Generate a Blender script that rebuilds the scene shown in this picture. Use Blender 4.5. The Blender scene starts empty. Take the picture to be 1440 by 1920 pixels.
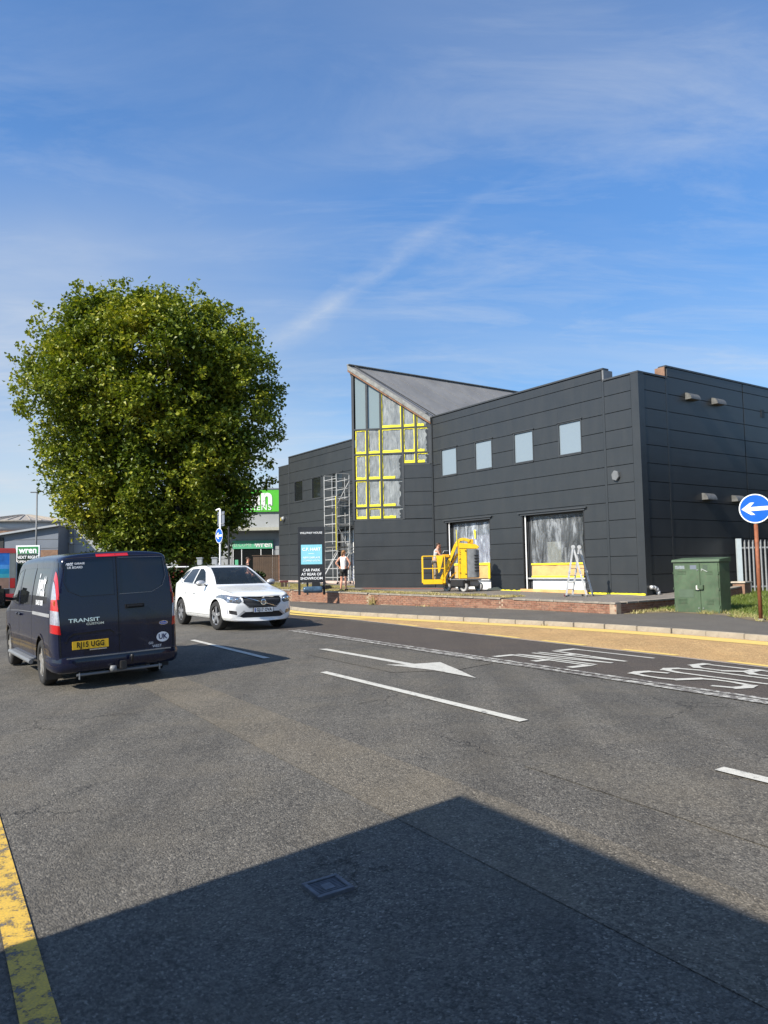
import bpy, bmesh, math, random
from mathutils import Vector, Matrix
from mathutils.bvhtree import BVHTree
random.seed(7)
rad = math.radians
sc = bpy.context.scene
COL = sc.collection

# ---------------------------------------------------------------- camera
cam_d = bpy.data.cameras.new("camera")
cam_d.sensor_fit = 'VERTICAL'
cam_d.sensor_height = 24.0
cam_d.lens = 24.0 * 1420.0 / 1920.0
cam_d.clip_start = 0.05
cam_d.clip_end = 3000
cam = bpy.data.objects.new("camera", cam_d)
COL.objects.link(cam)
cam.location = (0, 0, 1.58)
pt, rl = rad(4.23), rad(0.96)
Fv = Vector((0, math.cos(pt), math.sin(pt)))
R0 = Vector((1, 0, 0)); U0 = R0.cross(Fv)
Rv = R0 * math.cos(rl) - U0 * math.sin(rl)
Uv = R0 * math.sin(rl) + U0 * math.cos(rl)
cam.matrix_world = Matrix(((Rv.x, Uv.x, -Fv.x, 0), (Rv.y, Uv.y, -Fv.y, 0), (Rv.z, Uv.z, -Fv.z, 1.58), (0, 0, 0, 1)))
sc.camera = cam

# ---------------------------------------------------------------- sun and sky
SUN_EL = rad(38)
SUN_DIR = Vector((0.778 * math.cos(SUN_EL), 0.628 * math.cos(SUN_EL), -math.sin(SUN_EL)))   # direction the light travels
sun_d = bpy.data.lights.new("sun", 'SUN')
sun_d.energy = 5.0
sun_d.angle = rad(0.53)
sun_d.color = (1.0, 0.93, 0.81)
sun = bpy.data.objects.new("sun", sun_d)
COL.objects.link(sun)
sun.rotation_euler = SUN_DIR.to_track_quat('-Z', 'Y').to_euler()

world = bpy.data.worlds.new("World")
sc.world = world
world.use_nodes = True
wn = world.node_tree
for n in list(wn.nodes): wn.nodes.remove(n)

class NT:
    """tiny node helper"""
    def __init__(s, tree): s.t = tree
    def n(s, kind, ins=None, **kw):
        nd = s.t.nodes.new(kind)
        for k, v in kw.items(): setattr(nd, k, v)
        if ins:
            for k, v in ins.items():
                sock = nd.inputs[k]
                if isinstance(v, bpy.types.NodeSocket): s.t.links.new(v, sock)
                else: sock.default_value = v
        return nd
    def math(s, op, a, b=0.0, c=0.0, clamp=False):
        nd = s.n('ShaderNodeMath', {0: a, 1: b, 2: c}, operation=op, use_clamp=clamp)
        return nd.outputs[0]
    def mix(s, f, a, b, typ='RGBA', blend='MIX'):
        nd = s.t.nodes.new('ShaderNodeMix'); nd.data_type = typ
        if typ == 'RGBA': nd.blend_type = blend
        idx = {'RGBA': (0, 6, 7, 2), 'FLOAT': (0, 2, 3, 0)}[typ]
        for i, v in zip(idx[:3], (f, a, b)):
            if isinstance(v, bpy.types.NodeSocket): s.t.links.new(v, nd.inputs[i])
            else:
                if typ == 'RGBA' and i != 0 and len(v) == 3: v = (*v, 1)
                nd.inputs[i].default_value = v
        return nd.outputs[idx[3]]
    def ramp(s, f, stops):
        nd = s.t.nodes.new('ShaderNodeValToRGB')
        s.t.links.new(f, nd.inputs[0])
        e = nd.color_ramp.elements
        while len(e) < len(stops): e.new(0.5)
        for el, (p, c) in zip(e, stops):
            el.position = p
            el.color = (c, c, c, 1) if isinstance(c, (int, float)) else (*c, 1)
        return nd.outputs[0]
    def noise(s, vec, scale, detail=4, rough=0.55, dist=0.0, out=0):
        return s.n('ShaderNodeTexNoise', {'Vector': vec, 'Scale': scale, 'Detail': detail, 'Roughness': rough, 'Distortion': dist}).outputs[out]
    def mapping(s, vec, loc=(0, 0, 0), rot=(0, 0, 0), scale=(1, 1, 1)):
        return s.n('ShaderNodeMapping', {'Vector': vec, 'Location': loc, 'Rotation': rot, 'Scale': scale}).outputs[0]

w = NT(wn)
sky = w.n('ShaderNodeTexSky', sky_type='NISHITA', sun_disc=False, sun_elevation=SUN_EL,
          sun_rotation=math.atan2(-SUN_DIR.x, -SUN_DIR.y) % (2 * math.pi), altitude=50, air_density=1.0, dust_density=0.5, ozone_density=3.0)
tc = w.n('ShaderNodeTexCoord').outputs['Generated']
sep = w.n('ShaderNodeSeparateXYZ', {0: tc})
zc = w.math('ADD', w.math('MAXIMUM', sep.outputs[2], 0.0), 0.12)
px = w.math('DIVIDE', sep.outputs[0], zc)
py = w.math('DIVIDE', sep.outputs[1], zc)
pv = w.n('ShaderNodeCombineXYZ', {0: px, 1: py}).outputs[0]
# thin high cirrus, drawn out along one wind direction
m1 = w.mapping(pv, rot=(0, 0, rad(-52)), scale=(0.25, 0.85, 1))
c1 = w.noise(m1, 1.3, 7, 0.60, 0.35)
m2 = w.mapping(pv, loc=(3.1, 1.7, 0), rot=(0, 0, rad(-30)), scale=(0.6, 1.6, 1))
c2 = w.noise(m2, 3.0, 8, 0.66, 0.5)
big = w.noise(pv, 0.45, 2, 0.5)
cl = w.math('MULTIPLY', w.ramp(c1, [(0.42, 0.0), (0.80, 1.0)]), w.ramp(big, [(0.34, 0.0), (0.60, 1.0)]))
cl2 = w.math('MULTIPLY', w.ramp(c2, [(0.47, 0.0), (0.78, 1.0)]), w.ramp(big, [(0.38, 0.15), (0.58, 1.0)]))
cl = w.math('ADD', w.math('MULTIPLY', cl, 0.55), w.math('MULTIPLY', cl2, 0.35), clamp=True)
# one long old contrail across the sky
ST_A, ST_B = Vector((-0.30, 2.30)), Vector((0.196, 1.587))
dvec = (ST_B - ST_A); ln = dvec.length; dvec.normalize()
ax = w.math('SUBTRACT', px, ST_A.x); ay = w.math('SUBTRACT', py, ST_A.y)
along = w.math('ADD', w.math('MULTIPLY', ax, dvec.x), w.math('MULTIPLY', ay, dvec.y))
across = w.math('ADD', w.math('MULTIPLY', ax, -dvec.y), w.math('MULTIPLY', ay, dvec.x))
wob = w.math('MULTIPLY', w.math('SUBTRACT', w.noise(pv, 2.2, 6, 0.6, 0.6), 0.5), 0.16)
across = w.math('ABSOLUTE', w.math('ADD', across, wob))
wid = w.math('MULTIPLY', w.math('SUBTRACT', 1.5, w.math('DIVIDE', along, ln)), 0.055)
core = w.math('SUBTRACT', 1.0, w.math('DIVIDE', across, wid), clamp=True)
fade = w.math('MULTIPLY', w.ramp(w.math('ADD', w.math('MULTIPLY', along, 0.5), 0.5), [(0.40, 0.0), (0.55, 1.0)]),
              w.math('SUBTRACT', 1.0, w.math('DIVIDE', w.math('SUBTRACT', along, ln * 0.35), ln * 0.9), clamp=True))
stk = w.math('MULTIPLY', w.math('MULTIPLY', core, fade), w.ramp(w.noise(pv, 9, 6, 0.7), [(0.30, 0.35), (0.65, 1.0)]))
cl = w.math('ADD', w.math('MULTIPLY', cl, 1.05), w.math('MULTIPLY', stk, 0.34), clamp=True)
# broad thin veil, thickest low in the west
veil = w.math('MULTIPLY', w.ramp(w.math('MULTIPLY', px, -1.0), [(-0.0, 0.0), (0.7, 1.0)]), w.ramp(w.math('MULTIPLY', py, 0.25), [(0.33, 0.0), (0.43, 0.62), (0.70, 0.62), (0.95, 1.0)]))
veil = w.math('MULTIPLY', veil, w.ramp(w.noise(pv, 1.1, 5, 0.55), [(0.30, 0.55), (0.65, 1.0)]))
cl = w.math('ADD', cl, w.math('MULTIPLY', veil, 0.75), clamp=True)
grade = w.ramp(sep.outputs[2], [(0.0, (0.58, 0.64, 0.68)), (0.25, (0.43, 0.60, 0.72)), (0.45, (0.52, 0.74, 0.92)), (1.0, (0.63, 0.78, 0.92))])
skyc = w.mix(1.0, sky.outputs[0], w.n('ShaderNodeVectorMath', {0: grade, 3: 1.56}, operation='SCALE').outputs[0], blend='MULTIPLY')
col = w.mix(cl, skyc, (4.6, 5.0, 5.5))
bg = w.n('ShaderNodeBackground', {'Color': col, 'Strength': 0.098})
w.n('ShaderNodeOutputWorld', {0: bg.outputs[0]})

sc.view_settings.view_transform = 'Standard'
sc.view_settings.look = 'None'
sc.view_settings.gamma = 1
sc.view_settings.use_curve_mapping = False
sc.view_settings.exposure = 0.6
sc.cycles.max_bounces = 8
sc.cycles.transparent_max_bounces = 12

# ---------------------------------------------------------------- materials
def new_mat(name):
    m = bpy.data.materials.new(name); m.use_nodes = True
    t = m.node_tree
    b = t.nodes['Principled BSDF']
    return m, NT(t), b

def L(nt, a, b): nt.t.links.new(a, b)

def simple(name, col, rough=0.5, metal=0.0, var=0.12, vscale=3.0, bump=0.0, bscale=60.0, coat=0.0, spec=0.5, dirt=0.0):
    m, nt, b = new_mat(name)
    oc = nt.n('ShaderNodeTexCoord').outputs['Object']
    n1 = nt.noise(oc, vscale, 6, 0.6)
    a = tuple(c * (1 - var) for c in col); c2 = tuple(min(1, c * (1 + var)) for c in col)
    cc = nt.mix(nt.ramp(n1, [(0.3, 0.0), (0.7, 1.0)]), a, c2)
    if dirt > 0:
        n2 = nt.noise(oc, vscale * 4.3, 8, 0.7)
        cc = nt.mix(nt.math('MULTIPLY', nt.ramp(n2, [(0.5, 0.0), (0.75, 1.0)]), dirt), cc, (0.12, 0.10, 0.075))
    L(nt, cc, b.inputs['Base Color'])
    rr = nt.math('ADD', nt.math('MULTIPLY', nt.math('SUBTRACT', n1, 0.5), 0.25), rough, clamp=True)
    L(nt, rr, b.inputs['Roughness'])
    b.inputs['Metallic'].default_value = metal
    b.inputs['Coat Weight'].default_value = coat
    b.inputs['Coat Roughness'].default_value = 0.04
    b.inputs['Specular IOR Level'].default_value = spec
    if bump > 0:
        bn = nt.n('ShaderNodeBump', {'Strength': 1.0, 'Distance': bump, 'Height': nt.noise(oc, bscale, 3, 0.6)})
        L(nt, bn.outputs[0], b.inputs['Normal'])
    return m

def asphalt(name, dark, light, stone=105.0, bumpd=0.0035, tint=(1, 1, 1), patch=0.3, crack=True, fleck=0.45):
    m, nt, b = new_mat(name)
    pos = nt.n('ShaderNodeNewGeometry').outputs['Position']
    v = nt.n('ShaderNodeTexVoronoi', {'Vector': pos, 'Scale': stone}, feature='F1')
    v2 = nt.n('ShaderNodeTexVoronoi', {'Vector': pos, 'Scale': stone * 0.43}, feature='F1')
    rnd = nt.n('ShaderNodeSeparateColor', {0: v.outputs['Color']})
    rnd2 = nt.n('ShaderNodeSeparateColor', {0: v2.outputs['Color']})
    f = nt.ramp(rnd.outputs[0], [(0.0, 0.0), (0.55, 0.30), (0.9, 0.75), (1.0, 1.0)])
    f = nt.math('ADD', nt.math('MULTIPLY', f, 0.7), nt.math('MULTIPLY', rnd2.outputs[1], 0.3))
    big = nt.noise(pos, 0.55, 5, 0.62)
    mid = nt.noise(pos, 4.5, 5, 0.65)
    fine = nt.noise(pos, 38.0, 4, 0.7)
    f = nt.math('ADD', f, nt.math('MULTIPLY', nt.math('SUBTRACT', big, 0.5), patch * 1.6))
    f = nt.math('ADD', f, nt.math('MULTIPLY', nt.math('SUBTRACT', mid, 0.5), patch))
    f = nt.math('ADD', f, nt.math('MULTIPLY', nt.math('SUBTRACT', fine, 0.5), 0.9), clamp=True)
    cc = nt.mix(f, dark, light)
    # pale flint chips
    chip = nt.math('MULTIPLY', nt.math('GREATER_THAN', rnd.outputs[1], 0.965), fleck)
    cc = nt.mix(chip, cc, tuple(min(1, c * 1.9) for c in light))
    # wheel tracks polished dark along the lanes
    trk = nt.noise(nt.mapping(pos, rot=(0, 0, rad(-31)), scale=(1.1, 0.05, 1)), 1.5, 3, 0.55)
    cc = nt.mix(nt.ramp(trk, [(0.42, 0.0), (0.62, 0.34 if crack else 0.15)]), cc, tuple(c * 0.9 for c in dark))
    spots = nt.noise(pos, 2.6, 4, 0.7)
    cc = nt.mix(nt.ramp(spots, [(0.66, 0.0), (0.74, 0.4)]), cc, tuple(c * 0.7 for c in dark))
    warm = nt.noise(pos, 1.3, 3, 0.6)
    cc = nt.mix(nt.ramp(warm, [(0.45, 0.0), (0.75, 0.28)]), cc, tuple(c * t for c, t in zip(light, (0.95, 0.88, 0.76))))
    if crack:
        wv = nt.n('ShaderNodeVectorMath', {0: pos, 1: nt.n('ShaderNodeVectorMath', {0: nt.noise(pos, 2.4, 5, 0.7, out=1), 3: 0.55}, operation='SCALE').outputs[0]}, operation='ADD').outputs[0]
        ve = nt.n('ShaderNodeTexVoronoi', {'Vector': wv, 'Scale': 0.62}, feature='DISTANCE_TO_EDGE')
        ck = nt.ramp(ve.outputs['Distance'], [(0.0, 1.0), (0.008, 0.0)])
        ck = nt.math('MULTIPLY', ck, nt.ramp(nt.noise(pos, 0.4, 2, 0.5), [(0.50, 0.0), (0.60, 0.8)]))
        cc = nt.mix(nt.math('MULTIPLY', ck, 0.75), cc, (0.02, 0.02, 0.02))
    cc = nt.mix(1.0, cc, tint, blend='MULTIPLY')
    L(nt, cc, b.inputs['Base Color'])
    b.inputs['Roughness'].default_value = 0.88
    b.inputs['Specular IOR Level'].default_value = 0.3
    h = nt.math('SUBTRACT', nt.math('MULTIPLY', fine, 1.4), v.outputs['Distance'])
    h = nt.math('ADD', h, nt.math('MULTIPLY', rnd.outputs[2], 0.5))
    if crack: h = nt.math('SUBTRACT', h, nt.math('MULTIPLY', ck, 2.0))
    bn = nt.n('ShaderNodeBump', {'Strength': 1.0, 'Distance': bumpd, 'Height': h})
    L(nt, bn.outputs[0], b.inputs['Normal'])
    return m

def road_paint(name, col, under, wear=0.45, scale=9.0):
    """thermoplastic road marking with worn, chipped patches that show the asphalt"""
    m, nt, b = new_mat(name)
    pos = nt.n('ShaderNodeNewGeometry').outputs['Position']
    n1 = nt.noise(pos, scale, 8, 0.75)
    n2 = nt.noise(pos, 85.0, 3, 0.6)
    v = nt.n('ShaderNodeTexVoronoi', {'Vector': pos, 'Scale': 90.0}, feature='F1')
    k = nt.math('ADD', nt.math('MULTIPLY', n1, 0.75), nt.math('MULTIPLY', n2, 0.25))
    f = nt.ramp(k, [(max(0, wear - 0.03), 1.0), (wear + 0.03, 0.0)])
    tone = nt.mix(nt.ramp(n1, [(0.4, 0.0), (0.8, 1.0)]), tuple(c * 0.8 for c in col), col)
    tone = nt.mix(nt.math('MULTIPLY', nt.ramp(v.outputs['Distance'], [(0.0, 0.0), (0.8, 1.0)]), 0.35), tone, under)
    L(nt, nt.mix(f, tone, under), b.inputs['Base Color'])
    b.inputs['Roughness'].default_value = 0.75
    h = nt.math('SUBTRACT', nt.math('MULTIPLY', n2, 0.5), f)
    L(nt, nt.n('ShaderNodeBump', {'Strength': 1.0, 'Distance': 0.003, 'Height': h}).outputs[0], b.inputs['Normal'])
    return m

def cladding():
    m, nt, b = new_mat('anthracite_cladding')
    oc = nt.n('ShaderNodeTexCoord').outputs['Object']
    big = nt.noise(oc, 0.35, 3, 0.5)
    dust = nt.noise(nt.mapping(oc, scale=(0.8, 0.8, 0.25)), 2.2, 7, 0.65)
    big = nt.noise(nt.mapping(oc, scale=(2.4, 2.4, 0.12)), 1.4, 6, 0.7)
    dust = nt.math('ADD', nt.math('MULTIPLY', dust, 0.7), nt.math('MULTIPLY', big, 0.3))
    cc = nt.mix(nt.ramp(dust, [(0.42, 0.0), (0.70, 0.40)]), (0.029, 0.032, 0.035), (0.048, 0.050, 0.050))
    L(nt, cc, b.inputs['Base Color'])
    L(nt, nt.math('ADD', 0.26, nt.math('MULTIPLY', dust, 0.22)), b.inputs['Roughness'])
    bn = nt.n('ShaderNodeBump', {'Strength': 0.6, 'Distance': 0.02, 'Height': nt.noise(nt.mapping(oc, scale=(0.5, 0.5, 1.6)), 0.9, 2, 0.5)})
    L(nt, bn.outputs[0], b.inputs['Normal'])
    return m

def glass_dark(name, col=(0.02, 0.025, 0.028), rough=0.03, spec=0.8):
    m, nt, b = new_mat(name)
    b.inputs['Base Color'].default_value = (*col, 1)
    b.inputs['Roughness'].default_value = rough
    b.inputs['Specular IOR Level'].default_value = spec
    oc = nt.n('ShaderNodeTexCoord').outputs['Object']
    bn = nt.n('ShaderNodeBump', {'Strength': 0.25, 'Distance': 0.01, 'Height': nt.noise(oc, 1.2, 2)})
    L(nt, bn.outputs[0], b.inputs['Normal'])
    return m

def film(name, base=(0.52, 0.54, 0.54), trans=0.45, scale=1.0):
    """wrinkled masking film: part see-through, part milky"""
    m, nt, b = new_mat(name)
    oc = nt.n('ShaderNodeTexCoord').outputs['Object']
    st = nt.mapping(oc, scale=(1.6, 1.6, 0.5))
    n1 = nt.noise(st, 1.6 * scale, 8, 0.72, 1.6)
    n2 = nt.noise(nt.mapping(oc, rot=(0, rad(20), 0), scale=(7, 7, 0.7)), 1.5 * scale, 6, 0.7, 1.0)
    k = nt.math('ADD', nt.math('MULTIPLY', n1, 0.6), nt.math('MULTIPLY', n2, 0.4))
    L(nt, nt.mix(nt.ramp(k, [(0.35, 0.0), (0.72, 1.0)]), tuple(c * 0.75 for c in base), tuple(min(1, c * 1.35) for c in base)), b.inputs['Base Color'])
    b.inputs['Roughness'].default_value = 0.28
    bn = nt.n('ShaderNodeBump', {'Strength': 1.0, 'Distance': 0.05, 'Height': k})
    L(nt, bn.outputs[0], b.inputs['Normal'])
    al = nt.ramp(k, [(0.40, max(0.0, 1 - trans - 0.25)), (0.64, min(1, 1 - trans + 0.3))]) if trans < 0.5 else nt.ramp(k, [(0.42, 0.12), (0.52, 0.28), (0.60, 0.62), (0.68, 0.80)])
    L(nt, al, b.inputs['Alpha'])
    return m

def leaf_mat(name, c1, c2, c3):
    m, nt, b = new_mat(name)
    at = nt.n('ShaderNodeAttribute', attribute_name='tint').outputs['Fac']
    cc = nt.ramp(at, [(0.0, c1), (0.55, c2), (1.0, c3)])
    b.inputs['Roughness'].default_value = 0.45
    b.inputs['Specular IOR Level'].default_value = 0.35
    L(nt, cc, b.inputs['Base Color'])
    tr = nt.n('ShaderNodeBsdfTranslucent', {'Color': nt.mix(1.0, cc, (1.2, 1.35, 0.5), blend='MULTIPLY')})
    mx = nt.n('ShaderNodeMixShader', {0: 0.22, 1: b.outputs[0], 2: tr.outputs[0]})
    L(nt, mx.outputs[0], nt.t.nodes['Material Output'].inputs[0])
    return m

M = {}
M['asphalt'] = asphalt('asphalt', (0.050, 0.047, 0.042), (0.200, 0.184, 0.156), stone=88.0, bumpd=0.006, patch=0.34)
M['asphalt_lane'] = asphalt('asphalt_bus_lane', (0.046, 0.039, 0.034), (0.132, 0.110, 0.092), bumpd=0.005, patch=0.2, crack=False)
M['asphalt_strip'] = asphalt('asphalt_trench', (0.064, 0.057, 0.046), (0.222, 0.196, 0.155), stone=88.0, bumpd=0.005, patch=0.3, crack=False)
M['asphalt_patch'] = asphalt('asphalt_patch', (0.052, 0.048, 0.042), (0.205, 0.186, 0.152), stone=88.0, bumpd=0.005, patch=0.2, crack=False)
M['pavement'] = asphalt('pavement_asphalt', (0.080, 0.072, 0.062), (0.165, 0.150, 0.128), stone=150, bumpd=0.002, crack=False, patch=0.5)
M['terrace'] = asphalt('terrace_paving', (0.13, 0.115, 0.10), (0.25, 0.225, 0.195), stone=120, bumpd=0.002, crack=False, patch=0.8)
M['buff'] = asphalt('buff_surfacing', (0.22, 0.135, 0.060), (0.70, 0.45, 0.205), stone=70, bumpd=0.004, crack=False, patch=0.3)
M['white_paint'] = road_paint('white_road_paint', (0.70, 0.68, 0.60), (0.13, 0.12, 0.11), wear=0.40)
M['worn_paint'] = road_paint('worn_white_road_paint', (0.66, 0.64, 0.57), (0.12, 0.105, 0.09), wear=0.505, scale=8.0)
M['yellow_paint'] = road_paint('yellow_road_paint', (0.76, 0.48, 0.05), (0.13, 0.115, 0.10), wear=0.45)
M['yellow_bay'] = road_paint('yellow_kerb_paint', (0.86, 0.60, 0.13), (0.45, 0.34, 0.19), wear=0.36)
M['kerb'] = simple('kerb_concrete', (0.33, 0.285, 0.22), 0.9, var=0.22, vscale=2.5, bump=0.004, bscale=70, dirt=0.5)
M['edging'] = simple('edging_concrete', (0.28, 0.24, 0.21), 0.9, var=0.2, vscale=6, bump=0.003)
M['clad'] = cladding()
M['seam'] = simple('cladding_gap', (0.012, 0.013, 0.014), 0.7)
M['trim'] = simple('dark_trim', (0.045, 0.048, 0.052), 0.42, var=0.1)
M['roof'] = simple('standing_roof_sheet', (0.20, 0.195, 0.19), 0.6, var=0.16, vscale=0.8, bump=0.01, bscale=2)
M['verge'] = simple('weathered_verge', (0.24, 0.24, 0.225), 0.7, var=0.35, vscale=5)
M['rust_trim'] = simple('bare_timber_trim', (0.25, 0.13, 0.075), 0.8, var=0.5, vscale=7)
M['glass'] = glass_dark('window_glass', (0.10, 0.12, 0.14), 0.04, 1.0)
M['glass_pale'] = glass_dark('pale_green_glass', (0.21, 0.26, 0.265), 0.12, 0.8)
M['glass_dark'] = glass_dark('dark_window_glass', (0.012, 0.014, 0.015), 0.05, 0.6)
M['film'] = film('masking_film', (0.33, 0.35, 0.35), 0.25)
M['film_clear'] = film('clear_masking_film', (0.34, 0.36, 0.38), 0.97, 0.7)
M['tape'] = simple('yellow_masking_tape', (0.80, 0.70, 0.035), 0.55, var=0.10, vscale=9)
M['paper'] = simple('brown_masking_paper', (0.62, 0.36, 0.14), 0.75, var=0.15, vscale=2.2, bump=0.03, bscale=2.5)
M['white'] = simple('white_panel', (0.72, 0.73, 0.72), 0.5, var=0.06)
M['pvc'] = simple('white_downpipe', (0.75, 0.75, 0.74), 0.35, var=0.05)
M['alu'] = simple('aluminium', (0.52, 0.52, 0.51), 0.42, metal=0.25, var=0.12, vscale=8)
M['galv'] = simple('galvanised_steel', (0.30, 0.31, 0.315), 0.55, metal=0.35, var=0.2, vscale=6)
M['grey_metal'] = simple('grey_painted_metal', (0.16, 0.165, 0.17), 0.45, var=0.15)
M['vent'] = simple('grey_vent_plastic', (0.11, 0.11, 0.105), 0.5, var=0.3, vscale=8)
M['black'] = simple('black_plastic', (0.015, 0.015, 0.016), 0.55, var=0.2)
M['black_gloss'] = simple('black_sign_paint', (0.018, 0.018, 0.021), 0.3, var=0.1)
M['rubber'] = simple('tyre_rubber', (0.022, 0.021, 0.020), 0.85, var=0.2)
M['rubber_grey'] = simple('grey_solid_tyre', (0.33, 0.32, 0.30), 0.85, var=0.2)
M['rust'] = simple('rust_brown_post', (0.235, 0.075, 0.03), 0.65, var=0.3, vscale=9)
M['sign_blue'] = simple('sign_blue', (0.004, 0.10, 0.48), 0.35, var=0.03)
M['sign_white'] = simple('sign_white', (0.82, 0.83, 0.84), 0.35, var=0.03)
M['panel_blue'] = simple('light_blue_panel', (0.20, 0.50, 0.60), 0.4, var=0.04)
M['green_cab'] = simple('green_cabinet_paint', (0.070, 0.110, 0.060), 0.5, var=0.30, vscale=1.9, dirt=0.45)
M['green_sign'] = simple('bright_green_sign', (0.10, 0.50, 0.05), 0.4, var=0.04)
M['green_canopy'] = simple('green_fascia', (0.10, 0.42, 0.24), 0.5, var=0.06)
M['green_dark'] = simple('dark_green_sign', (0.02, 0.20, 0.05), 0.5, var=0.06)
M['lift_yellow'] = simple('yellow_machine_paint', (0.86, 0.52, 0.012), 0.4, var=0.10, vscale=4, coat=0.3)
M['lift_grey'] = simple('machine_grey', (0.20, 0.205, 0.21), 0.5, var=0.2, vscale=5)
M['brick'] = simple('red_brick', (0.30, 0.12, 0.065), 0.9, var=0.5, vscale=3.3, bump=0.004, bscale=50)
M['mortar'] = simple('mortar', (0.36, 0.27, 0.19), 0.95, var=0.25, vscale=6)
M['coping'] = simple('coping_stone', (0.28, 0.245, 0.20), 0.9, var=0.35, vscale=2.4, bump=0.006, bscale=30, dirt=0.6)
M['soil'] = simple('dry_turf_soil', (0.16, 0.125, 0.07), 0.95, var=0.4, vscale=2.0, bump=0.02, bscale=25)
M['bark'] = simple('plane_bark', (0.10, 0.082, 0.06), 0.9, var=0.5, vscale=3, bump=0.02, bscale=12)
M['brown_fence'] = simple('brown_fence', (0.075, 0.048, 0.030), 0.8, var=0.25, vscale=3)
M['grey_wall'] = simple('light_grey_cladding', (0.33, 0.345, 0.36), 0.5, var=0.08, vscale=0.6)
M['slate_wall'] = simple('slate_grey_cladding', (0.145, 0.165, 0.20), 0.5, var=0.1, vscale=0.5)
M['roof_tan'] = simple('metal_cone_roof', (0.33, 0.29, 0.24), 0.6, var=0.15)
M['skin'] = simple('skin', (0.55, 0.27, 0.18), 0.55, var=0.12, vscale=14)
M['hair'] = simple('light_brown_hair', (0.26, 0.13, 0.05), 0.6, var=0.4, vscale=40)
M['hair_dark'] = simple('dark_hair', (0.045, 0.025, 0.015), 0.6, var=0.3, vscale=40)
M['cloth_white'] = simple('white_cotton', (0.75, 0.75, 0.76), 0.85, var=0.08, vscale=14, bump=0.01, bscale=14)
M['cloth_grey'] = simple('grey_cotton', (0.42, 0.42, 0.42), 0.85, var=0.15, vscale=14)
M['cloth_dark'] = simple('charcoal_cloth', (0.035, 0.034, 0.032), 0.85, var=0.3, vscale=14)
M['cloth_camo'] = simple('camouflage_cloth', (0.20, 0.18, 0.15), 0.85, var=0.65, vscale=12)
M['building_brick'] = simple('brown_brickwork', (0.22, 0.13, 0.085), 0.9, var=0.3, vscale=5)
G_GREEN = leaf_mat('grass_blades', (0.10, 0.14, 0.025), (0.16, 0.21, 0.04), (0.42, 0.36, 0.16))
G_DRY = leaf_mat('dry_grass_blades', (0.20, 0.19, 0.06), (0.40, 0.33, 0.13), (0.55, 0.46, 0.24))

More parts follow.
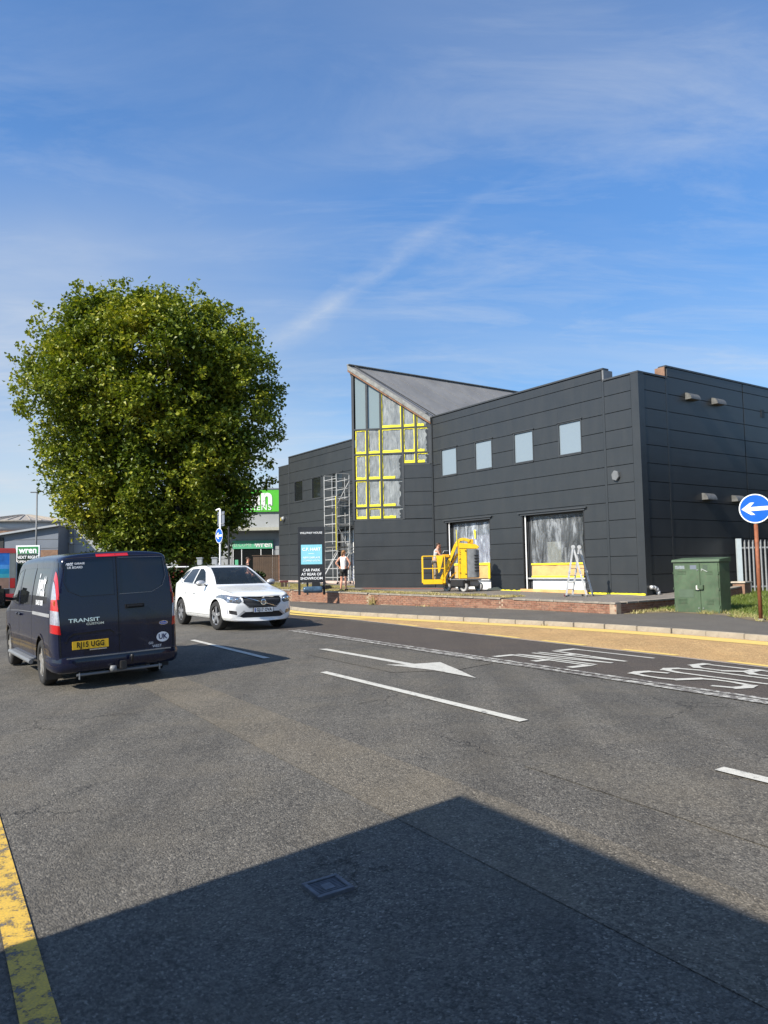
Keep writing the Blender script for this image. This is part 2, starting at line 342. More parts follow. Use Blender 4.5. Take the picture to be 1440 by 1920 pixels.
# ---------------------------------------------------------------- mesh helpers
class MB:
    """collects shapes and links them as one mesh object"""
    def __init__(s): s.v = []; s.f = []
    def add(s, vs, fs):
        o = len(s.v); s.v += [tuple(v) for v in vs]; s.f += [tuple(i + o for i in f) for f in fs]; return s
    def box(s, c, size, rot=None):
        hx, hy, hz = (d / 2 for d in size)
        pts = [Vector((x, y, z)) for x in (-hx, hx) for y in (-hy, hy) for z in (-hz, hz)]
        if rot is not None: pts = [rot @ p for p in pts]
        c = Vector(c)
        return s.add([p + c for p in pts], [(0, 1, 3, 2), (4, 6, 7, 5), (0, 4, 5, 1), (2, 3, 7, 6), (0, 2, 6, 4), (1, 5, 7, 3)])
    def span(s, a, b):
        return s.box([(p + q) / 2 for p, q in zip(a, b)], [abs(q - p) for p, q in zip(a, b)])
    def bar(s, a, b, w, h, up=(0, 0, 1)):
        a = Vector(a); b = Vector(b); d = (b - a); ln = d.length; d.normalize()
        u = Vector(up)
        if abs(d.dot(u)) > 0.98: u = Vector((1, 0, 0))
        x = d.cross(u).normalized(); y = x.cross(d)
        R = Matrix((x, d, y)).transposed()
        return s.box((a + b) / 2, (w, ln, h), R)
    def tube(s, a, b, r, n=10, r2=None, cap=True):
        a = Vector(a); b = Vector(b); d = (b - a).normalized(); r2 = r if r2 is None else r2
        u = Vector((0, 0, 1)) if abs(d.z) < 0.9 else Vector((1, 0, 0))
        x = d.cross(u).normalized(); y = d.cross(x)
        vs = []; fs = []
        for k in range(n):
            t = 2 * math.pi * k / n; e = x * math.cos(t) + y * math.sin(t)
            vs += [a + e * r, b + e * r2]
        for k in range(n):
            j = (k + 1) % n; fs.append((2 * k, 2 * j, 2 * j + 1, 2 * k + 1))
        if cap: fs += [tuple(2 * k for k in range(n))[::-1], tuple(2 * k + 1 for k in range(n))]
        return s.add(vs, fs)
    def path(s, pts, r, n=8):
        for a, b in zip(pts, pts[1:]): s.tube(a, b, r, n)
        return s
    def prism(s, poly, z0, z1, mp=None):
        """poly of (u,v); mp(u,v,w) -> point"""
        mp = mp or (lambda u, v, w: (u, v, w)); n = len(poly)
        vs = [mp(u, v, z0) for u, v in poly] + [mp(u, v, z1) for u, v in poly]
        fs = [tuple(range(n))[::-1], tuple(range(n, 2 * n))] + [(k, (k + 1) % n, (k + 1) % n + n, k + n) for k in range(n)]
        return s.add(vs, fs)
    def lathe(s, prof, n=24, c=(0, 0, 0), axis='z', cap=True):
        vs = []; fs = []; m = len(prof)
        for k in range(n):
            t = 2 * math.pi * k / n
            for r, h in prof:
                a, b = r * math.cos(t), r * math.sin(t)
                p = {'z': (a, b, h), 'y': (a, h, b), 'x': (h, a, b)}[axis]
                vs.append((p[0] + c[0], p[1] + c[1], p[2] + c[2]))
        for k in range(n):
            j = (k + 1) % n
            for i in range(m - 1): fs.append((k * m + i, j * m + i, j * m + i + 1, k * m + i + 1))
        if cap:
            if prof[0][0] > 1e-4: fs.append(tuple(k * m for k in range(n))[::-1])
            if prof[-1][0] > 1e-4: fs.append(tuple(k * m + m - 1 for k in range(n)))
        return s.add(vs, fs)
    def mesh(s, name, mat=None, smooth=False, fix=True):
        me = bpy.data.meshes.new(name); me.from_pydata(s.v, [], s.f)
        if fix:
            bm = bmesh.new(); bm.from_mesh(me); bmesh.ops.recalc_face_normals(bm, faces=bm.faces); bm.to_mesh(me); bm.free()
        if mat: me.materials.append(mat)
        if smooth:
            me.polygons.foreach_set('use_smooth', [True] * len(me.polygons))
        return me
    def build(s, name, mat, parent=None, smooth=False, bevel=0.0, loc=None, fix=True, **tags):
        me = s.mesh(name, mat, smooth, fix)
        if bevel > 0:
            bm = bmesh.new(); bm.from_mesh(me)
            bmesh.ops.bevel(bm, geom=[e for e in bm.edges if e.is_manifold and e.calc_face_angle(0) > 0.5], offset=bevel, segments=2, affect='EDGES', clamp_overlap=True)
            bm.to_mesh(me); bm.free()
        return link(name, me, parent, loc, **tags)

def link(name, me, parent=None, loc=None, rot=None, **tags):
    o = bpy.data.objects.new(name, me); COL.objects.link(o)
    if parent is not None: o.parent = parent
    if loc is not None: o.location = loc
    if rot is not None: o.rotation_euler = rot
    for k, v in tags.items():
        if v is not None: o[k] = v
    return o

def thing(name, label, cat, loc=(0, 0, 0), rz=0.0, group=None, kind=None, scale=None):
    o = bpy.data.objects.new(name, None); COL.objects.link(o)
    o.empty_display_size = 0.2
    o.location = loc; o.rotation_euler = (0, 0, rz)
    if scale: o.scale = (scale,) * 3
    if label: o['label'] = label
    if cat: o['category'] = cat
    if group: o['group'] = group
    if kind: o['kind'] = kind
    return o

def smooth_angle(o, ang=35):
    me = o.data
    me.polygons.foreach_set('use_smooth', [True] * len(me.polygons))
    me.set_sharp_from_angle(angle=rad(ang))

def text_mesh(body, size, ext=0.002, offset=0.0, align='CENTER', spacing=1.0, sx=1.0, shear=0.0, line=1.0):
    """(verts, faces) of lettering in the x/y plane, z is depth"""
    cu = bpy.data.curves.new('lettering', 'FONT'); cu.body = body; cu.size = size; cu.extrude = ext; cu.offset = offset
    cu.align_x = align; cu.align_y = 'CENTER'; cu.space_character = spacing; cu.shear = shear; cu.space_line = line
    cu.resolution_u = 3
    o = bpy.data.objects.new('lettering', cu); COL.objects.link(o)
    dg = bpy.context.evaluated_depsgraph_get(); dg.update()
    me = bpy.data.meshes.new_from_object(o.evaluated_get(dg))
    vs = [(v.co.x * sx, v.co.y, v.co.z) for v in me.vertices]; fs = [tuple(p.vertices) for p in me.polygons]
    bpy.data.objects.remove(o); bpy.data.curves.remove(cu); bpy.data.meshes.remove(me)
    return vs, fs

def lettering(body, size, origin, xdir, ydir, mat, parent, name='lettering', **kw):
    vs, fs = text_mesh(body, size, **kw)
    o = Vector(origin); x = Vector(xdir).normalized(); y = Vector(ydir).normalized(); z = x.cross(y)
    mb = MB(); mb.add([o + x * v[0] + y * v[1] + z * v[2] for v in vs], fs)
    return mb.build(name, mat, parent)

# ================================================================ GROUND
TD, SD = Vector((-0.515, 0.857)), Vector((0.857, 0.515))      # along the road (away), across the road (to the right)
def zr(s): return -0.04 * max(0.0, 6.0 - max(s, -0.1))
def RW(t, s, dz=0.0):
    return (TD.x * t + SD.x * s, TD.y * t + SD.y * s, zr(s) + dz)
def road_s(x, y): return x * SD.x + y * SD.y

def sheet(name, t0, t1, s0, s1, dz, mat, parent=None, **tags):
    """a strip lying on the cambered road, s0/s1 may be (at t0, at t1) pairs"""
    a0, a1 = s0 if isinstance(s0, tuple) else (s0, s0)
    b0, b1 = s1 if isinstance(s1, tuple) else (s1, s1)
    mb = MB(); nt_ = max(1, int(abs(t1 - t0) / 2.0))
    for i in range(nt_):
        ta, tb = t0 + (t1 - t0) * i / nt_, t0 + (t1 - t0) * (i + 1) / nt_
        def sv(t, k0, k1): return k0 + (k1 - k0) * (t - t0) / (t1 - t0)
        cuts = [0, 1]
        la, lb = sv(ta, a0, a1), sv(ta, b0, b1); ma, mb_ = sv(tb, a0, a1), sv(tb, b0, b1)
        if la < 6 < lb: cuts = [0, (6 - la) / (lb - la), 1]
        for u, v in zip(cuts, cuts[1:]):
            mb.add([RW(ta, la + (lb - la) * u, dz), RW(ta, la + (lb - la) * v, dz), RW(tb, ma + (mb_ - ma) * v, dz), RW(tb, ma + (mb_ - ma) * u, dz)], [(0, 1, 2, 3)])
    return mb.build(name, mat, parent, **tags)

g = MB()
ss = [-600, -0.1, 6, 600]
for a, b_ in zip(ss, ss[1:]):
    g.add([RW(-400, a), RW(-400, b_), RW(1500, b_), RW(1500, a)], [(0, 1, 2, 3)])
g.build('road', M['asphalt'], kind='structure')
sheet('road_lane_surface', -60, 26, 8.05, (11.0, 11.0), 0.004, M['asphalt_lane'], kind='structure')
sheet('road_trench_strip', -30, 16, (2.88, 2.75), (3.95, 3.45), 0.004, M['asphalt_strip'], kind='structure')
mbp = MB(); mbp.add([RW(t, s, 0.006) for t, s in [(12.9, 6.05), (13.3, 7.7), (9.8, 7.9), (9.5, 6.9), (9.9, 6.05)]], [(0, 1, 2, 3, 4)])
mbp.build('road_repair_patch', M['asphalt_patch'], kind='structure')
mbp = MB(); mbp.add([RW(t, s, 0.006) for t, s in [(4.9, 4.25), (4.4, 5.1), (2.9, 5.1), (2.6, 4.2)]], [(0, 1, 2, 3)])
mbp.build('road_repair_patch', M['asphalt_patch'], kind='structure')

# kerb line, near to far
KL = [Vector(p) for p in [(26, -18), (16, 0.0), (10.5, 9.9), (7.512, 15.164), (6.442, 17.069), (5.0, 19.03), (3.2, 21.0), (0.95, 23.35), (-1.25, 25.9), (-2.813, 28.2), (-4.202, 31.0), (-7.0, 36.2), (-12, 45.0), (-22, 62)]]
def smooth_line(P, n=6):
    out = []
    for i in range(len(P) - 1):
        p0, p1, p2, p3 = P[max(0, i - 1)], P[i], P[i + 1], P[min(len(P) - 1, i + 2)]
        for k in range(n):
            t = k / n
            out.append(0.5 * ((2 * p1) + (p2 - p0) * t + (2 * p0 - 5 * p1 + 4 * p2 - p3) * t * t + (-p0 + 3 * p1 - 3 * p2 + p3) * t ** 3))
    out.append(P[-1]); return out
KS = smooth_line(KL)
def offset_line(P, d):
    out = []
    for i, p in enumerate(P):
        t = (P[min(i + 1, len(P) - 1)] - P[max(i - 1, 0)]).normalized()
        out.append(p + Vector((t.y, -t.x)) * d)         # +d is away from the road
    return out
def resample(P, step):
    out = []; acc = 0; 
    out.append((P[0].copy(), (P[1] - P[0]).normalized()))
    for a, b_ in zip(P, P[1:]):
        d = (b_ - a).length
        while acc + d >= step:
            k = (step - acc) / d; a = a + (b_ - a) * k; d = (b_ - a).length; acc = 0
            out.append((a.copy(), (b_ - a).normalized() if d > 1e-6 else out[-1][1]))
        acc += d
    return out
KB = offset_line(KS, 0.125)
far = [Vector((-40, 140)), Vector((120, 140)), Vector((120, -18))]
pv_ = MB(); poly = KB + far
pv_.add([(p.x, p.y, 0.112) for p in poly], [tuple(range(len(poly)))])
pv_.build('pavement', M['pavement'], kind='structure')
# kerb stones
kerb = thing('kerb', None, None, kind='structure')
km = MB().box((0, 0.4575, 0.0), (0.125, 0.905, 0.26)).mesh('kerb_stone', M['kerb'])
bmk = bmesh.new(); bmk.from_mesh(km)
bmesh.ops.bevel(bmk, geom=[e for e in bmk.edges], offset=0.012, segments=2, affect='EDGES'); bmk.to_mesh(km); bmk.free()
rs = resample(offset_line(KS, 0.0625), 0.915)
for p, d in rs:
    if -22 < p.x < 17 and p.y > -2:
        link('kerb_stone', km, kerb, (p.x, p.y, -0.008 + random.uniform(-0.004, 0.004)), (0, 0, math.atan2(d.y, d.x) - math.pi / 2 + random.uniform(-0.004, 0.004)))
# road left of the carriageway: the near footway (outside the picture)
nf = MB()
for a, b_ in ((-0.12, 0.0),):
    nf.add([RW(-40, -0.12, 0.0), RW(-40, 0.0, 0.0), RW(60, 0.0, 0.0), RW(60, -0.12, 0.0), RW(-40, -0.12, 0.12), RW(-40, 0.0, 0.12), RW(60, 0.0, 0.12), RW(60, -0.12, 0.12)],
           [(0, 1, 2, 3), (4, 5, 6, 7), (1, 2, 6, 5), (0, 3, 7, 4)])
nf.build('near_kerb', M['kerb'], kind='structure')
nf = MB(); nf.add([RW(-40, -2.45, 0.115), RW(-40, -0.12, 0.115), RW(60, -0.12, 0.115), RW(60, -2.45, 0.115)], [(0, 1, 2, 3)])
nf.build('near_pavement', M['pavement'], kind='structure')

# bay of buff surfacing between lane and kerb
be = [(24.9, 10.97), (21, 11.22), (18.4, 11.16), (16.0, 11.0), (12.7, 10.88), (10.5, 10.83), (8.16, 10.78), (6.82, 10.68), (0, 10.5), (-20, 10.5)]
def edge_s(t):
    for (ta, sa), (tb, sb) in zip(be, be[1:]):
        if tb <= t <= ta: return sa + (sb - sa) * (t - ta) / (tb - ta)
    return be[0][1] if t > be[0][0] else be[-1][1]
def kerb_s(t):
    for a, b_ in zip(KS, KS[1:]):
        ta, tb = a.dot(TD), b_.dot(TD)
        if ta <= t <= tb:
            k = (t - ta) / (tb - ta + 1e-9); return (a.dot(SD) + (b_.dot(SD) - a.dot(SD)) * k)
    return 14.0
def strip(name, t0, t1, fa, fb, dz, mat, n=40, **tags):
    mb = MB()
    for i in range(n):
        ta = t0 + (t1 - t0) * i / n; tb = t0 + (t1 - t0) * (i + 1) / n
        mb.add([RW(ta, fa(ta), dz), RW(ta, fb(ta), dz), RW(tb, fb(tb), dz), RW(tb, fa(tb), dz)], [(0, 1, 2, 3)])
    return mb.build(name, mat, **tags)
strip('parking_bay_surface', -20, 22.2, lambda t: edge_s(t) + 0.10, lambda t: kerb_s(t) + 0.02, 0.008, M['buff'], kind='structure')
strip('bay_edging', -20, 26, lambda t: edge_s(t), lambda t: edge_s(t) + 0.10, 0.010, M['edging'], kind='structure')

mk = thing('road_markings', None, None, kind='structure')
# dashes
for t0, t1 in [(6.1, 10.75), (3.84, -0.8), (13.05, 17.6), (19.9, 24.5), (-3.0, -7.5)]:
    sheet('dash', t0, t1, 5.25, 5.37, 0.012, M['white_paint'], mk)
# worn line between lanes
strip('worn_line', -6, 18.3, lambda t: 8.00 + 0.02 * math.sin(t), lambda t: 8.17 + 0.02 * math.sin(t * 1.3), 0.012, M['worn_paint'], parent=mk)
strip('worn_line', -6, 18.3, lambda t: 8.22, lambda t: 8.33, 0.0125, M['worn_paint'], parent=mk)
# arrow
mb = MB()
mb.add([RW(*p, 0.012) for p in [(13.6, 6.62), (13.55, 6.78), (10.5, 6.84), (10.5, 6.68)]], [(0, 1, 2, 3)])
mb.add([RW(*p, 0.012) for p in [(10.5, 6.68), (10.5, 6.84), (10.42, 7.30), (9.6, 7.02), (8.63, 6.66), (9.7, 6.66), (10.72, 6.42)]], [(0, 1, 2, 3, 4, 5, 6)])
mb.build('arrow', M['white_paint'], mk)
# lettering for the far lane, read by drivers coming this way
def stroke_letter(ch):
    return {'L': [[(0, 1), (0, 0), (1, 0)]],
            'A': [[(0, 0), (0.5, 1), (1, 0)], [(0.2, 0.32), (0.8, 0.32)]],
            'N': [[(0, 0), (0, 1), (1, 0), (1, 1)]],
            'E': [[(1, 1), (0, 1), (0, 0), (1, 0)], [(0, 0.5), (0.75, 0.5)]],
            'B': [[(0, 0), (0, 1), (0.6, 1), (0.95, 0.88), (0.95, 0.64), (0.6, 0.52), (0, 0.52)], [(0.6, 0.52), (1, 0.38), (1, 0.12), (0.6, 0), (0, 0)]],
            'U': [[(0, 1), (0, 0.22), (0.2, 0.04), (0.5, 0), (0.8, 0.04), (1, 0.22), (1, 1)]],
            'S': [[(1, 0.82), (0.85, 0.97), (0.5, 1), (0.15, 0.97), (0, 0.8), (0, 0.64), (0.15, 0.54), (0.85, 0.46), (1, 0.34), (1, 0.18), (0.85, 0.03), (0.5, 0), (0.15, 0.03), (0, 0.18)]]}[ch]
def road_word(word, t_bot, t_top, s_left, s_right):
    n = len(word); pitch = (s_left - s_right) / n; wl = pitch * 0.70
    for i, ch in enumerate(word):
        mb = MB(); sl = s_left - pitch * i - pitch * 0.1; zz = 0.012
        for st in stroke_letter(ch):
            P = [Vector((t_bot + (t_top - t_bot) * v, sl - wl * u)) for u, v in st]
            for a, b_ in zip(P, P[1:]):
                d = (b_ - a).normalized(); hw = 0.040 + 0.040 * abs(d.y); zz += 0.0005
                nrm = Vector((-d.y, d.x)) * hw; e = d * hw * 0.7
                mb.add([RW(q.x, q.y, zz) for q in (a - nrm - e, a + nrm - e, b_ + nrm + e, b_ - nrm + e)], [(0, 1, 2, 3)])
        mb.build('letter', M['white_paint'], mk)
road_word('LANE', 10.45, 8.65, 10.42, 8.42)
road_word('BUS', 7.65, 5.95, 10.42, 8.50)
# bay dashes and kerb line
for t0, t1 in [(18.2, 17.1), (16.2, 14.95), (14.0, 12.8), (12.05, 10.8), (9.85, 8.65), (7.65, 6.4), (5.4, 4.2), (3.2, 2.0)]:
    strip('bay_dash', t1, t0, lambda t: edge_s(t) + 0.11, lambda t: edge_s(t) + 0.27, 0.014, M['yellow_bay'], n=3, parent=mk)
strip('kerb_yellow_line', -20, 27.5, lambda t: kerb_s(t) - 0.72, lambda t: kerb_s(t) - 0.14, 0.014, M['yellow_bay'], n=90, parent=mk)
strip('kerb_yellow_line', 20.5, 27.5, lambda t: kerb_s(t) - 1.25, lambda t: kerb_s(t) - 0.90, 0.014, M['yellow_bay'], n=20, parent=mk)
# double yellow lines beside the near kerb
sheet('yellow_line', -8, 60, 0.355, 0.495, 0.010, M['yellow_paint'], mk)
sheet('yellow_line', -8, 60, 0.13, 0.235, 0.010, M['yellow_paint'], mk)

# small cast-iron gully cover
gu = thing('gully_cover', 'small square cast iron grate set in the shaded asphalt', 'drain cover', RW(3.85, 1.915, 0.0), math.atan2(SD.y, SD.x))
gu.rotation_euler = (0, -0.04, math.atan2(SD.y, SD.x))
iron = simple('cast_iron', (0.13, 0.135, 0.15), 0.55, metal=0.5, var=0.3, vscale=20, bump=0.002, bscale=120)
hw = 0.148; gu.scale = (0.74, 0.74, 1.0)
fr = MB()
for sx, sy, a, b_ in ((0, 1, 2 * hw, 0.035), (0, -1, 2 * hw, 0.035)): fr.box((0, sy * (hw - 0.0175), 0.008), (a, b_, 0.022))
for sx in (1, -1): fr.box((sx * (hw - 0.0175), 0, 0.008), (0.035, 2 * hw - 0.07, 0.022))
fr.build('frame', iron, gu, bevel=0.003)
MB().box((0, 0, -0.004), (2 * hw - 0.07, 2 * hw - 0.07, 0.02)).build('well', M['black'], gu)
for k in range(9):
    y = -0.095 + k * 0.0238
    for x0, x1 in ((-0.108, -0.045), (0.045, 0.108)) if 2 <= k <= 6 else ((-0.108, 0.108),):
        MB().span((x0, y - 0.006, 0.002), (x1, y + 0.006, 0.013)).build('grate_bar', iron, gu)
MB().span((-0.043, -0.055, 0.002), (0.043, 0.055, 0.014)).build('centre_plate', iron, gu, bevel=0.002)

# ================================================================ TERRACE, LOW BRICK WALL, GRASS
BC = Vector((9.22, 26.88, 0.0)); BX = Vector((-0.5653, 0.8249)); BY = Vector((-0.8249, -0.5653))   # building corner and axes
def BLw(x, y, z=0.0): return Vector((BC.x + BX.x * x + BY.x * y, BC.y + BX.y * x + BY.y * y, z))
def to_bl(p):
    v = Vector((p[0] - BC.x, p[1] - BC.y)); return v.dot(BX), v.dot(BY)
def zt(p):
    x, y = to_bl(p); return 0.45 + 0.0135 * max(0, x) + 0.06 * max(0, -y) * (1 if x < 0 else 0)
WL = [Vector(p) for p in [(13.3, 28.3), (9.9, 25.2), (6.78, 22.42), (4.0, 26.33), (-0.71, 31.07), (-4.41, 35.43), (-7.6, 39.4), (-11.5, 46.0)]]
tp = [(p.x, p.y) for p in WL] + [(-14, 56), tuple(BLw(31, -3)[:2]), tuple(BLw(-1, -3)[:2])]
tb = MB(); cx_, cy_ = BLw(8, 0.5)[:2]
# triangulated so that the top can follow the slope
bm = bmesh.new(); vs = [bm.verts.new((x, y, 0)) for x, y in tp]; f = bm.faces.new(vs)
bmesh.ops.triangulate(bm, faces=[f]); bmesh.ops.subdivide_edges(bm, edges=bm.edges[:], cuts=3, use_grid_fill=True)
for v in bm.verts: v.co.z = zt(v.co) - 0.015
me = bpy.data.meshes.new('terrace'); bm.to_mesh(me); bm.free(); me.materials.append(M['terrace'])
link('terrace', me, kind='structure')

wallt = thing('brick_wall', 'low red brick retaining wall with stone coping along the pavement', 'wall')
core = MB(); bricks = []; copes = []
for i, (a, b_) in enumerate(zip(WL, WL[1:])):
    d = (b_ - a); ln = d.length; d.normalize(); out = Vector((-d.y, d.x)) if i >= 2 else Vector((-d.y, d.x))
    # outward = towards the road / grass
    mid = (a + b_) / 2
    if (mid + out - Vector(BLw(8, -5)[:2])).length < (mid - out - Vector(BLw(8, -5)[:2])).length: out = -out
    za, zb_ = zt(a), zt(b_)
    q = []
    for p, z in ((a, za), (b_, zb_)):
        for off in (-0.008, -0.22):
            e = p + out * off; q += [(e.x, e.y, 0.0), (e.x, e.y, z - 0.045)]
    core.add(q, [(0, 4, 5, 1), (2, 3, 7, 6), (1, 5, 7, 3), (0, 2, 6, 4), (0, 1, 3, 2), (4, 6, 7, 5)])
    nb = int(ln / 0.225)
    for k in range(int(ln / 0.6)):
        t = (k + 0.5) * 0.6; p = a + d * t + out * (-0.10 + random.uniform(-0.012, 0.012))
        copes.append((p, math.atan2(d.y, d.x), za + (zb_ - za) * t / ln - 0.022, math.atan2(zb_ - za, ln)))
    for c in range(7):
        for k in range(nb):
            t = (k + 0.5 + (0.5 if c % 2 else 0)) * 0.225
            if t > ln - 0.05: continue
            ztop = za + (zb_ - za) * t / ln - 0.05
            z = ztop - 0.0375 - c * 0.075
            if z < 0.10: continue
            p = a + d * t + out * (-0.045)
            bricks.append((p, math.atan2(d.y, d.x), z))
core.build('mortar_core', M['mortar'], wallt)
mbk = M['brick']; ntb = NT(mbk.node_tree); bb = mbk.node_tree.nodes['Principled BSDF']
gp = ntb.n('ShaderNodeNewGeometry').outputs['Position']
oi = ntb.n('ShaderNodeSeparateColor', {0: ntb.n('ShaderNodeTexVoronoi', {'Vector': ntb.mapping(gp, scale=(1, 1, 2.6)), 'Scale': 5.0}).outputs['Color']}).outputs[0]
src = bb.inputs['Base Color'].links[0].from_socket
L(ntb, ntb.mix(0.75, src, ntb.ramp(oi, [(0.0, (0.15, 0.08, 0.055)), (0.35, (0.25, 0.125, 0.08)), (0.7, (0.31, 0.18, 0.12)), (1.0, (0.18, 0.11, 0.085))])), bb.inputs['Base Color'])
bricks.sort(key=lambda b_: b_[0].length if b_[0].x > -5 else 1e3)
bme = MB().box((0, 0, 0), (0.212, 0.1, 0.063)).mesh('brick', M['brick'])
for p, a, z in bricks[:300]:
    link('brick', bme, wallt, (p.x + random.uniform(-.004, .004), p.y + random.uniform(-.003, .003), z), (0, random.uniform(-.01, .01), a))
rest = MB()
for p, a, z in bricks[300:]: rest.box((p.x, p.y, z), (0.212, 0.1, 0.063), Matrix.Rotation(a, 3, 'Z'))
rest.build('brick_courses', M['brick'], wallt, kind='stuff')
cme = MB().box((0, 0, 0), (0.585, 0.27, 0.05)).mesh('coping_slab', M['coping'])
for p, a, z, tl in copes:
    link('coping_slab', cme, wallt, (p.x, p.y, z), (random.uniform(-.02, .02), -tl + random.uniform(-.012, .012), a + random.uniform(-.015, .015)))

def blades(name, pts, mat, h=(0.04, 0.12), w=0.012, parent=None, lean=0.6, **tags):
    vs = []; fs = []; tint = []
    for x, y, z, dry in pts:
        a = random.uniform(0, 6.283); hh = random.uniform(*h); ww = w * random.uniform(0.6, 1.4)
        lx, ly = random.gauss(0, lean) * hh, random.gauss(0, lean) * hh
        k = len(vs)
        vs += [(x - math.cos(a) * ww, y - math.sin(a) * ww, z), (x + math.cos(a) * ww, y + math.sin(a) * ww, z), (x + lx, y + ly, z + hh)]
        fs.append((k, k + 1, k + 2)); tint.append(min(1, max(0, dry + random.gauss(0, 0.2))))
    me = bpy.data.meshes.new(name); me.from_pydata(vs, [], fs); me.materials.append(mat)
    at = me.attributes.new('tint', 'FLOAT', 'FACE'); at.data.foreach_set('value', tint)
    return link(name, me, parent, **tags)

# turf on the terrace, in a band behind the wall, dry and thin
pts = []
from mathutils import noise as mn
def seg_scatter(n, i0, i1, d0, d1, den=0.0):
    segs = list(zip(WL, WL[1:]))[i0:i1]; tot = sum((b_ - a).length for a, b_ in segs); out = []
    for _ in range(n):
        r = random.uniform(0, tot)
        for a, b_ in segs:
            l_ = (b_ - a).length
            if r <= l_: break
            r -= l_
        d = (b_ - a).normalized(); inn = Vector((d.y, -d.x))
        if inn.dot(Vector(BLw(8, -5)[:2]) - a) < 0: inn = -inn
        p = a + d * r + inn * random.uniform(d0, d1)
        out.append(p)
    return out
for p in seg_scatter(26000, 3, 7, 0.26, 1.5):
    nv = mn.noise(Vector((p.x * 1.1, p.y * 1.1, 0)))
    if nv > -0.12: pts.append((p.x, p.y, zt(p) - 0.01, 0.55 + nv))
for p in seg_scatter(16000, 5, 7, 0.3, 4.5):
    pts.append((p.x, p.y, zt(p) - 0.01, 0.4 + 0.5 * mn.noise(Vector((p.x * .8, p.y * .8, 0)))))
blades('terrace_turf', pts, G_DRY, (0.03, 0.085), 0.012, kind='stuff', label='thin dry grass growing on the terrace behind the low brick wall', category='grass')
ts = MB()
for i in range(3, 7):
    a, b_ = WL[i], WL[i + 1]; d = (b_ - a).normalized(); inn = Vector((d.y, -d.x))
    if inn.dot(Vector(BLw(8, -5)[:2]) - a) < 0: inn = -inn
    w0 = {3: 0.9, 4: 1.3, 5: 3.0, 6: 4.5}[i]; w1 = {3: 1.3, 4: 3.0, 5: 4.5, 6: 4.5}[i]
    q = [a + inn * 0.2, b_ + inn * 0.2, b_ + inn * w1, a + inn * w0]
    ts.add([(p.x, p.y, zt(p) - 0.004) for p in q], [(0, 1, 2, 3)])
ts.build('turf_soil', M['soil'], kind='structure')
# red-brown surfacing by the tower foot
rb = MB(); q = [BLw(11.2, 0.5), BLw(11.4, 1.3), BLw(14.2, 3.9), BLw(15.0, 3.2)]
q = [BLw(10.2, 0.25), BLw(10.2, 1.0), BLw(13.2, 3.3), BLw(14.0, 3.0)]
rb.add([(p.x, p.y, zt(p) + 0.004) for p in q], [(0, 1, 2, 3)])
rb.build('red_paving_band', simple('red_paving', (0.34, 0.13, 0.09), 0.9, var=0.3, vscale=6), kind='structure')

# verge at the right: soil sheet + blades
GP = [Vector(p) for p in [(6.95, 22.3), (8.55, 22.75), (9.35, 21.3), (9.15, 18.9), (10.6, 16.4), (15, 9.5), (34, 9.5), (34, 40), (13.5, 40), (13.45, 28.2), (10.0, 25.1)]]
def zg(p): return 0.118 + 0.034 * max(0, (p[0] - 8.6) * 0.8249 + (p[1] - 22.6) * 0.5653)
bm = bmesh.new(); vs = [bm.verts.new((p.x, p.y, 0)) for p in GP]; f = bm.faces.new(vs)
bmesh.ops.triangulate(bm, faces=[f]); bmesh.ops.subdivide_edges(bm, edges=bm.edges[:], cuts=4, use_grid_fill=True)
for v in bm.verts: v.co.z = zg(v.co)
me = bpy.data.meshes.new('verge'); bm.to_mesh(me); bm.free(); me.materials.append(M['soil'])
link('verge_soil', me, kind='structure')
def inside(p, poly):
    c = False; j = len(poly) - 1
    for i in range(len(poly)):
        if (poly[i].y > p.y) != (poly[j].y > p.y) and p.x < (poly[j].x - poly[i].x) * (p.y - poly[i].y) / (poly[j].y - poly[i].y) + poly[i].x: c = not c
        j = i
    return c
pts = []
edge_segs = [(GP[0], GP[1]), (GP[1], GP[2]), (GP[2], GP[3]), (GP[3], GP[4])]
def dseg(p, a, b_):
    ab = b_ - a; t = max(0, min(1, (p - a).dot(ab) / ab.length_squared)); return (p - a - ab * t).length
for _ in range(120000):
    p = Vector((random.uniform(6.9, 19), random.uniform(15, 31)))
    if not inside(p, GP): continue
    de = min(dseg(p, *s) for s in edge_segs)
    if p.x > p.y * 0.56 + 1.2: continue
    nv = mn.noise(Vector((p.x * 1.3, p.y * 1.3, 0)))
    if de < 0.35 and nv < 0.1: continue
    dry = 0.30 + 0.35 * nv + (0.55 if de < 0.6 else 0) + (0.45 if p.x < 8.6 else 0)
    pts.append((p.x, p.y, zg(p) - 0.01, dry))
blades('verge_grass', pts, G_GREEN, (0.05, 0.14), 0.013, kind='stuff', label='green grass on the verge around the cabinet and the blue sign post', category='grass')
# tufts of dry weeds at the wall foot and along the kerb
for (x, y, z, n, hgt, lab) in [(-0.55, 30.75, 0.11, 60, 0.5, 'tall dry weed growing against the brick wall in line with the tower'),
                               (2.0, 22.5, 0.0, 40, 0.10, 'low dry weed tuft in the gutter left of the kerb joint'),
                               (4.25, 20.0, 0.0, 22, 0.09, 'small dry weed tuft in the kerb joint in front of the wide shop window'),
                               (1.5, 28.6, 0.11, 20, 0.12, 'short weed at the foot of the brick wall in front of the lift')]:
    P = [(x + random.gauss(0, 0.12 if hgt < .3 else 0.07), y + random.gauss(0, 0.06), z, 0.7) for _ in range(n)]
    blades('weed_tuft', P, G_DRY, (hgt * 0.4, hgt), 0.012, lean=0.35, label=lab, category='weed')

# ================================================================ SHOWROOM BUILDING
bd = thing('showroom_building', 'anthracite panelled showroom with a sharp glazed prow being masked for repainting', 'building', BC, math.atan2(BX.y, BX.x))
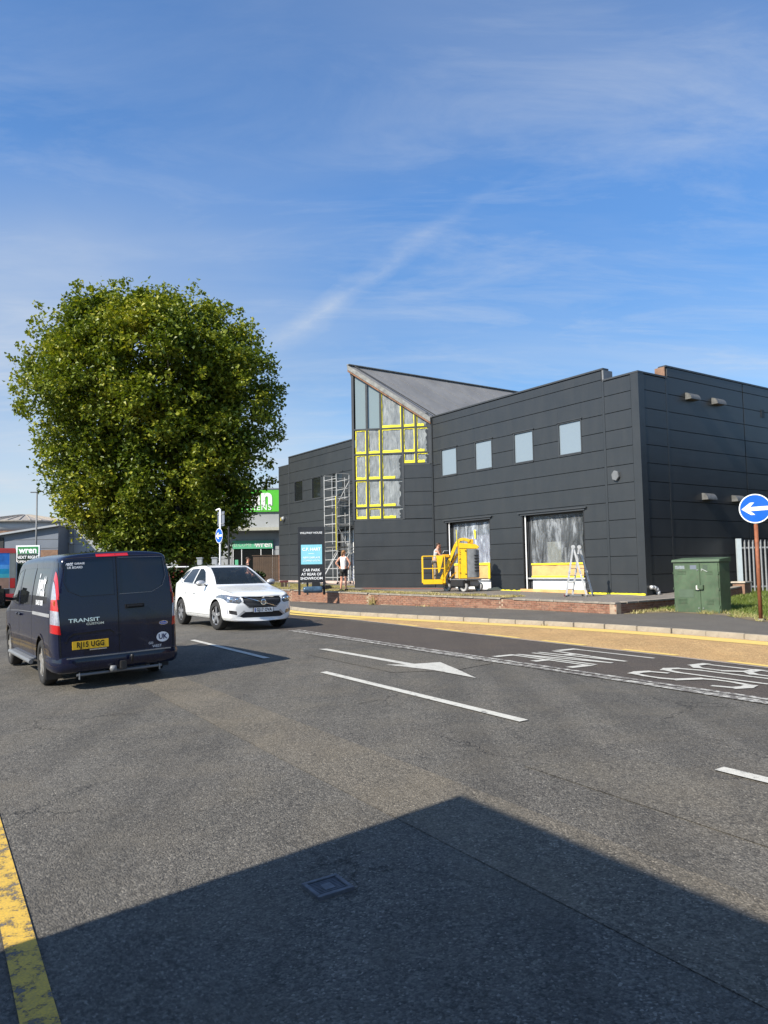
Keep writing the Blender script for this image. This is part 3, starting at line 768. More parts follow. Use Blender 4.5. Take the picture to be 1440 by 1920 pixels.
# local frame: x runs along the long front (away from the near corner), y points out of the front towards the road, z up
JX, TX = 12.03, 14.87            # where the prow leaves the front, and its tip
A45 = math.sqrt(0.5)
def ptow(a, out=0.0, z=0.0):      # along the visible prow face, a from the front to the tip
    return Vector((JX + a * A45 - out * A45, a * A45 + out * A45, z))
GAP = 0.011
ROWS = [0.0, 0.53] + [1.2 + 0.6667 * k - 0.0 for k in range(0, 12)]     # 0.. 8.53

def panels(mp, x0, x1, rows, openings, name='cladding_panel', xs=(), mat=None, thick=0.03, count=[0]):
    """split a facade strip into panel pieces round its openings; mp(u, w, z) -> local point"""
    for z0, z1 in zip(rows, rows[1:]):
        ops = [o for o in openings if o[2] < z1 - 0.02 and o[3] > z0 + 0.02 and o[0] < x1 and o[1] > x0]
        cuts = sorted(set([x0, x1] + [min(x1, max(x0, v)) for o in ops for v in o[:2]] + [v for v in xs if x0 < v < x1]))
        ends = set([x0, x1] + list(xs)); last = None
        for a, b_ in zip(cuts, cuts[1:]):
            if b_ - a < 0.03: continue
            mid = (a + b_) / 2
            zs = [(z0, z1)]
            for o in ops:
                if o[0] - 0.001 <= mid <= o[1] + 0.001:
                    nz = []
                    for p, q in zs:
                        if o[2] > p: nz.append((p, min(q, o[2])))
                        if o[3] < q: nz.append((max(p, o[3]), q))
                    zs = nz
            for p, q in zs:
                if q - p < 0.03: continue
                mb = MB(); gq = GAP if (q < z1 - 0.01 or True) else 0
                bz = random.uniform(-0.0012, 0.0012)
                il, ir = (1 if a in ends or (p, q) == (z0, z1) else 0), (1 if b_ in ends or (p, q) == (z0, z1) else 0)
                if ops and (p, q) == (z0, z1):      # full-height piece beside a pierced one
                    il = 1 if a in ends else 0.12; ir = 1 if b_ in ends else 0.12
                if ops: il, ir = max(il, 0.12) if il else 0.12, max(ir, 0.12) if ir else 0.12
                if ops: bz = 0
                c = [mp(a + 0.002 * il, 0, p + 0.003), mp(b_ - 0.002 * ir, 0, p + 0.003), mp(b_ - 0.002 * ir, 0, q - gq), mp(a + 0.002 * il, 0, q - gq)]
                e = [mp(a + 0.008 * il, thick + bz, p + 0.009), mp(b_ - 0.008 * ir, thick + bz, p + 0.009), mp(b_ - 0.008 * ir, thick + bz, q - gq - 0.006), mp(a + 0.008 * il, thick + bz, q - gq - 0.006)]
                mb.add(c + e, [(4, 5, 6, 7), (0, 1, 5, 4), (1, 2, 6, 5), (2, 3, 7, 6), (3, 0, 4, 7)])
                mb.build(name, mat or M['clad'], bd)
front = lambda u, w, z: (u, w, z)
side = lambda u, w, z: (-w, -u, z)
tower = lambda u, w, z: tuple(ptow(u, w, z))
# openings on the long front (x0, x1, z0, z1)
SHOP = [(2.66, 6.02, 0.30, 3.72), (7.98, 11.05, 0.30, 3.72), (19.3, 21.3, 0.55, 3.92)]
WIN = [(2.68, 3.80, 5.94, 7.20), (5.25, 6.33, 5.94, 7.20), (7.76, 8.84, 5.94, 7.20), (10.19, 11.29, 5.94, 7.20),
       (20.5, 21.6, 5.94, 7.20), (23.02, 24.10, 5.94, 7.20), (25.35, 26.43, 5.94, 7.20)]
OPS = [(a - 0.04, b_ + 0.04, c - 0.03, d + 0.03) for a, b_, c, d in WIN] + [(a, b_, c, d) for a, b_, c, d in SHOP]
# backing shell: walls with real openings are pieced from blocks
def shell(name, x0, x1, zt_, ops, yb=-0.22, yf=-0.004, mp=front):
    cutx = sorted(set([x0, x1] + [v for o in ops if o[0] < x1 and o[1] > x0 for v in (max(x0, o[0]), min(x1, o[1]))]))
    mb = MB()
    for a, b_ in zip(cutx, cutx[1:]):
        m_ = (a + b_) / 2; zs = [(-0.1, zt_)]
        for o in ops:
            if o[0] <= m_ <= o[1]:
                nz = []
                for p, q in zs:
                    if o[2] > p: nz.append((p, min(q, o[2])))
                    if o[3] < q: nz.append((max(p, o[3]), q))
                zs = nz
        for p, q in zs:
            if q - p > 0.001: mb.add([mp(u, v, z) for u in (a, b_) for v in (yb, yf) for z in (p, q)], [(0, 1, 3, 2), (4, 6, 7, 5), (0, 4, 5, 1), (2, 3, 7, 6), (0, 2, 6, 4), (1, 5, 7, 3)])
    return mb.build(name, M['seam'], bd)
shell('wall', 0.01, 1.58, 8.46, [])
shell('wall', 1.58, JX, 8.90, OPS)
shell('wall', 17.0, 27.22, 8.90, OPS)
shell('wall', 27.22, 28.7, 8.40, [])
shell('wall', 0.01, 1.66, 8.46, [], mp=side)
shell('wall', 1.66, 40, 8.88, [], mp=side)
rows_lo = [r for r in ROWS] + [8.46]; rows_hi = [r for r in ROWS] + [8.90]
rows_lo = [r for r in ROWS if r < 8.46 - 0.1] + [8.44]; rows_hi = ROWS + [8.88]
rb0 = lambda rr, z: [z] + [r for r in rr if r > z + 0.1]
panels(front, 0.30, 1.50, rb0(rows_lo, 0.0), [], xs=())
panels(front, 1.60, JX - 0.08, rb0(rows_hi, 0.0), OPS)
panels(front, 17.0, 27.18, rb0(rows_hi, 0.12), OPS, xs=())
panels(front, 27.26, 28.62, rb0(rows_lo, 0.2), [])
panels(side, 0.30, 1.58, rb0(rows_lo, 0.0), [])
panels(side, 1.70, 6.72, rb0(rows_hi, 0.0), [])
panels(side, 6.76, 11.8, rb0(rows_hi, 0.0), [])
panels(side, 11.84, 24, rb0(rows_hi, 0.0), [])
# corner flashings and cover strips
mb = MB(); mb.prism([(-0.040, -0.29), (0.29, -0.29), (0.29, 0.040), (-0.040, 0.040)], 0.0, 8.44)
mb = MB(); mb.span((-0.042, -0.29, 0.0), (-0.0, 0.042, 8.455)); mb.span((0.0, 0.0, 0.0), (0.29, 0.042, 8.455))
mb.build('corner_flashing', M['clad'], bd)
MB().span((1.50, 0.0, 0.0), (1.60, 0.036, 8.455)).build('cover_strip', M['clad'], bd)
MB().span((27.18, 0.0, 0.2), (27.26, 0.04, 8.42)).build('cover_strip', M['trim'], bd)
MB().span((-0.036, -1.70, 0.0), (0.0, -1.58, 8.455)).build('cover_strip', M['clad'], bd)
MB().span((28.62, -0.2, 0.1), (28.70, 0.04, 8.44)).build('corner_flashing', M['trim'], bd)
MB().span((JX - 0.08, -0.04, 0.0), (JX + 0.03, 0.07, 8.90)).build('downpipe_cover', M['clad'], bd, bevel=0.01)
# parapet cappings
def capping(a, b_, z, w=0.34, name='parapet_capping', h=0.07, off=0.045):
    mb = MB(); a = Vector(a); b_ = Vector(b_); d = (b_ - a).normalized(); n = Vector((-d.y, d.x, 0))
    mid = (a + b_) / 2 + n * (off - w / 2)
    mb.box((mid.x, mid.y, z + h / 2), ((b_ - a).length, w, h), Matrix.Rotation(math.atan2(d.y, d.x), 3, 'Z'))
    return mb.build(name, M['trim'], bd, bevel=0.008)
capping((-0.05, 0, 0), (1.55, 0, 0), 8.462)
capping((1.50, 0, 0), (JX - 0.02, 0, 0), 8.905)
capping((17.0, 0, 0), (27.30, 0, 0), 8.905)
capping((27.33, 0, 0), (28.75, 0, 0), 8.402)
capping((0, -1.66, 0), (0, -0.30, 0), 8.462)
capping((0, -40, 0), (0, -1.62, 0), 8.885)
# parapet return ends
MB().span((1.50, -0.50, 8.40), (1.575, 0.02, 8.90)).build('parapet_end', M['grey_metal'], bd)
MB().span((0.0, -1.655, 8.40), (0.42, -1.60, 8.90)).build('parapet_end', M['building_brick'], bd)
MB().span((27.24, -0.3, 8.40), (27.30, 0.02, 8.90)).build('parapet_end', M['trim'], bd)
# flat roof and back walls
mb = MB(); mb.span((0.25, -24, 8.1), (28.5, -0.24, 8.2)); mb.build('flat_roof', M['trim'], bd)
mb = MB(); mb.span((28.5, -24, 0), (28.7, -0.24, 8.4)); mb.build('wall', M['seam'], bd)
# ---- small upper windows
def window(x0, x1, z0, z1, gm, fm='trim', dep=0.06):
    wdw = MB()
    t = 0.045
    wdw.span((x0 - 0.04, -0.05, z0 - 0.03), (x0 - 0.04 + t, 0.045, z1 + 0.03)); wdw.span((x1 + 0.04 - t, -0.05, z0 - 0.03), (x1 + 0.04, 0.045, z1 + 0.03))
    wdw.span((x0 - 0.04 + t, -0.05, z1 + 0.03 - t), (x1 + 0.04 - t, 0.045, z1 + 0.03)); wdw.span((x0 - 0.04 + t, -0.05, z0 - 0.03), (x1 + 0.04 - t, 0.045, z0 - 0.03 + t))
    f_ = wdw.build('window', M[fm], bd)
    MB().span((x0, -0.03, z0), (x1, -0.01, z1)).build('pane', gm, f_)
    MB().span((x0 - 0.03, -0.05, z0 - 0.075), (x1 + 0.03, 0.065, z0 - 0.045)).build('sill', M[fm], f_)
    MB().span((x0 - 0.10, 0.032, z1 + 0.035), (x1 + 0.10, 0.075, z1 + 0.065)).build('drip_flashing', M[fm], f_)
    return f_
M['glass_sky'] = glass_dark('frosted_blue_grey_glass', (0.20, 0.245, 0.28), 0.10, 0.8)
for i, wv in enumerate(WIN):
    window(*wv, M['glass_sky'] if i < 4 else M['glass_dark'])
MB().span((1.0, -0.9, 5.5), (12.0, -0.75, 7.6)).build('inner_wall', M['trim'], bd)
# ---- shop windows
def rough_strip(x0, x1, z, h, y, jag, mat, name, parent, n=26, vertical=False):
    mb = MB(); top = []; bot = []
    for i in range(n + 1):
        u = x0 + (x1 - x0) * i / n
        a = z + random.uniform(-jag, jag) * 0.4; b_ = z + h + random.uniform(-jag, jag)
        if vertical: top.append((b_, y, u)); bot.append((a, y, u))
        else: top.append((u, y, b_)); bot.append((u, y, a))
    mb.add(top + bot, [(i, i + 1, n + 2 + i, n + 1 + i) for i in range(n)])
    return mb.build(name, mat, parent)
def wrinkle_sheet(x0, x1, z0, z1, y, amp, mat, name, parent, n=28, m=24, f=2.3):
    mb = MB(); vs = []; fs = []
    for j in range(m + 1):
        for i in range(n + 1):
            u, v = x0 + (x1 - x0) * i / n, z0 + (z1 - z0) * j / m
            vs.append((u, y + amp * (mn.noise(Vector((u * f, v * f * 0.6, 5.1))) + 0.6 * mn.noise(Vector((u * f * 4, v * f, 2)))), v))
    for j in range(m):
        for i in range(n):
            k = j * (n + 1) + i; fs.append((k, k + 1, k + n + 2, k + n + 1))
    return mb.add(vs, fs).build(name, mat, parent, smooth=True)
def shop_window(x0, x1, z0, z1, kind):
    fr_ = MB(); d0 = -0.30
    # deep dark reveal
    fr_.span((x0, d0, z0), (x0 + 0.05, 0.03, z1)); fr_.span((x1 - 0.05, d0, z0), (x1, 0.03, z1))
    fr_.span((x0 + 0.05, d0, z1 - 0.05), (x1 - 0.05, 0.03, z1)); fr_.span((x0 + 0.05, d0, z0), (x1 - 0.05, -0.02, z0 + 0.05))
    f_ = fr_.build('shop_window', M['black'], bd)
    fx0, fx1 = x0 + 0.28, x1 - 0.30
    # frame posts
    fm = MB(); fm.span((x0 + 0.05, d0 - 0.02, z0), (fx0, d0 + 0.05, z1)); fm.span((fx1, d0 - 0.02, z0), (x1 - 0.05, d0 + 0.05, z1)); fm.span((fx0, d0 - 0.02, z1 - 0.22), (fx1, d0 + 0.05, z1))
    fm.build('frame', M['trim'], f_)
    MB().span((fx0, d0 - 0.02, z0 + 0.9), (fx1, d0 - 0.005, z1 - 0.22)).build('pane', GLASS_CLEAR, f_)
    MB().span((x0 - 0.16, 0.032, z1 + 0.03), (x1 + 0.18, 0.12, z1 + 0.075)).build('canopy_flashing', M['trim'], f_)
    MB().span((x0 - 0.05, 0.0, z1 - 0.05), (x1 + 0.05, 0.07, z1 + 0.03)).build('head_flashing', M['trim'], f_)
    return f_, fx0, fx1, d0
GLASS_CLEAR, ntg, bgl = new_mat('clear_glass')
bgl.inputs['Base Color'].default_value = (0.02, 0.025, 0.03, 1); bgl.inputs['Roughness'].default_value = 0.03; bgl.inputs['Alpha'].default_value = 0.30
# wide window (nearest)
f_, fx0, fx1, d0 = shop_window(*SHOP[0], 0)
white_low = [0.62, 1.02]
MB().span((fx0, d0 + 0.055, 0.55), (fx1, d0 + 0.08, 1.00)).build('sill_panel', M['white'], f_)
for k in range(4): MB().span((fx0, d0 + 0.08, 0.60 + k * 0.1), (fx1, d0 + 0.086, 0.68 + k * 0.1)).build('sill_rib', M['white'], f_)
wrinkle_sheet(fx0, fx1, 1.12, 1.62, d0 + 0.12, 0.025, M['paper'], 'masking_paper', f_)
rough_strip(fx0, fx1, 1.60, 0.07, d0 + 0.155, 0.006, M['tape'], 'masking_tape', f_)
rough_strip(fx0, fx1, 1.09, 0.06, d0 + 0.155, 0.006, M['tape'], 'masking_tape', f_)
wrinkle_sheet(fx0, fx1, 1.66, SHOP[0][3] - 0.12, d0 + 0.10, 0.05, M['film_clear'], 'plastic_film', f_)
MB().span((fx0 - 0.1, d0 + 0.14, 1.02), (fx1 + 0.28, d0 + 0.20, 1.08)).build('rail', M['alu'], f_)
MB().tube((SHOP[0][1] - 0.13, -0.05, 0.42), (SHOP[0][1] - 0.13, -0.05, SHOP[0][3] - 0.05), 0.03).build('white_pipe', M['pvc'], f_)
f2, gx0, gx1, d0 = shop_window(*SHOP[1], 1)
MB().span((gx0, d0 + 0.055, 0.55), (gx1, d0 + 0.08, 1.00)).build('sill_panel', M['white'], f2)
wrinkle_sheet(gx0, gx1, 1.05, 1.70, d0 + 0.12, 0.025, M['paper'], 'masking_paper', f2)
rough_strip(gx0, gx1, 1.64, 0.10, d0 + 0.155, 0.006, M['tape'], 'masking_tape', f2)
rough_strip(1.00, 1.64, gx0, 0.12, d0 + 0.16, 0.02, M['tape'], 'masking_tape', f2, vertical=True)
wrinkle_sheet(gx0, gx1, 1.74, SHOP[1][3] - 0.15, d0 + 0.10, 0.05, film('bright_masking_film', (0.62, 0.68, 0.78), 0.9, 0.7), 'plastic_film', f2)
rough_strip(2.85, 3.25, 9.15, 0.10, d0 + 0.17, 0.03, M['tape'], 'masking_tape', f2, n=8, vertical=True)
MB().tube((SHOP[1][1] - 0.13, -0.05, 0.45), (SHOP[1][1] - 0.13, -0.05, SHOP[1][3] - 0.05), 0.03).build('white_pipe', M['pvc'], f2)
MB().span((gx0 - 0.25, d0 + 0.18, 1.00), (gx1, d0 + 0.23, 1.04)).build('rail', M['trim'], f2)
f3, hx0, hx1, d0 = shop_window(*SHOP[2], 2)
wrinkle_sheet(hx0, hx1, 0.85, SHOP[2][3] - 0.2, d0 + 0.10, 0.04, M['film_clear'], 'plastic_film', f3)
MB().span((hx0 + 0.02, d0 + 0.1, 0.6), (hx0 + 0.09, d0 + 0.17, 3.8)).build('white_bar', M['white'], f3)
MB().span((hx0 + 0.62, d0 + 0.1, 0.6), (hx0 + 0.67, d0 + 0.17, 3.8)).build('white_bar', M['white'], f3)
# interiors seen through the film
shop_in = simple('pale_interior', (0.80, 0.83, 0.90), 0.7, var=0.1)
for (a, b_, dep, mt) in ((2.2, 6.6, -4.0, simple('dark_interior', (0.045, 0.048, 0.05), 0.8)), (7.2, 12.0, -2.2, shop_in), (18.6, 22.4, -1.6, shop_in)):
    mb = MB(); mb.span((a, dep - 0.1, 0.0), (b_, dep, 4.3)); mb.span((a, dep, 0.0), (a + 0.1, -0.4, 4.3)); mb.span((b_ - 0.1, dep, 0.0), (b_, -0.4, 4.3)); mb.span((a, dep, 4.2), (b_, -0.3, 4.3)); mb.span((a, dep, 0.3), (b_, -0.3, 0.42))
    mb.build('inner_room', mt, bd)
MB().span((4.55, -0.75, 1.25), (5.30, -0.70, 2.55)).build('display_board', simple('cream_board', (0.80, 0.82, 0.70), 0.6, var=0.05), bd)
MB().span((4.32, -0.80, 1.2), (4.42, -0.75, 2.3)).build('display_board', M['white'], bd)
MB().span((3.05, -0.9, 1.2), (3.35, -0.85, 2.3)).build('display_board', M['white'], bd)
MB().span((7.6, -0.95, 1.0), (11.4, -0.88, 3.5)).build('display_backdrop', simple('bright_backdrop', (0.88, 0.92, 0.98), 0.5, var=0.08), bd)
lilac = simple('lilac_display', (0.60, 0.62, 0.80), 0.5, var=0.15)
for x0, x1, z0, z1, mt in ((9.9, 10.6, 1.4, 3.0, lilac), (8.9, 9.8, 1.5, 3.1, lilac), (8.2, 8.8, 1.6, 2.9, lilac), (9.82, 9.88, 1.2, 3.4, M['white']), (8.3, 10.7, 3.12, 3.3, M['white'])):
    MB().span((x0, -0.78, z0), (x1, -0.74, z1)).build('display_panel', mt, bd)
for x0, x1, z0, z1, mt in ((20.3, 20.8, 1.0, 2.4, lilac), (19.6, 20.1, 1.0, 2.6, lilac), (20.15, 20.25, 0.9, 3.6, M['white'])):
    MB().span((x0, -0.78, z0), (x1, -0.74, z1)).build('display_panel', mt, bd)

# ---- the prow
TL = 4.0
ROOF_J, ROOF_T = 8.92, 11.55
def zroof(a): return ROOF_J + (ROOF_T - ROOF_J) * a / TL
tr_rows = [0.0, 0.63, 1.30, 1.97, 2.64, 3.30, 3.95]
panels(tower, 0.06, TL - 0.05, tr_rows, [])
panels(tower, 0.06, 1.49, [3.97, 4.62, 5.29, 5.96, 6.62], [])
tw = MB()
def quad_wall(mb, mpf, a0, a1, z0, z1, w0, w1):
    mb.add([mpf(u, v, z) for u in (a0, a1) for v in (w0, w1) for z in (z0, z1)], [(0, 1, 3, 2), (4, 6, 7, 5), (0, 4, 5, 1), (2, 3, 7, 6), (0, 2, 6, 4), (1, 5, 7, 3)])
quad_wall(tw, tower, 0.0, TL - 0.02, -0.1, 3.95, -0.2, -0.004); quad_wall(tw, tower, 0.0, 1.5, 3.95, 6.60, -0.2, -0.004)
tw.build('wall', M['seam'], bd)
# the prow's other face, turned away from the road
tip = ptow(TL); back = Vector((17.7, 0, 0))
def prow2(u, w, z): d = Vector((A45, -A45, 0)); n = Vector((A45, A45, 0)); p = Vector((tip.x, tip.y, 0)) + d * u + n * w; return (p.x, p.y, z)
mb = MB(); quad_wall(mb, prow2, 0.03, 4.0, 0, 3.95, -0.2, 0); mb.build('wall', M['clad'], bd)
mb = MB(); mb.add([prow2(0.03, 0, 3.95), prow2(4.0, 0, 3.95), prow2(4.0, 0, 8.9), prow2(0.03, 0, ROOF_T - 0.1)], [(0, 1, 2, 3)]); mb.build('glazed_face', M['glass_dark'], bd)
CUT = [0.13, 0.81, 1.47, 2.56, 3.26, 3.90]
RZ = [3.98, 4.58, 5.94, 7.23, 8.49]
mull = []
for i, a in enumerate(CUT + [TL]):
    z0 = 6.66 if a < 1.4 else 3.95
    mull.append((a, z0))
for a, z0 in mull:
    wdt = 0.05 if a < TL else 0.09
    if a == 3.90: continue
    m_ = MB(); q0, q1 = a - wdt, a + wdt * (0.3 if a == TL else 1)
    za, zb_ = zroof(max(0, q0)) - 0.05, zroof(q1) - 0.05
    if a == TL: za = zb_ = ROOF_T - 0.12
    m_.add([tower(q0, -0.10, z0), tower(q1, -0.10, z0), tower(q1, -0.10, zb_), tower(q0, -0.10, za), tower(q0, 0.05, z0), tower(q1, 0.05, z0), tower(q1, 0.05, zb_), tower(q0, 0.05, za)],
           [(0, 1, 2, 3), (4, 5, 6, 7), (0, 1, 5, 4), (1, 2, 6, 5), (2, 3, 7, 6), (3, 0, 4, 7)])
    m_.build('mullion', M['trim'], bd)

jamb = MB(); quad_wall(jamb, tower, 0.02, 0.09, 6.66, 8.85, -0.1, 0.05); jamb.build('mullion', M['trim'], bd)
for z in RZ[1:] + [3.965]:
    a0 = 1.5 if z < 6.6 else 0.1
    t_ = MB(); quad_wall(t_, tower, a0, TL, z - 0.035, z + 0.035, -0.1, 0.042); t_.build('transom', M['trim'], bd)
t_ = MB(); quad_wall(t_, tower, 0.1, 1.44, 6.60, 6.70, -0.1, 0.042); t_.build('transom', M['trim'], bd)
inner = MB(); inner.add([tower(0.1, -0.5, 3.9), tower(3.6, -0.5, 3.9), tower(3.6, -0.5, 10.8), tower(0.1, -0.5, 8.8)], [(0, 1, 2, 3)]); inner.build('inner_blind', M['grey_wall'], bd)
def cell(a0, a1, z0, z1, clean, ragged=False):
    """one glazing cell: pane, film and a frame of tape"""
    e = 0.055; a0 += e; a1 -= e; z0 += 0.04
    tl, tr = (min(z1 - 0.04, zroof(a0) - 0.12), min(z1 - 0.04, zroof(a1) - 0.12))
    sub = z1 > 9
    if sub: tl, tr = zroof(a0) - 0.14, zroof(a1) - 0.14
    P = lambda a, z, w=0.0: tower(a, w, z)
    mb = MB(); mb.add([P(a0, z0, -0.03), P(a1, z0, -0.03), P(a1, tr, -0.03), P(a0, tl, -0.03)], [(0, 1, 2, 3)])
    pn = mb.build('window_pane', M['glass_pale'] if clean else M['glass'], bd)
    if clean: return
    n = 10; vs = []; fs = []
    for j in range(n + 1):
        for i in range(n + 1):
            a = a0 + (a1 - a0) * i / n; tz = tl + (tr - tl) * i / n; z = z0 + (tz - z0) * j / n
            vs.append(P(a, z, -0.012 + 0.020 * mn.noise(Vector((a * 3.1, z * 2.3, 1)))))
    for j in range(n):
        for i in range(n):
            k = j * (n + 1) + i; fs.append((k, k + 1, k + n + 2, k + n + 1))
    MB().add(vs, fs).build('plastic_film', M['film'], pn, smooth=True)
    def tape(p, q, w, nx, jag=0.012, n=9):
        """strip from p to q in (a, z), width w towards (nx, nz)"""
        mb = MB(); A_, B_ = [], []
        for i in range(n + 1):
            a = p[0] + (q[0] - p[0]) * i / n; z = p[1] + (q[1] - p[1]) * i / n; ww = w * random.uniform(0.85, 1.15) + random.uniform(-jag, jag)
            A_.append(P(a, z, 0.014)); B_.append(P(a + nx[0] * ww, z + nx[1] * ww, 0.014))
        mb.add(A_ + B_, [(i, i + 1, n + 2 + i, n + 1 + i) for i in range(n)]); mb.build('masking_tape', M['tape'], pn)
    w_ = 0.042
    tape((a0, z0), (a1, z0), 0.12, (0, 1)) if not ragged else tape((a0 + (a1 - a0) * 0.35, z0), (a1, z0), 0.12, (0, 1))
    tape((a1, z0 + 0.1), (a1, tr), w_, (-1, 0)); 
    if not ragged: tape((a0, z0 + 0.1), (a0, tl), w_, (1, 0))
    if sub or random.random() < 0.4: tape((a0 + 0.05, tl), (a1 - 0.05, tr), 0.05, (0, -1))
    if ragged:
        mb = MB(); A_, B_ = [], []; n = 14
        for i in range(n + 1):
            z = z0 + (tr - 0.1 - z0) * i / n; A_.append(P(a0 - 0.03, z, 0.024)); B_.append(P(a0 + 0.10 + random.uniform(-0.04, 0.07), z, 0.024))
        mb.add(A_ + B_, [(i, i + 1, n + 2 + i, n + 1 + i) for i in range(n)]); mb.build('overspray_edge', M['clad'], pn)
ZR = RZ + [12.0]
for ci, (a0, a1) in enumerate(zip(CUT, CUT[1:])):
    for ri, (z0, z1) in enumerate(zip(ZR, ZR[1:])):
        if a1 < 1.5 and z1 < 7.0: continue
        if a1 < 1.5 and ri == 2: z0 = 6.68
        cell(a0, a1, z0, z1, ri == 4 and ci >= 3, ragged=(ci == 0 and ri >= 2) or (ci == 2 and ri <= 2))
# roof over the prow: a steep gable whose ridge runs straight back
RL = 11.6
back_v = Vector((0, -1, 0))
Jp = Vector((JX - 0.02, 0.10, ROOF_J)); Tp = Vector((TX + 0.02, A45 * TL + 0.22, 11.78)); Kp = Vector((17.75, 0.1, ROOF_J))
def slab(mb, pts, th):
    n = len(pts); a = (Vector(pts[1]) - Vector(pts[0])).cross(Vector(pts[2]) - Vector(pts[0])).normalized() * th
    mb.add([tuple(p) for p in pts] + [tuple(Vector(p) - a) for p in pts], [tuple(range(n)), tuple(range(n, 2 * n))[::-1]] + [(k, k + n, (k + 1) % n + n, (k + 1) % n) for k in range(n)])
Jb, Tb, Kb = Jp + back_v * 11, Tp + back_v * (RL + 2.0), Kp + back_v * 11
mb = MB(); slab(mb, [Jp, Jb, Tb, Tp], 0.10); mb.build('prow_roof', M['roof'], bd)
mb = MB(); slab(mb, [Kp, Tp, Tb, Kb], 0.10); mb.build('prow_roof', M['roof'], bd)
for k in range(1, 9):   # lapped sheet joints down the visible slope
    y = -1.24 * k
    a = Jp + Vector((0, y, 0)); b_ = Tp + Vector((0, y, 0)); k_ = 0.0
    MB().bar(a + Vector((-0.0, 0, 0.003)), b_ + Vector((-0.0, 0, 0.003)), 0.03, 0.010).build('roof_seam', M['roof'], bd)
MB().bar(Tp + Vector((0, 0, 0.03)), Tb + Vector((0, 0, 0.03)), 0.22, 0.05).build('ridge_capping', M['verge'], bd, bevel=0.01)
# verge board, gutter line and the raw strip under it
vd = (Tp - Jp)
mb = MB(); o_ = Vector((-A45, A45, 0)) * 0.06
mb.add([Jp + o_, Tp + o_, Tp + o_ - Vector((0, 0, 0.24)), Jp + o_ - Vector((0, 0, 0.24)), Jp, Tp, Tp - Vector((0, 0, 0.24)), Jp - Vector((0, 0, 0.24))],
       [(0, 1, 2, 3), (4, 7, 6, 5), (0, 4, 5, 1), (3, 2, 6, 7), (0, 3, 7, 4), (1, 5, 6, 2)]); mb.build('verge_board', M['verge'], bd)
o2 = Vector((-A45, A45, 0)) * 0.03
mb = MB(); z0_, z1_ = Vector((0, 0, 0.243)), Vector((0, 0, 0.33))
q = [Jp + o2 - z0_, Tp + o2 - z0_, Tp + o2 - z1_, Jp + o2 - z1_]; q2 = [p - o2 * 3 for p in q]
mb.add(q + q2, [(0, 1, 2, 3), (4, 7, 6, 5), (0, 4, 5, 1), (3, 2, 6, 7)]); mb.build('timber_trim', M['rust_trim'], bd)
MB().bar(Jp + Vector((-0.16, -0.30, 0.05)), Tp + Vector((-0.02, -0.30, 0.05)), 0.04, 0.05).build('gutter_edge', M['black'], bd)
# ---- plinth strips and yellow tape along the base
rough_strip(0.0, 2.6, 0.46, 0.07, 0.065, 0.008, M['tape'], 'masking_tape', bd)
wrinkle_sheet(2.5, 6.1, 0.46, 0.62, 0.16, 0.10, M['paper'], 'floor_paper', bd, n=30, m=6)
rough_strip(6.0, 8.0, 0.50, 0.06, 0.10, 0.02, M['tape'], 'masking_tape', bd)
MB().span((19.0, 0.035, 0.6), (28.7, 0.07, 0.88)).build('plinth', simple('pale_plinth', (0.50, 0.38, 0.32), 0.9, var=0.2), bd)
# ---- wall fittings
def hood(y0, zb_, w=0.62, h=0.26, d=0.26):
    """quarter-round vent cowl on the side wall"""
    mb = MB(); n = 8; pr = [(0.0, 0.0)] + [(math.cos(math.pi / 2 * k / n) , math.sin(math.pi / 2 * k / n)) for k in range(n + 1)]
    pts = [(-0.032 - d * c, zb_ + h * s_) for c, s_ in pr[1:]] + [(-0.032, zb_)]
    mb.prism(pts, -y0 - w, -y0, mp=lambda u, v, w_: (u, w_, v))
    o = mb.build('wall_vent', M['vent'], bd); smooth_angle(o, 40)
    return o
hood(2.78, 7.78); hood(4.50, 7.78); hood(3.55, 3.98); hood(5.56, 3.98)
MB().span((-0.05, -8.30, 7.62), (-0.028, -8.05, 7.95)).build('wall_grille', M['black'], bd)
mb = MB(); hexa = [(0.17 * math.cos(math.pi / 3 * k + 0.3), 0.20 * math.sin(math.pi / 3 * k + 0.3)) for k in range(6)]
mb.prism(hexa, 0.03, 0.13, mp=lambda u, v, w_: (1.07 + u, w_, 4.83 + v)); mb.build('alarm_box', M['grey_metal'], bd, bevel=0.012)
lp = thing('bulkhead', None, None); lp.parent = bd; lp.location = (27.95, 0.1, 4.93)
MB().lathe([(0.02, -0.06), (0.14, -0.06), (0.16, 0.0), (0.12, 0.1), (0.03, 0.14)], 16, axis='y').build('lamp_housing', M['galv'], lp, smooth=True)
MB().box((0.04, 0.10, -0.03), (0.09, 0.12, 0.2)).build('lamp_lens', simple('amber_lens', (0.55, 0.42, 0.08), 0.3), lp)
# elbow pipe at the foot of the near corner
el = MB(); P_ = [Vector((-0.08 - 0.0, -0.18, 0.72)), Vector((-0.14, -0.18, 0.72)), Vector((-0.24, -0.20, 0.68)), Vector((-0.30, -0.24, 0.58)), Vector((-0.32, -0.26, 0.44))]
P_ = [Vector((-0.10, -0.10, 0.74)), Vector((-0.13, -0.22, 0.74)), Vector((-0.14, -0.36, 0.70)), Vector((-0.14, -0.46, 0.60)), Vector((-0.14, -0.50, 0.46))]
el.path(P_, 0.07, 12); el.build('elbow_pipe', M['alu'], bd, smooth=True)
# yellow tapes lying by the foot

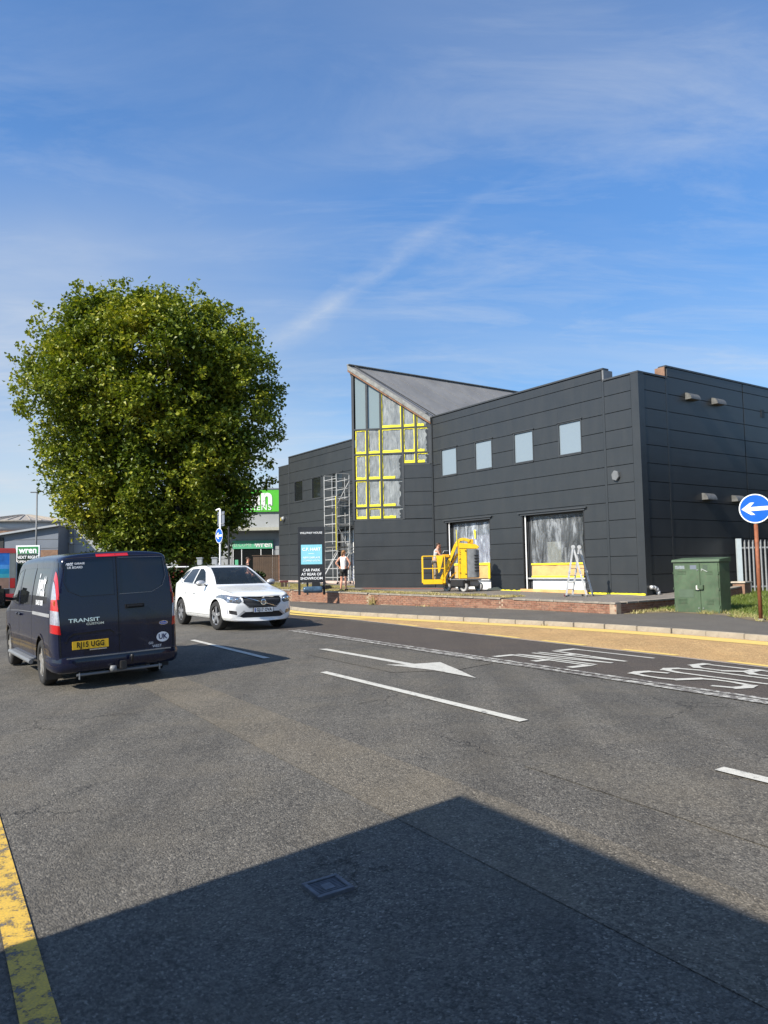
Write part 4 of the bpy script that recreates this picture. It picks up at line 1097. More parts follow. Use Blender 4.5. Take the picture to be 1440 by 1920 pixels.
# ================================================================ VEHICLES
def crom(P, n):
    """Catmull-Rom through a list of Vectors, n samples per span"""
    out = []
    for i in range(len(P) - 1):
        p0, p1, p2, p3 = P[max(0, i - 1)], P[i], P[i + 1], P[min(len(P) - 1, i + 2)]
        if i == 0: p0 = p1 * 2 - p2
        if i == len(P) - 2: p3 = p2 * 2 - p1
        for k in range(n):
            t = k / n
            out.append(0.5 * ((2 * p1) + (p2 - p0) * t + (2 * p0 - 5 * p1 + 4 * p2 - p3) * t * t + (-p0 + 3 * p1 - 3 * p2 + p3) * t ** 3))
    out.append(P[-1].copy()); return out

def loft_body(stations, nx=4, nc=3, cap_n=10, front_bulge=0.10, rear_bulge=0.03):
    """stations front to rear: (x, [(dx, y, z), ...]) half sections from bottom centre to top centre"""
    K = len(stations[0][1])
    lines = []
    for k in range(K):
        P = [Vector((x + s[k][0], s[k][1], s[k][2])) for x, s in stations]
        lines.append(crom(P, nx))
    rows = []
    for i in range(len(lines[0])):
        sec = crom([lines[k][i] for k in range(K)], nc)
        for v in sec: v.y = max(0.0, v.y)
        sec[0].y = 0; sec[-1].y = 0
        rows.append(sec)
    bm = bmesh.new()
    m = len(rows[0])
    def grid(side):
        V = [[bm.verts.new((v.x, v.y * side, v.z)) for v in r] for r in rows]
        for a, b_ in zip(V, V[1:]):
            for i in range(m - 1):
                q = (a[i], a[i + 1], b_[i + 1], b_[i]) if side > 0 else (a[i], b_[i], b_[i + 1], a[i + 1])
                try: bm.faces.new(q)
                except ValueError: pass
        for r, sgn, bulge in ((rows[0], 1, front_bulge), (rows[-1], -1, rear_bulge)):
            C = []
            for v in r:
                C.append([bm.verts.new((v.x + sgn * bulge * (1 - (1 - j / cap_n) ** 2) * min(1, v.y / 0.5), v.y * side * (1 - j / cap_n), v.z)) for j in range(cap_n + 1)])
            for a, b_ in zip(C, C[1:]):
                for j in range(cap_n):
                    q = (a[j], a[j + 1], b_[j + 1], b_[j])
                    try: bm.faces.new(q)
                    except ValueError: pass
    grid(1); grid(-1)
    bmesh.ops.remove_doubles(bm, verts=bm.verts, dist=0.0008)
    bmesh.ops.dissolve_degenerate(bm, edges=bm.edges, dist=0.0005)
    bmesh.ops.recalc_face_normals(bm, faces=bm.faces)
    return bm

def cut_planes(bm, planes, keep=None):
    """knife the mesh with convex planes [(point, outward normal)] and return faces inside all"""
    for co, no in planes:
        fs = [f for f in bm.faces if (keep is None or keep(f.calc_center_median(), f.normal))]
        geom = set(fs)
        for f in fs: geom.update(f.edges); geom.update(f.verts)
        bmesh.ops.bisect_plane(bm, geom=list(geom), plane_co=co, plane_no=no, dist=1e-5)
    bm.normal_update()
    out = []
    for f in bm.faces:
        c = f.calc_center_median()
        if keep is not None and not keep(c, f.normal): continue
        if all((c - Vector(co)).dot(Vector(no)) < 1e-5 for co, no in planes): out.append(f)
    return out

def poly_planes(poly, axis):
    """convex polygon in the plane across `axis` -> cutting planes. axis 'y': poly of (x, z); 'x': poly of (y, z)"""
    cx = sum(p[0] for p in poly) / len(poly); cz = sum(p[1] for p in poly) / len(poly); out = []
    for (a, b_), (c, d) in zip(poly, poly[1:] + poly[:1]):
        n = Vector((d - b_, -(c - a)))
        if n.dot(Vector((cx - a, cz - b_))) > 0: n = -n
        if axis == 'y': out.append((Vector((a, 0, b_)), Vector((n.x, 0, n.y)).normalized()))
        else: out.append((Vector((0, a, b_)), Vector((0, n.x, n.y)).normalized()))
    return out

def detach(bm, faces, name, mat, parent, inset=0.0, smooth=True, label=None):
    """move faces of a body into their own mesh object"""
    idx = {}; vs = []; fs = []
    for f in faces:
        q = []
        for v in f.verts:
            if v.index not in idx or True:
                key = v
                if key not in idx: idx[key] = len(vs); vs.append(v.co - v.normal * inset)
            q.append(idx[v])
        fs.append(tuple(q))
    bmesh.ops.delete(bm, geom=faces, context='FACES')
    me = bpy.data.meshes.new(name); me.from_pydata(vs, [], fs); me.materials.append(mat)
    if smooth: me.polygons.foreach_set('use_smooth', [True] * len(me.polygons))
    return link(name, me, parent, label=label)

class Proj:
    """projects flat drawings onto a body"""
    def __init__(s, bm): s.t = BVHTree.FromBMesh(bm)
    def hit(s, axis, sgn, a, b_):
        if axis == 'y': o, d = Vector((a, 5 * sgn, b_)), Vector((0, -sgn, 0))
        elif axis == 'x': o, d = Vector((6 * sgn, a, b_)), Vector((-sgn, 0, 0))
        else: o, d = Vector((a, b_, 5)), Vector((0, 0, -1))
        h = s.t.ray_cast(o, d)
        if h[0] is None: return o + d * 4, -d
        n = h[1] if h[1].dot(d) < 0 else -h[1]
        return h[0], n
    def line(s, pts, axis, sgn, w, name, mat, parent, lift=0.002, step=0.05, closed=False):
        if closed: pts = pts + pts[:1]
        P = []
        for (a, b_), (c, d) in zip(pts, pts[1:]):
            n = max(1, int(math.hypot(c - a, d - b_) / step))
            P += [(a + (c - a) * k / n, b_ + (d - b_) * k / n) for k in range(n)]
        P.append(pts[-1])
        H = [s.hit(axis, sgn, *p) for p in P]
        vs = []; fs = []
        for i, (p, n) in enumerate(H):
            t = (H[min(i + 1, len(H) - 1)][0] - H[max(i - 1, 0)][0])
            if t.length < 1e-6: t = Vector((0, 0, 1))
            sd = n.cross(t.normalized()).normalized() * w / 2
            vs += [p + sd + n * lift, p - sd + n * lift]
        for i in range(len(H) - 1): fs.append((2 * i, 2 * i + 1, 2 * i + 3, 2 * i + 2))
        return MB().add(vs, fs).build(name, mat, parent)
    def patch(s, poly, axis, sgn, name, mat, parent, lift=0.003, n=6, smooth=True):
        """quad patch ((a,b) x4, in order) draped on the body"""
        vs = []; fs = []
        A, B, C, D = (Vector(p) for p in poly)
        for j in range(n + 1):
            for i in range(n + 1):
                u, v = i / n, j / n
                q = (A * (1 - u) + B * u) * (1 - v) + (D * (1 - u) + C * u) * v
                p, nn = s.hit(axis, sgn, q.x, q.y); vs.append(p + nn * lift)
        for j in range(n):
            for i in range(n):
                k = j * (n + 1) + i; fs.append((k, k + 1, k + n + 2, k + n + 1))
        return MB().add(vs, fs).build(name, mat, parent, smooth=smooth)
    def disc(s, c, r, axis, sgn, name, mat, parent, lift=0.003, ry=None, r_in=0.0, n=24):
        ry = ry or r; vs = []; fs = []
        for k in range(n):
            t = 2 * math.pi * k / n
            for q in (r_in / r, 1.0) if r_in else (0.0, 1.0):
                p, nn = s.hit(axis, sgn, c[0] + r * q * math.cos(t), c[1] + ry * q * math.sin(t)); vs.append(p + nn * lift)
        for k in range(n):
            j = (k + 1) % n; fs.append((2 * k, 2 * k + 1, 2 * j + 1, 2 * j))
        return MB().add(vs, fs).build(name, mat, parent)
    def text(s, body, size, c, axis, sgn, name, mat, parent, lift=0.004, flip=None, rot=0.0, **kw):
        vs, fs = text_mesh(body, size, ext=0.0, **kw)
        # left-to-right direction as seen from outside
        f = {('x', 1): 1, ('x', -1): -1, ('y', 1): -1, ('y', -1): 1}[(axis, sgn)]
        out = []; cr, sr = math.cos(rot), math.sin(rot)
        for v in vs:
            x, y = v[0] * cr - v[1] * sr, v[0] * sr + v[1] * cr
            p, n = s.hit(axis, sgn, c[0] + f * x, c[1] + y); out.append(p + n * lift)
        return MB().add(out, fs).build(name, mat, parent)

def wheel(parent, x, y, r, w, rim_mat, spokes=5, steer=0.0, twin=False, rim_r=None):
    sg = 1 if y > 0 else -1
    wt = bpy.data.objects.new('wheel', None); COL.objects.link(wt); wt.parent = parent
    wt.location = (x, y, r); wt.rotation_euler = (0, 0, steer)
    rr = rim_r or r * 0.68
    h = w / 2
    prof = [(rr - 0.005, -h), (r - 0.035, -h), (r - 0.008, -h + 0.025), (r, -h + 0.06), (r, h - 0.06), (r - 0.008, h - 0.025), (r - 0.035, h), (rr - 0.005, h), (rr - 0.012, h - 0.03), (rr - 0.012, -h + 0.03), (rr - 0.005, -h)]
    o = MB().lathe(prof, 40, axis='y', cap=False).build('tyre', M['rubber'], wt, smooth=True)
    f = h * 0.82 * sg
    MB().lathe([(rr - 0.014, -h + 0.01), (rr - 0.014, h - 0.02)] if sg > 0 else [(rr - 0.014, -h + 0.02), (rr - 0.014, h - 0.01)], 32, axis='y', cap=False).build('rim_barrel', M['grey_metal'], wt, smooth=True)
    MB().lathe([(0.0, f * 0.2), (rr - 0.02, f * 0.2)], 24, axis='y', cap=False).build('brake_disc', M['black'], wt)
    rm = MB()
    rm.lathe([(rr - 0.03, f - sg * 0.02), (rr + 0.004, f), (rr + 0.004, f - sg * 0.03), (rr - 0.03, f - sg * 0.05)], 36, axis='y', cap=False)
    rm.lathe([(0.0, f), (0.05, f), (0.075, f - sg * 0.02), (0.075, f - sg * 0.06)], 20, axis='y', cap=False)
    for k in range(spokes):
        t = 2 * math.pi * k / spokes + 0.3
        for dt in ((-0.13, 0.13) if twin else (0.0,)):
            a0, a1 = t + dt * 0.6, t + dt * 1.6
            p0 = Vector((0.05 * math.cos(a0), f - sg * 0.012, 0.05 * math.sin(a0))); p1 = Vector(((rr - 0.01) * math.cos(a1), f - sg * 0.006, (rr - 0.01) * math.sin(a1)))
            rm.bar(p0, p1, 0.022, 0.045 if twin else 0.085, up=(0, 1, 0)) if False else rm.bar(p0, p1, 0.042 if twin else 0.085, 0.022, up=(0, 1, 0))
    rm.build('rim', rim_mat, wt)
    return wt

def arch_cut(bm, x, r, zc, side_min=0.45, n=20):
    pl = [(Vector((x + r * math.cos(t), 0, zc + r * math.sin(t))), Vector((math.cos(t), 0, math.sin(t)))) for t in [2 * math.pi * (k + 0.5) / n for k in range(n)]]
    for sgn in (1, -1):
        keep = lambda c, nn, s=sgn: c.y * s > side_min and abs(c.x - x) < r + 0.4 and c.z < zc + r + 0.4
        fs = cut_planes(bm, pl, keep)
        bmesh.ops.delete(bm, geom=fs, context='FACES')

paint_white = simple('white_car_paint', (0.80, 0.80, 0.78), 0.28, var=0.02, coat=1.0)
paint_navy = simple('navy_van_paint', (0.006, 0.009, 0.028), 0.20, var=0.15, coat=0.35, spec=0.35)
paint_black = simple('black_car_paint', (0.012, 0.013, 0.015), 0.25, var=0.08, coat=1.0)
tint_glass, _nt, _b = new_mat('tinted_car_glass')
_b.inputs['Base Color'].default_value = (0.01, 0.012, 0.014, 1); _b.inputs['Roughness'].default_value = 0.02; _b.inputs['Specular IOR Level'].default_value = 0.9
see_glass, _nt, _b = new_mat('car_glass')
_b.inputs['Base Color'].default_value = (0.03, 0.04, 0.045, 1); _b.inputs['Roughness'].default_value = 0.02; _b.inputs['Alpha'].default_value = 0.42; _b.inputs['Specular IOR Level'].default_value = 0.9
lamp_red = simple('red_lamp_lens', (0.50, 0.010, 0.012), 0.15, var=0.15, coat=1.0)
lamp_clear = simple('clear_lamp_lens', (0.42, 0.43, 0.50), 0.12, metal=0.3, var=0.3, vscale=30, coat=1.0)
lamp_head = simple('headlamp_interior', (0.22, 0.23, 0.25), 0.10, metal=0.5, var=0.6, vscale=22, coat=1.0)
lamp_amber = simple('amber_lamp_lens', (0.85, 0.28, 0.02), 0.15, coat=1.0)
plate_w = simple('white_number_plate', (0.75, 0.76, 0.75), 0.4, var=0.02)
plate_y = simple('yellow_number_plate', (0.80, 0.48, 0.015), 0.4, var=0.02)
chrome = simple('chrome', (0.75, 0.76, 0.78), 0.15, metal=1.0, var=0.03)
rim_dark = simple('dark_alloy', (0.07, 0.07, 0.075), 0.35, metal=0.6)
rim_silver = simple('silver_alloy', (0.52, 0.50, 0.47), 0.4, metal=0.7)
rim_two = simple('machined_alloy', (0.38, 0.38, 0.39), 0.3, metal=0.7)
seam_m = simple('panel_gap', (0.004, 0.004, 0.005), 0.8)
M['silver_plastic'] = simple('silver_trim', (0.50, 0.50, 0.50), 0.35, metal=0.5)

def sec(w, zb, zm, belt, win, wt, zs, zt, dxs=(0,) * 10, r=0.12):
    """half section: sill, flank, belt, greenhouse side, roof"""
    P = [(0, zb), (w * 0.80, zb), (w * 0.965, zb + 0.07), (w, zm), (w * 0.995, (zm + belt) / 2 + 0.05), (w * 0.965, belt - 0.02), (win, belt + 0.05), (wt, zs), (wt - r, zt - 0.025), (wt * 0.45, zt - 0.004), (0, zt)]
    D = list(dxs) + [0] * (len(P) - len(dxs))
    return [(D[i], p[0], p[1]) for i, p in enumerate(P)]

def build_suv(name, label, loc, rz, paint, plate=None, group=None, scale=1.0, detail=True, cat='car'):
    t = thing(name, label, cat, loc, rz, group, scale=scale)
    # x forward, wheel centres at +-1.387
    S = [
        (2.200, sec(0.7, 0.24, 0.42, 0.715, 0.66, 0.62, 0.815, 0.855, (0.00, 0.00, -0.02, -0.02, 0.0, 0.0, 0, -0.02, -0.04, -0.03, -0.02))),
        (2.100, sec(0.84, 0.235, 0.42, 0.755, 0.79, 0.72, 0.895, 0.935)),
        (1.900, sec(0.93, 0.24, 0.46, 0.855, 0.87, 0.78, 0.960, 0.995)),
        (1.387, sec(0.945, 0.25, 0.5, 0.955, 0.89, 0.82, 1.045, 1.085)),
        (0.980, sec(0.94, 0.25, 0.5, 1.025, 0.88, 0.8, 1.125, 1.165)),
        (0.620, sec(0.935, 0.25, 0.5, 1.065, 0.875, 0.745, 1.295, 1.365)),
        (0.200, sec(0.935, 0.25, 0.5, 1.080, 0.875, 0.68, 1.490, 1.560)),
        (-0.150, sec(0.935, 0.25, 0.5, 1.095, 0.875, 0.645, 1.605, 1.675)),
        (-0.600, sec(0.935, 0.25, 0.5, 1.110, 0.875, 0.63, 1.630, 1.705)),
        (-1.387, sec(0.94, 0.26, 0.52, 1.150, 0.88, 0.62, 1.600, 1.685)),
        (-1.850, sec(0.925, 0.27, 0.53, 1.190, 0.84, 0.59, 1.530, 1.630)),
        (-2.100, sec(0.86, 0.28, 0.55, 1.170, 0.77, 0.56, 1.430, 1.550)),
        (-2.250, sec(0.72, 0.3, 0.56, 1.080, 0.66, 0.52, 1.250, 1.330)),
    ]
    bm = loft_body(S, nx=5, nc=4, front_bulge=0.10, rear_bulge=0.05)
    pr = Proj(bm)
    R = 0.372
    for x in (1.387, -1.387): arch_cut(bm, x, 0.425, 0.375)
    gl = []
    sidef = lambda s: (lambda c, n: c.y * s > 0.3 and c.z > 1.0 and abs(n.x) < 0.85 and n.z < 0.9)
    W1 = [(0.42, 1.11), (-0.52, 1.135), (-0.46, 1.555), (-0.10, 1.545), (0.12, 1.43)]
    W1 = [(0.45, 1.16), (0.02, 1.505), (-0.20, 1.585), (-0.47, 1.60), (-0.50, 1.185)]
    W2 = [(-0.58, 1.19), (-0.55, 1.605), (-1.18, 1.585), (-1.38, 1.28), (-1.34, 1.22)]
    W3 = [(-1.44, 1.29), (-1.26, 1.575), (-1.60, 1.52), (-1.92, 1.40), (-1.92, 1.36)]
    for s in (1, -1):
        for nm, W_ in (('front_side_window', W1), ('rear_side_window', W2), ('quarter_window', W3)):
            fs = cut_planes(bm, poly_planes(W_, 'y'), sidef(s))
            detach(bm, fs, nm, see_glass if nm[0] == 'f' else tint_glass, t, inset=0.006)
    keepw = lambda c, n: c.x > -0.25 and c.x < 1.0 and n.x > 0.1 and n.z > 0.2 and c.z > 1.06
    fs = cut_planes(bm, poly_planes([(-0.73, 1.165), (0.73, 1.165), (0.535, 1.625), (-0.535, 1.625)], 'x'), keepw)
    detach(bm, fs, 'windscreen', see_glass, t, inset=0.005)
    keepr = lambda c, n: c.x < -1.7 and n.x < -0.3
    fs = cut_planes(bm, poly_planes([(-0.60, 1.13), (0.60, 1.13), (0.50, 1.50), (-0.50, 1.50)], 'x'), keepr)
    detach(bm, fs, 'rear_window', tint_glass, t, inset=0.004)
    keepf = lambda c, n: c.x > 1.55 and n.x > 0.12
    if detail:
        fs = cut_planes(bm, poly_planes([(-0.37, 0.585), (0.37, 0.585), (0.51, 0.71), (0.53, 0.85), (-0.53, 0.85), (-0.51, 0.71)], 'x'), keepf)
        gr = detach(bm, fs, 'grille', M['black'], t, inset=0.03)
        fs = cut_planes(bm, poly_planes([(-0.52, 0.33), (0.52, 0.33), (0.62, 0.375), (0.46, 0.475), (-0.46, 0.475), (-0.62, 0.375)], 'x'), keepf)
        detach(bm, fs, 'lower_intake', M['black'], t, inset=0.02)
        for s in (1, -1):
            fs = cut_planes(bm, poly_planes([(0.56 * s, 0.745), (0.62 * s, 0.695), (0.87 * s, 0.72), (0.94 * s, 0.85), (0.90 * s, 0.925), (0.58 * s, 0.85)], 'x'), lambda c, n, s=s: c.x > 1.45 and c.y * s > 0.5 and n.z < 0.85)
            hl = detach(bm, fs, 'headlight', lamp_head, t, inset=0.004)
            pr.line([(0.56 * s, 0.745), (0.62 * s, 0.695), (0.87 * s, 0.72), (0.94 * s, 0.85)], 'x', 1, 0.010, 'lamp_edge', seam_m, hl)
            for cy_, r_ in ((0.66, 0.050), (0.78, 0.066)):
                p, n = pr.hit('x', 1, cy_ * s, 0.785)
                MB().lathe([(r_, -0.012), (r_ * 0.9, 0.006), (r_ * 0.6, 0.008), (0.0, 0.012)], 16, c=(0, 0, 0), axis='x').build('lamp_lens', chrome, hl, smooth=True, loc=p)
            fs = cut_planes(bm, poly_planes([(0.66 * s, 0.40), (0.84 * s, 0.44), (0.85 * s, 0.53), (0.68 * s, 0.50)], 'x'), lambda c, n, s=s: c.x > 1.45 and c.y * s > 0.5)
            fg = detach(bm, fs, 'fog_vent', M['black'], t, inset=0.02)
            for z in (0.445, 0.475, 0.505): pr.line([(0.68 * s, z - 0.012), (0.83 * s, z + 0.008)], 'x', 1, 0.010, 'fin', chrome, fg, lift=-0.004)
            pr.line([(0.865 * s, 0.42), (0.875 * s, 0.56)], 'x', 1, 0.025, 'daylight_lamp', lamp_clear, t, lift=0.004)
            # silver lower corner trim
            pr.patch([(0.46 * s, 0.475), (0.60 * s, 0.375), (0.67 * s, 0.37), (0.50 * s, 0.52)], 'x', 1, 'bumper_trim', M['silver_plastic'], t, lift=0.005)
        for z in [0.62, 0.655, 0.69, 0.725, 0.76, 0.80]:
            w_ = 0.38 + (z - 0.585) * 0.9 if z < 0.71 else 0.50
            pr.line([(-w_, z), (w_, z)], 'x', 1, 0.006, 'grille_bar', M['grey_metal'], gr, lift=-0.018)
        pr.line([(-0.38, 0.578), (0.38, 0.578), (0.52, 0.71), (0.542, 0.858), (-0.542, 0.858), (-0.52, 0.71)], 'x', 1, 0.012, 'grille_surround', M['grey_metal'], gr, lift=0.004, closed=True)
        pr.line([(0.38, 0.60), (-0.46, 0.84)], 'x', 1, 0.014, 'grille_slash', chrome, gr, lift=0.006)
        pr.disc((0.0, 0.715), 0.075, 'x', 1, 'badge_ring', chrome, gr, lift=0.016, r_in=0.055)
        pr.disc((0.0, 0.715), 0.056, 'x', 1, 'badge', M['grey_metal'], gr, lift=0.012)
        pr.text('VOLVO', 0.030, (0.0, 0.715), 'x', 1, 'badge_lettering', chrome, gr, lift=0.018, offset=0.001)
        p, n = pr.hit('x', 1, 0, 0.53)
        pl = MB().box((p.x + 0.022, 0, 0.520), (0.012, 0.52, 0.112)).build('number_plate', plate_w, t)
        MB().box((p.x + 0.012, 0, 0.520), (0.014, 0.56, 0.145)).build('plate_holder', M['black'], t)
        vs, fsx = text_mesh(plate, 0.115, ext=0.001, offset=0.003, spacing=1.05, sx=0.80)
        MB().add([(p.x + 0.030, v[0] + 0.018, 0.520 + v[1]) for v in vs], fsx).build('plate_lettering', M['black'], pl)
        MB().box((p.x + 0.0285, -0.235, 0.520), (0.002, 0.035, 0.09)).build('plate_flag', simple('plate_blue', (0.03, 0.08, 0.35), 0.4), pl)
        # bonnet, doors, handles
        pr.line([(0.62, 0.90), (0.70, 1.00)], 'x', 1, 0.008, 'bonnet_gap', seam_m, t)
        for s in (1, -1):
            pr.line([(2.02, 0.70), (1.6, 0.78), (0.92, 0.845)], 'z', 1, 0.007, 'bonnet_gap', seam_m, t) if s > 0 else pr.line([(2.02, -0.70), (1.6, -0.78), (0.92, -0.845)], 'z', 1, 0.007, 'bonnet_gap', seam_m, t)
            pr.line([(0.80, 1.02), (0.86, 0.9), (0.84, 0.36)], 'y', s, 0.007, 'door_gap', seam_m, t)
            pr.line([(-0.53, 1.60), (-0.54, 1.0), (-0.56, 0.36)], 'y', s, 0.007, 'door_gap', seam_m, t)
            pr.line([(-1.28, 1.55), (-1.42, 1.15), (-1.22, 0.84), (-1.02, 0.70), (-0.93, 0.40)], 'y', s, 0.007, 'door_gap', seam_m, t)
            pr.line([(0.86, 0.375), (-0.93, 0.375)], 'y', s, 0.008, 'sill_gap', seam_m, t)
            pr.line([(0.50, 1.14), (-1.40, 1.20), (-1.95, 1.345)], 'y', s, 0.014, 'window_trim', M['black'], t, lift=0.003)
            for x0 in (-0.30, -1.02):
                p, n = pr.hit('y', s, x0, 0.93)
                MB().box((0, 0, 0), (0.20, 0.03, 0.032)).build('door_handle', paint, t, bevel=0.008, loc=p + n * 0.018)
                pr.disc((x0 - 0.0, 0.925), 0.06, 'y', s, 'handle_recess_shade', simple('handle_shade', (0.45, 0.45, 0.44), 0.4) if x0 == -0.30 else M['silver_plastic'], t, lift=0.001, ry=0.028)  # flat disc on the door, the hollow's shade given as colour
            # mirror
            mi = MB()
            mi.lathe([(0.0, -0.07), (0.07, -0.06), (0.10, -0.02), (0.105, 0.03), (0.09, 0.055)], 18, axis='x')
            mi.v = [(v[0], v[1] * 1.25, v[2] * 0.80) for v in mi.v]
            mo = mi.build('mirror', M['silver_plastic'], t, smooth=True, loc=(0.56, s * 1.03, 1.20)); mo.rotation_euler = (0, math.pi, s * 0.12)
            MB().bar((0.60, s * 0.86, 1.13), (0.58, s * 0.98, 1.17), 0.05, 0.035).build('mirror_arm', M['black'], t)
        MB().tube((0.55, 0.35, 1.60), (-0.9, 0.38, 1.70), 0.001, 4) if False else None
        for s in (1, -1):
            for x0 in (0.05,):
                pr.line([(0.90, 0.25 * s), (0.98, 0.02 * s)], 'z', 1, 0.012, 'wiper', M['black'], t, lift=0.012)
        # roof fin
        MB().prism([(-1.75, 1.63), (-1.5, 1.65), (-1.68, 1.71)], -0.02, 0.02, mp=lambda u, v, w_: (u, w_, v)).build('roof_fin', paint, t)
    else:
        for s in (1, -1):
            fs = cut_planes(bm, poly_planes([(0.55 * s, 0.90), (0.90 * s, 0.90), (0.90 * s, 1.30), (0.62 * s, 1.15)], 'x'), lambda c, n, s=s: c.x < -1.9 and c.y * s > 0.4)
            detach(bm, fs, 'tail_light', lamp_red, t)
            mi = MB().lathe([(0.0, -0.07), (0.07, -0.06), (0.10, -0.02), (0.105, 0.03), (0.09, 0.055)], 14, axis='x')
            mi.v = [(v[0], v[1] * 1.25, v[2] * 0.8) for v in mi.v]
            mi.build('mirror', paint, t, smooth=True, loc=(0.56, s * 1.03, 1.20))
    # dark lower skirt
    body = MB(); me = bpy.data.meshes.new('body'); bm.to_mesh(me); me.materials.append(paint); bm.free()
    bo = link('body', me, t); smooth_angle(bo, 50)
    # under-body and wheel wells
    MB().span((-1.9, -0.62, 0.27), (2.0, 0.62, 0.62)).build('underbody', M['black'], t)
    for x in (1.387, -1.387):
        for s in (1, -1):
            wl = MB(); n = 14
            P = [(x + 0.43 * math.cos(math.pi * k / n), 0.37 + 0.43 * math.sin(math.pi * k / n)) for k in range(n + 1)]
            vs = [(u, s * yy, v) for yy in (0.60, 0.925) for u, v in P]; k_ = n + 1
            wl.add(vs, [(i, i + 1, i + 1 + k_, i + k_) for i in range(n)] + [tuple(range(k_))])
            wl.build('wheel_well', M['black'], t)
            wheel(t, x, s * 0.825, R, 0.235, rim_two if detail else rim_silver, 5, steer=(0.10 if x > 0 and detail else 0), twin=False)
    # seats, dash and steering wheel seen through the glass
    MB().span((0.30, -0.66, 0.75), (0.85, 0.66, 1.02)).build('dashboard', M['black'], t, bevel=0.03)
    for s in (1, -1):
        MB().box((-0.42, s * 0.37, 1.02), (0.14, 0.44, 0.66), Matrix.Rotation(-0.2, 3, 'Y')).build('seat', M['cloth_dark'], t, bevel=0.04)
        MB().box((-0.50, s * 0.37, 1.40), (0.09, 0.24, 0.17)).build('headrest', M['cloth_dark'], t, bevel=0.03)
    MB().span((-1.25, -0.6, 0.9), (-1.1, 0.6, 1.28)).build('rear_seat', M['cloth_dark'], t, bevel=0.04)
    return t

def van_sec(w, zb, zt, top=0.82, lean=0.0):
    zl = min(0.95, zt * 0.80)
    f = [0.20, 0.49, 0.78, 0.945, 0.996, 1.0]
    ws = [0.99, 0.955 if top < 0.9 else 0.97, 0.885, top, 0.45, 0]
    P = [(0, 0, zb), (0, w * 0.8, zb), (0, w * 0.97, zb + 0.06), (0, w, 0.50), (0, w, min(0.9, zl - 0.04))]
    for a, b_ in zip(f, ws): P.append((lean * a, w * b_, zl + (zt - zl) * a))
    return P

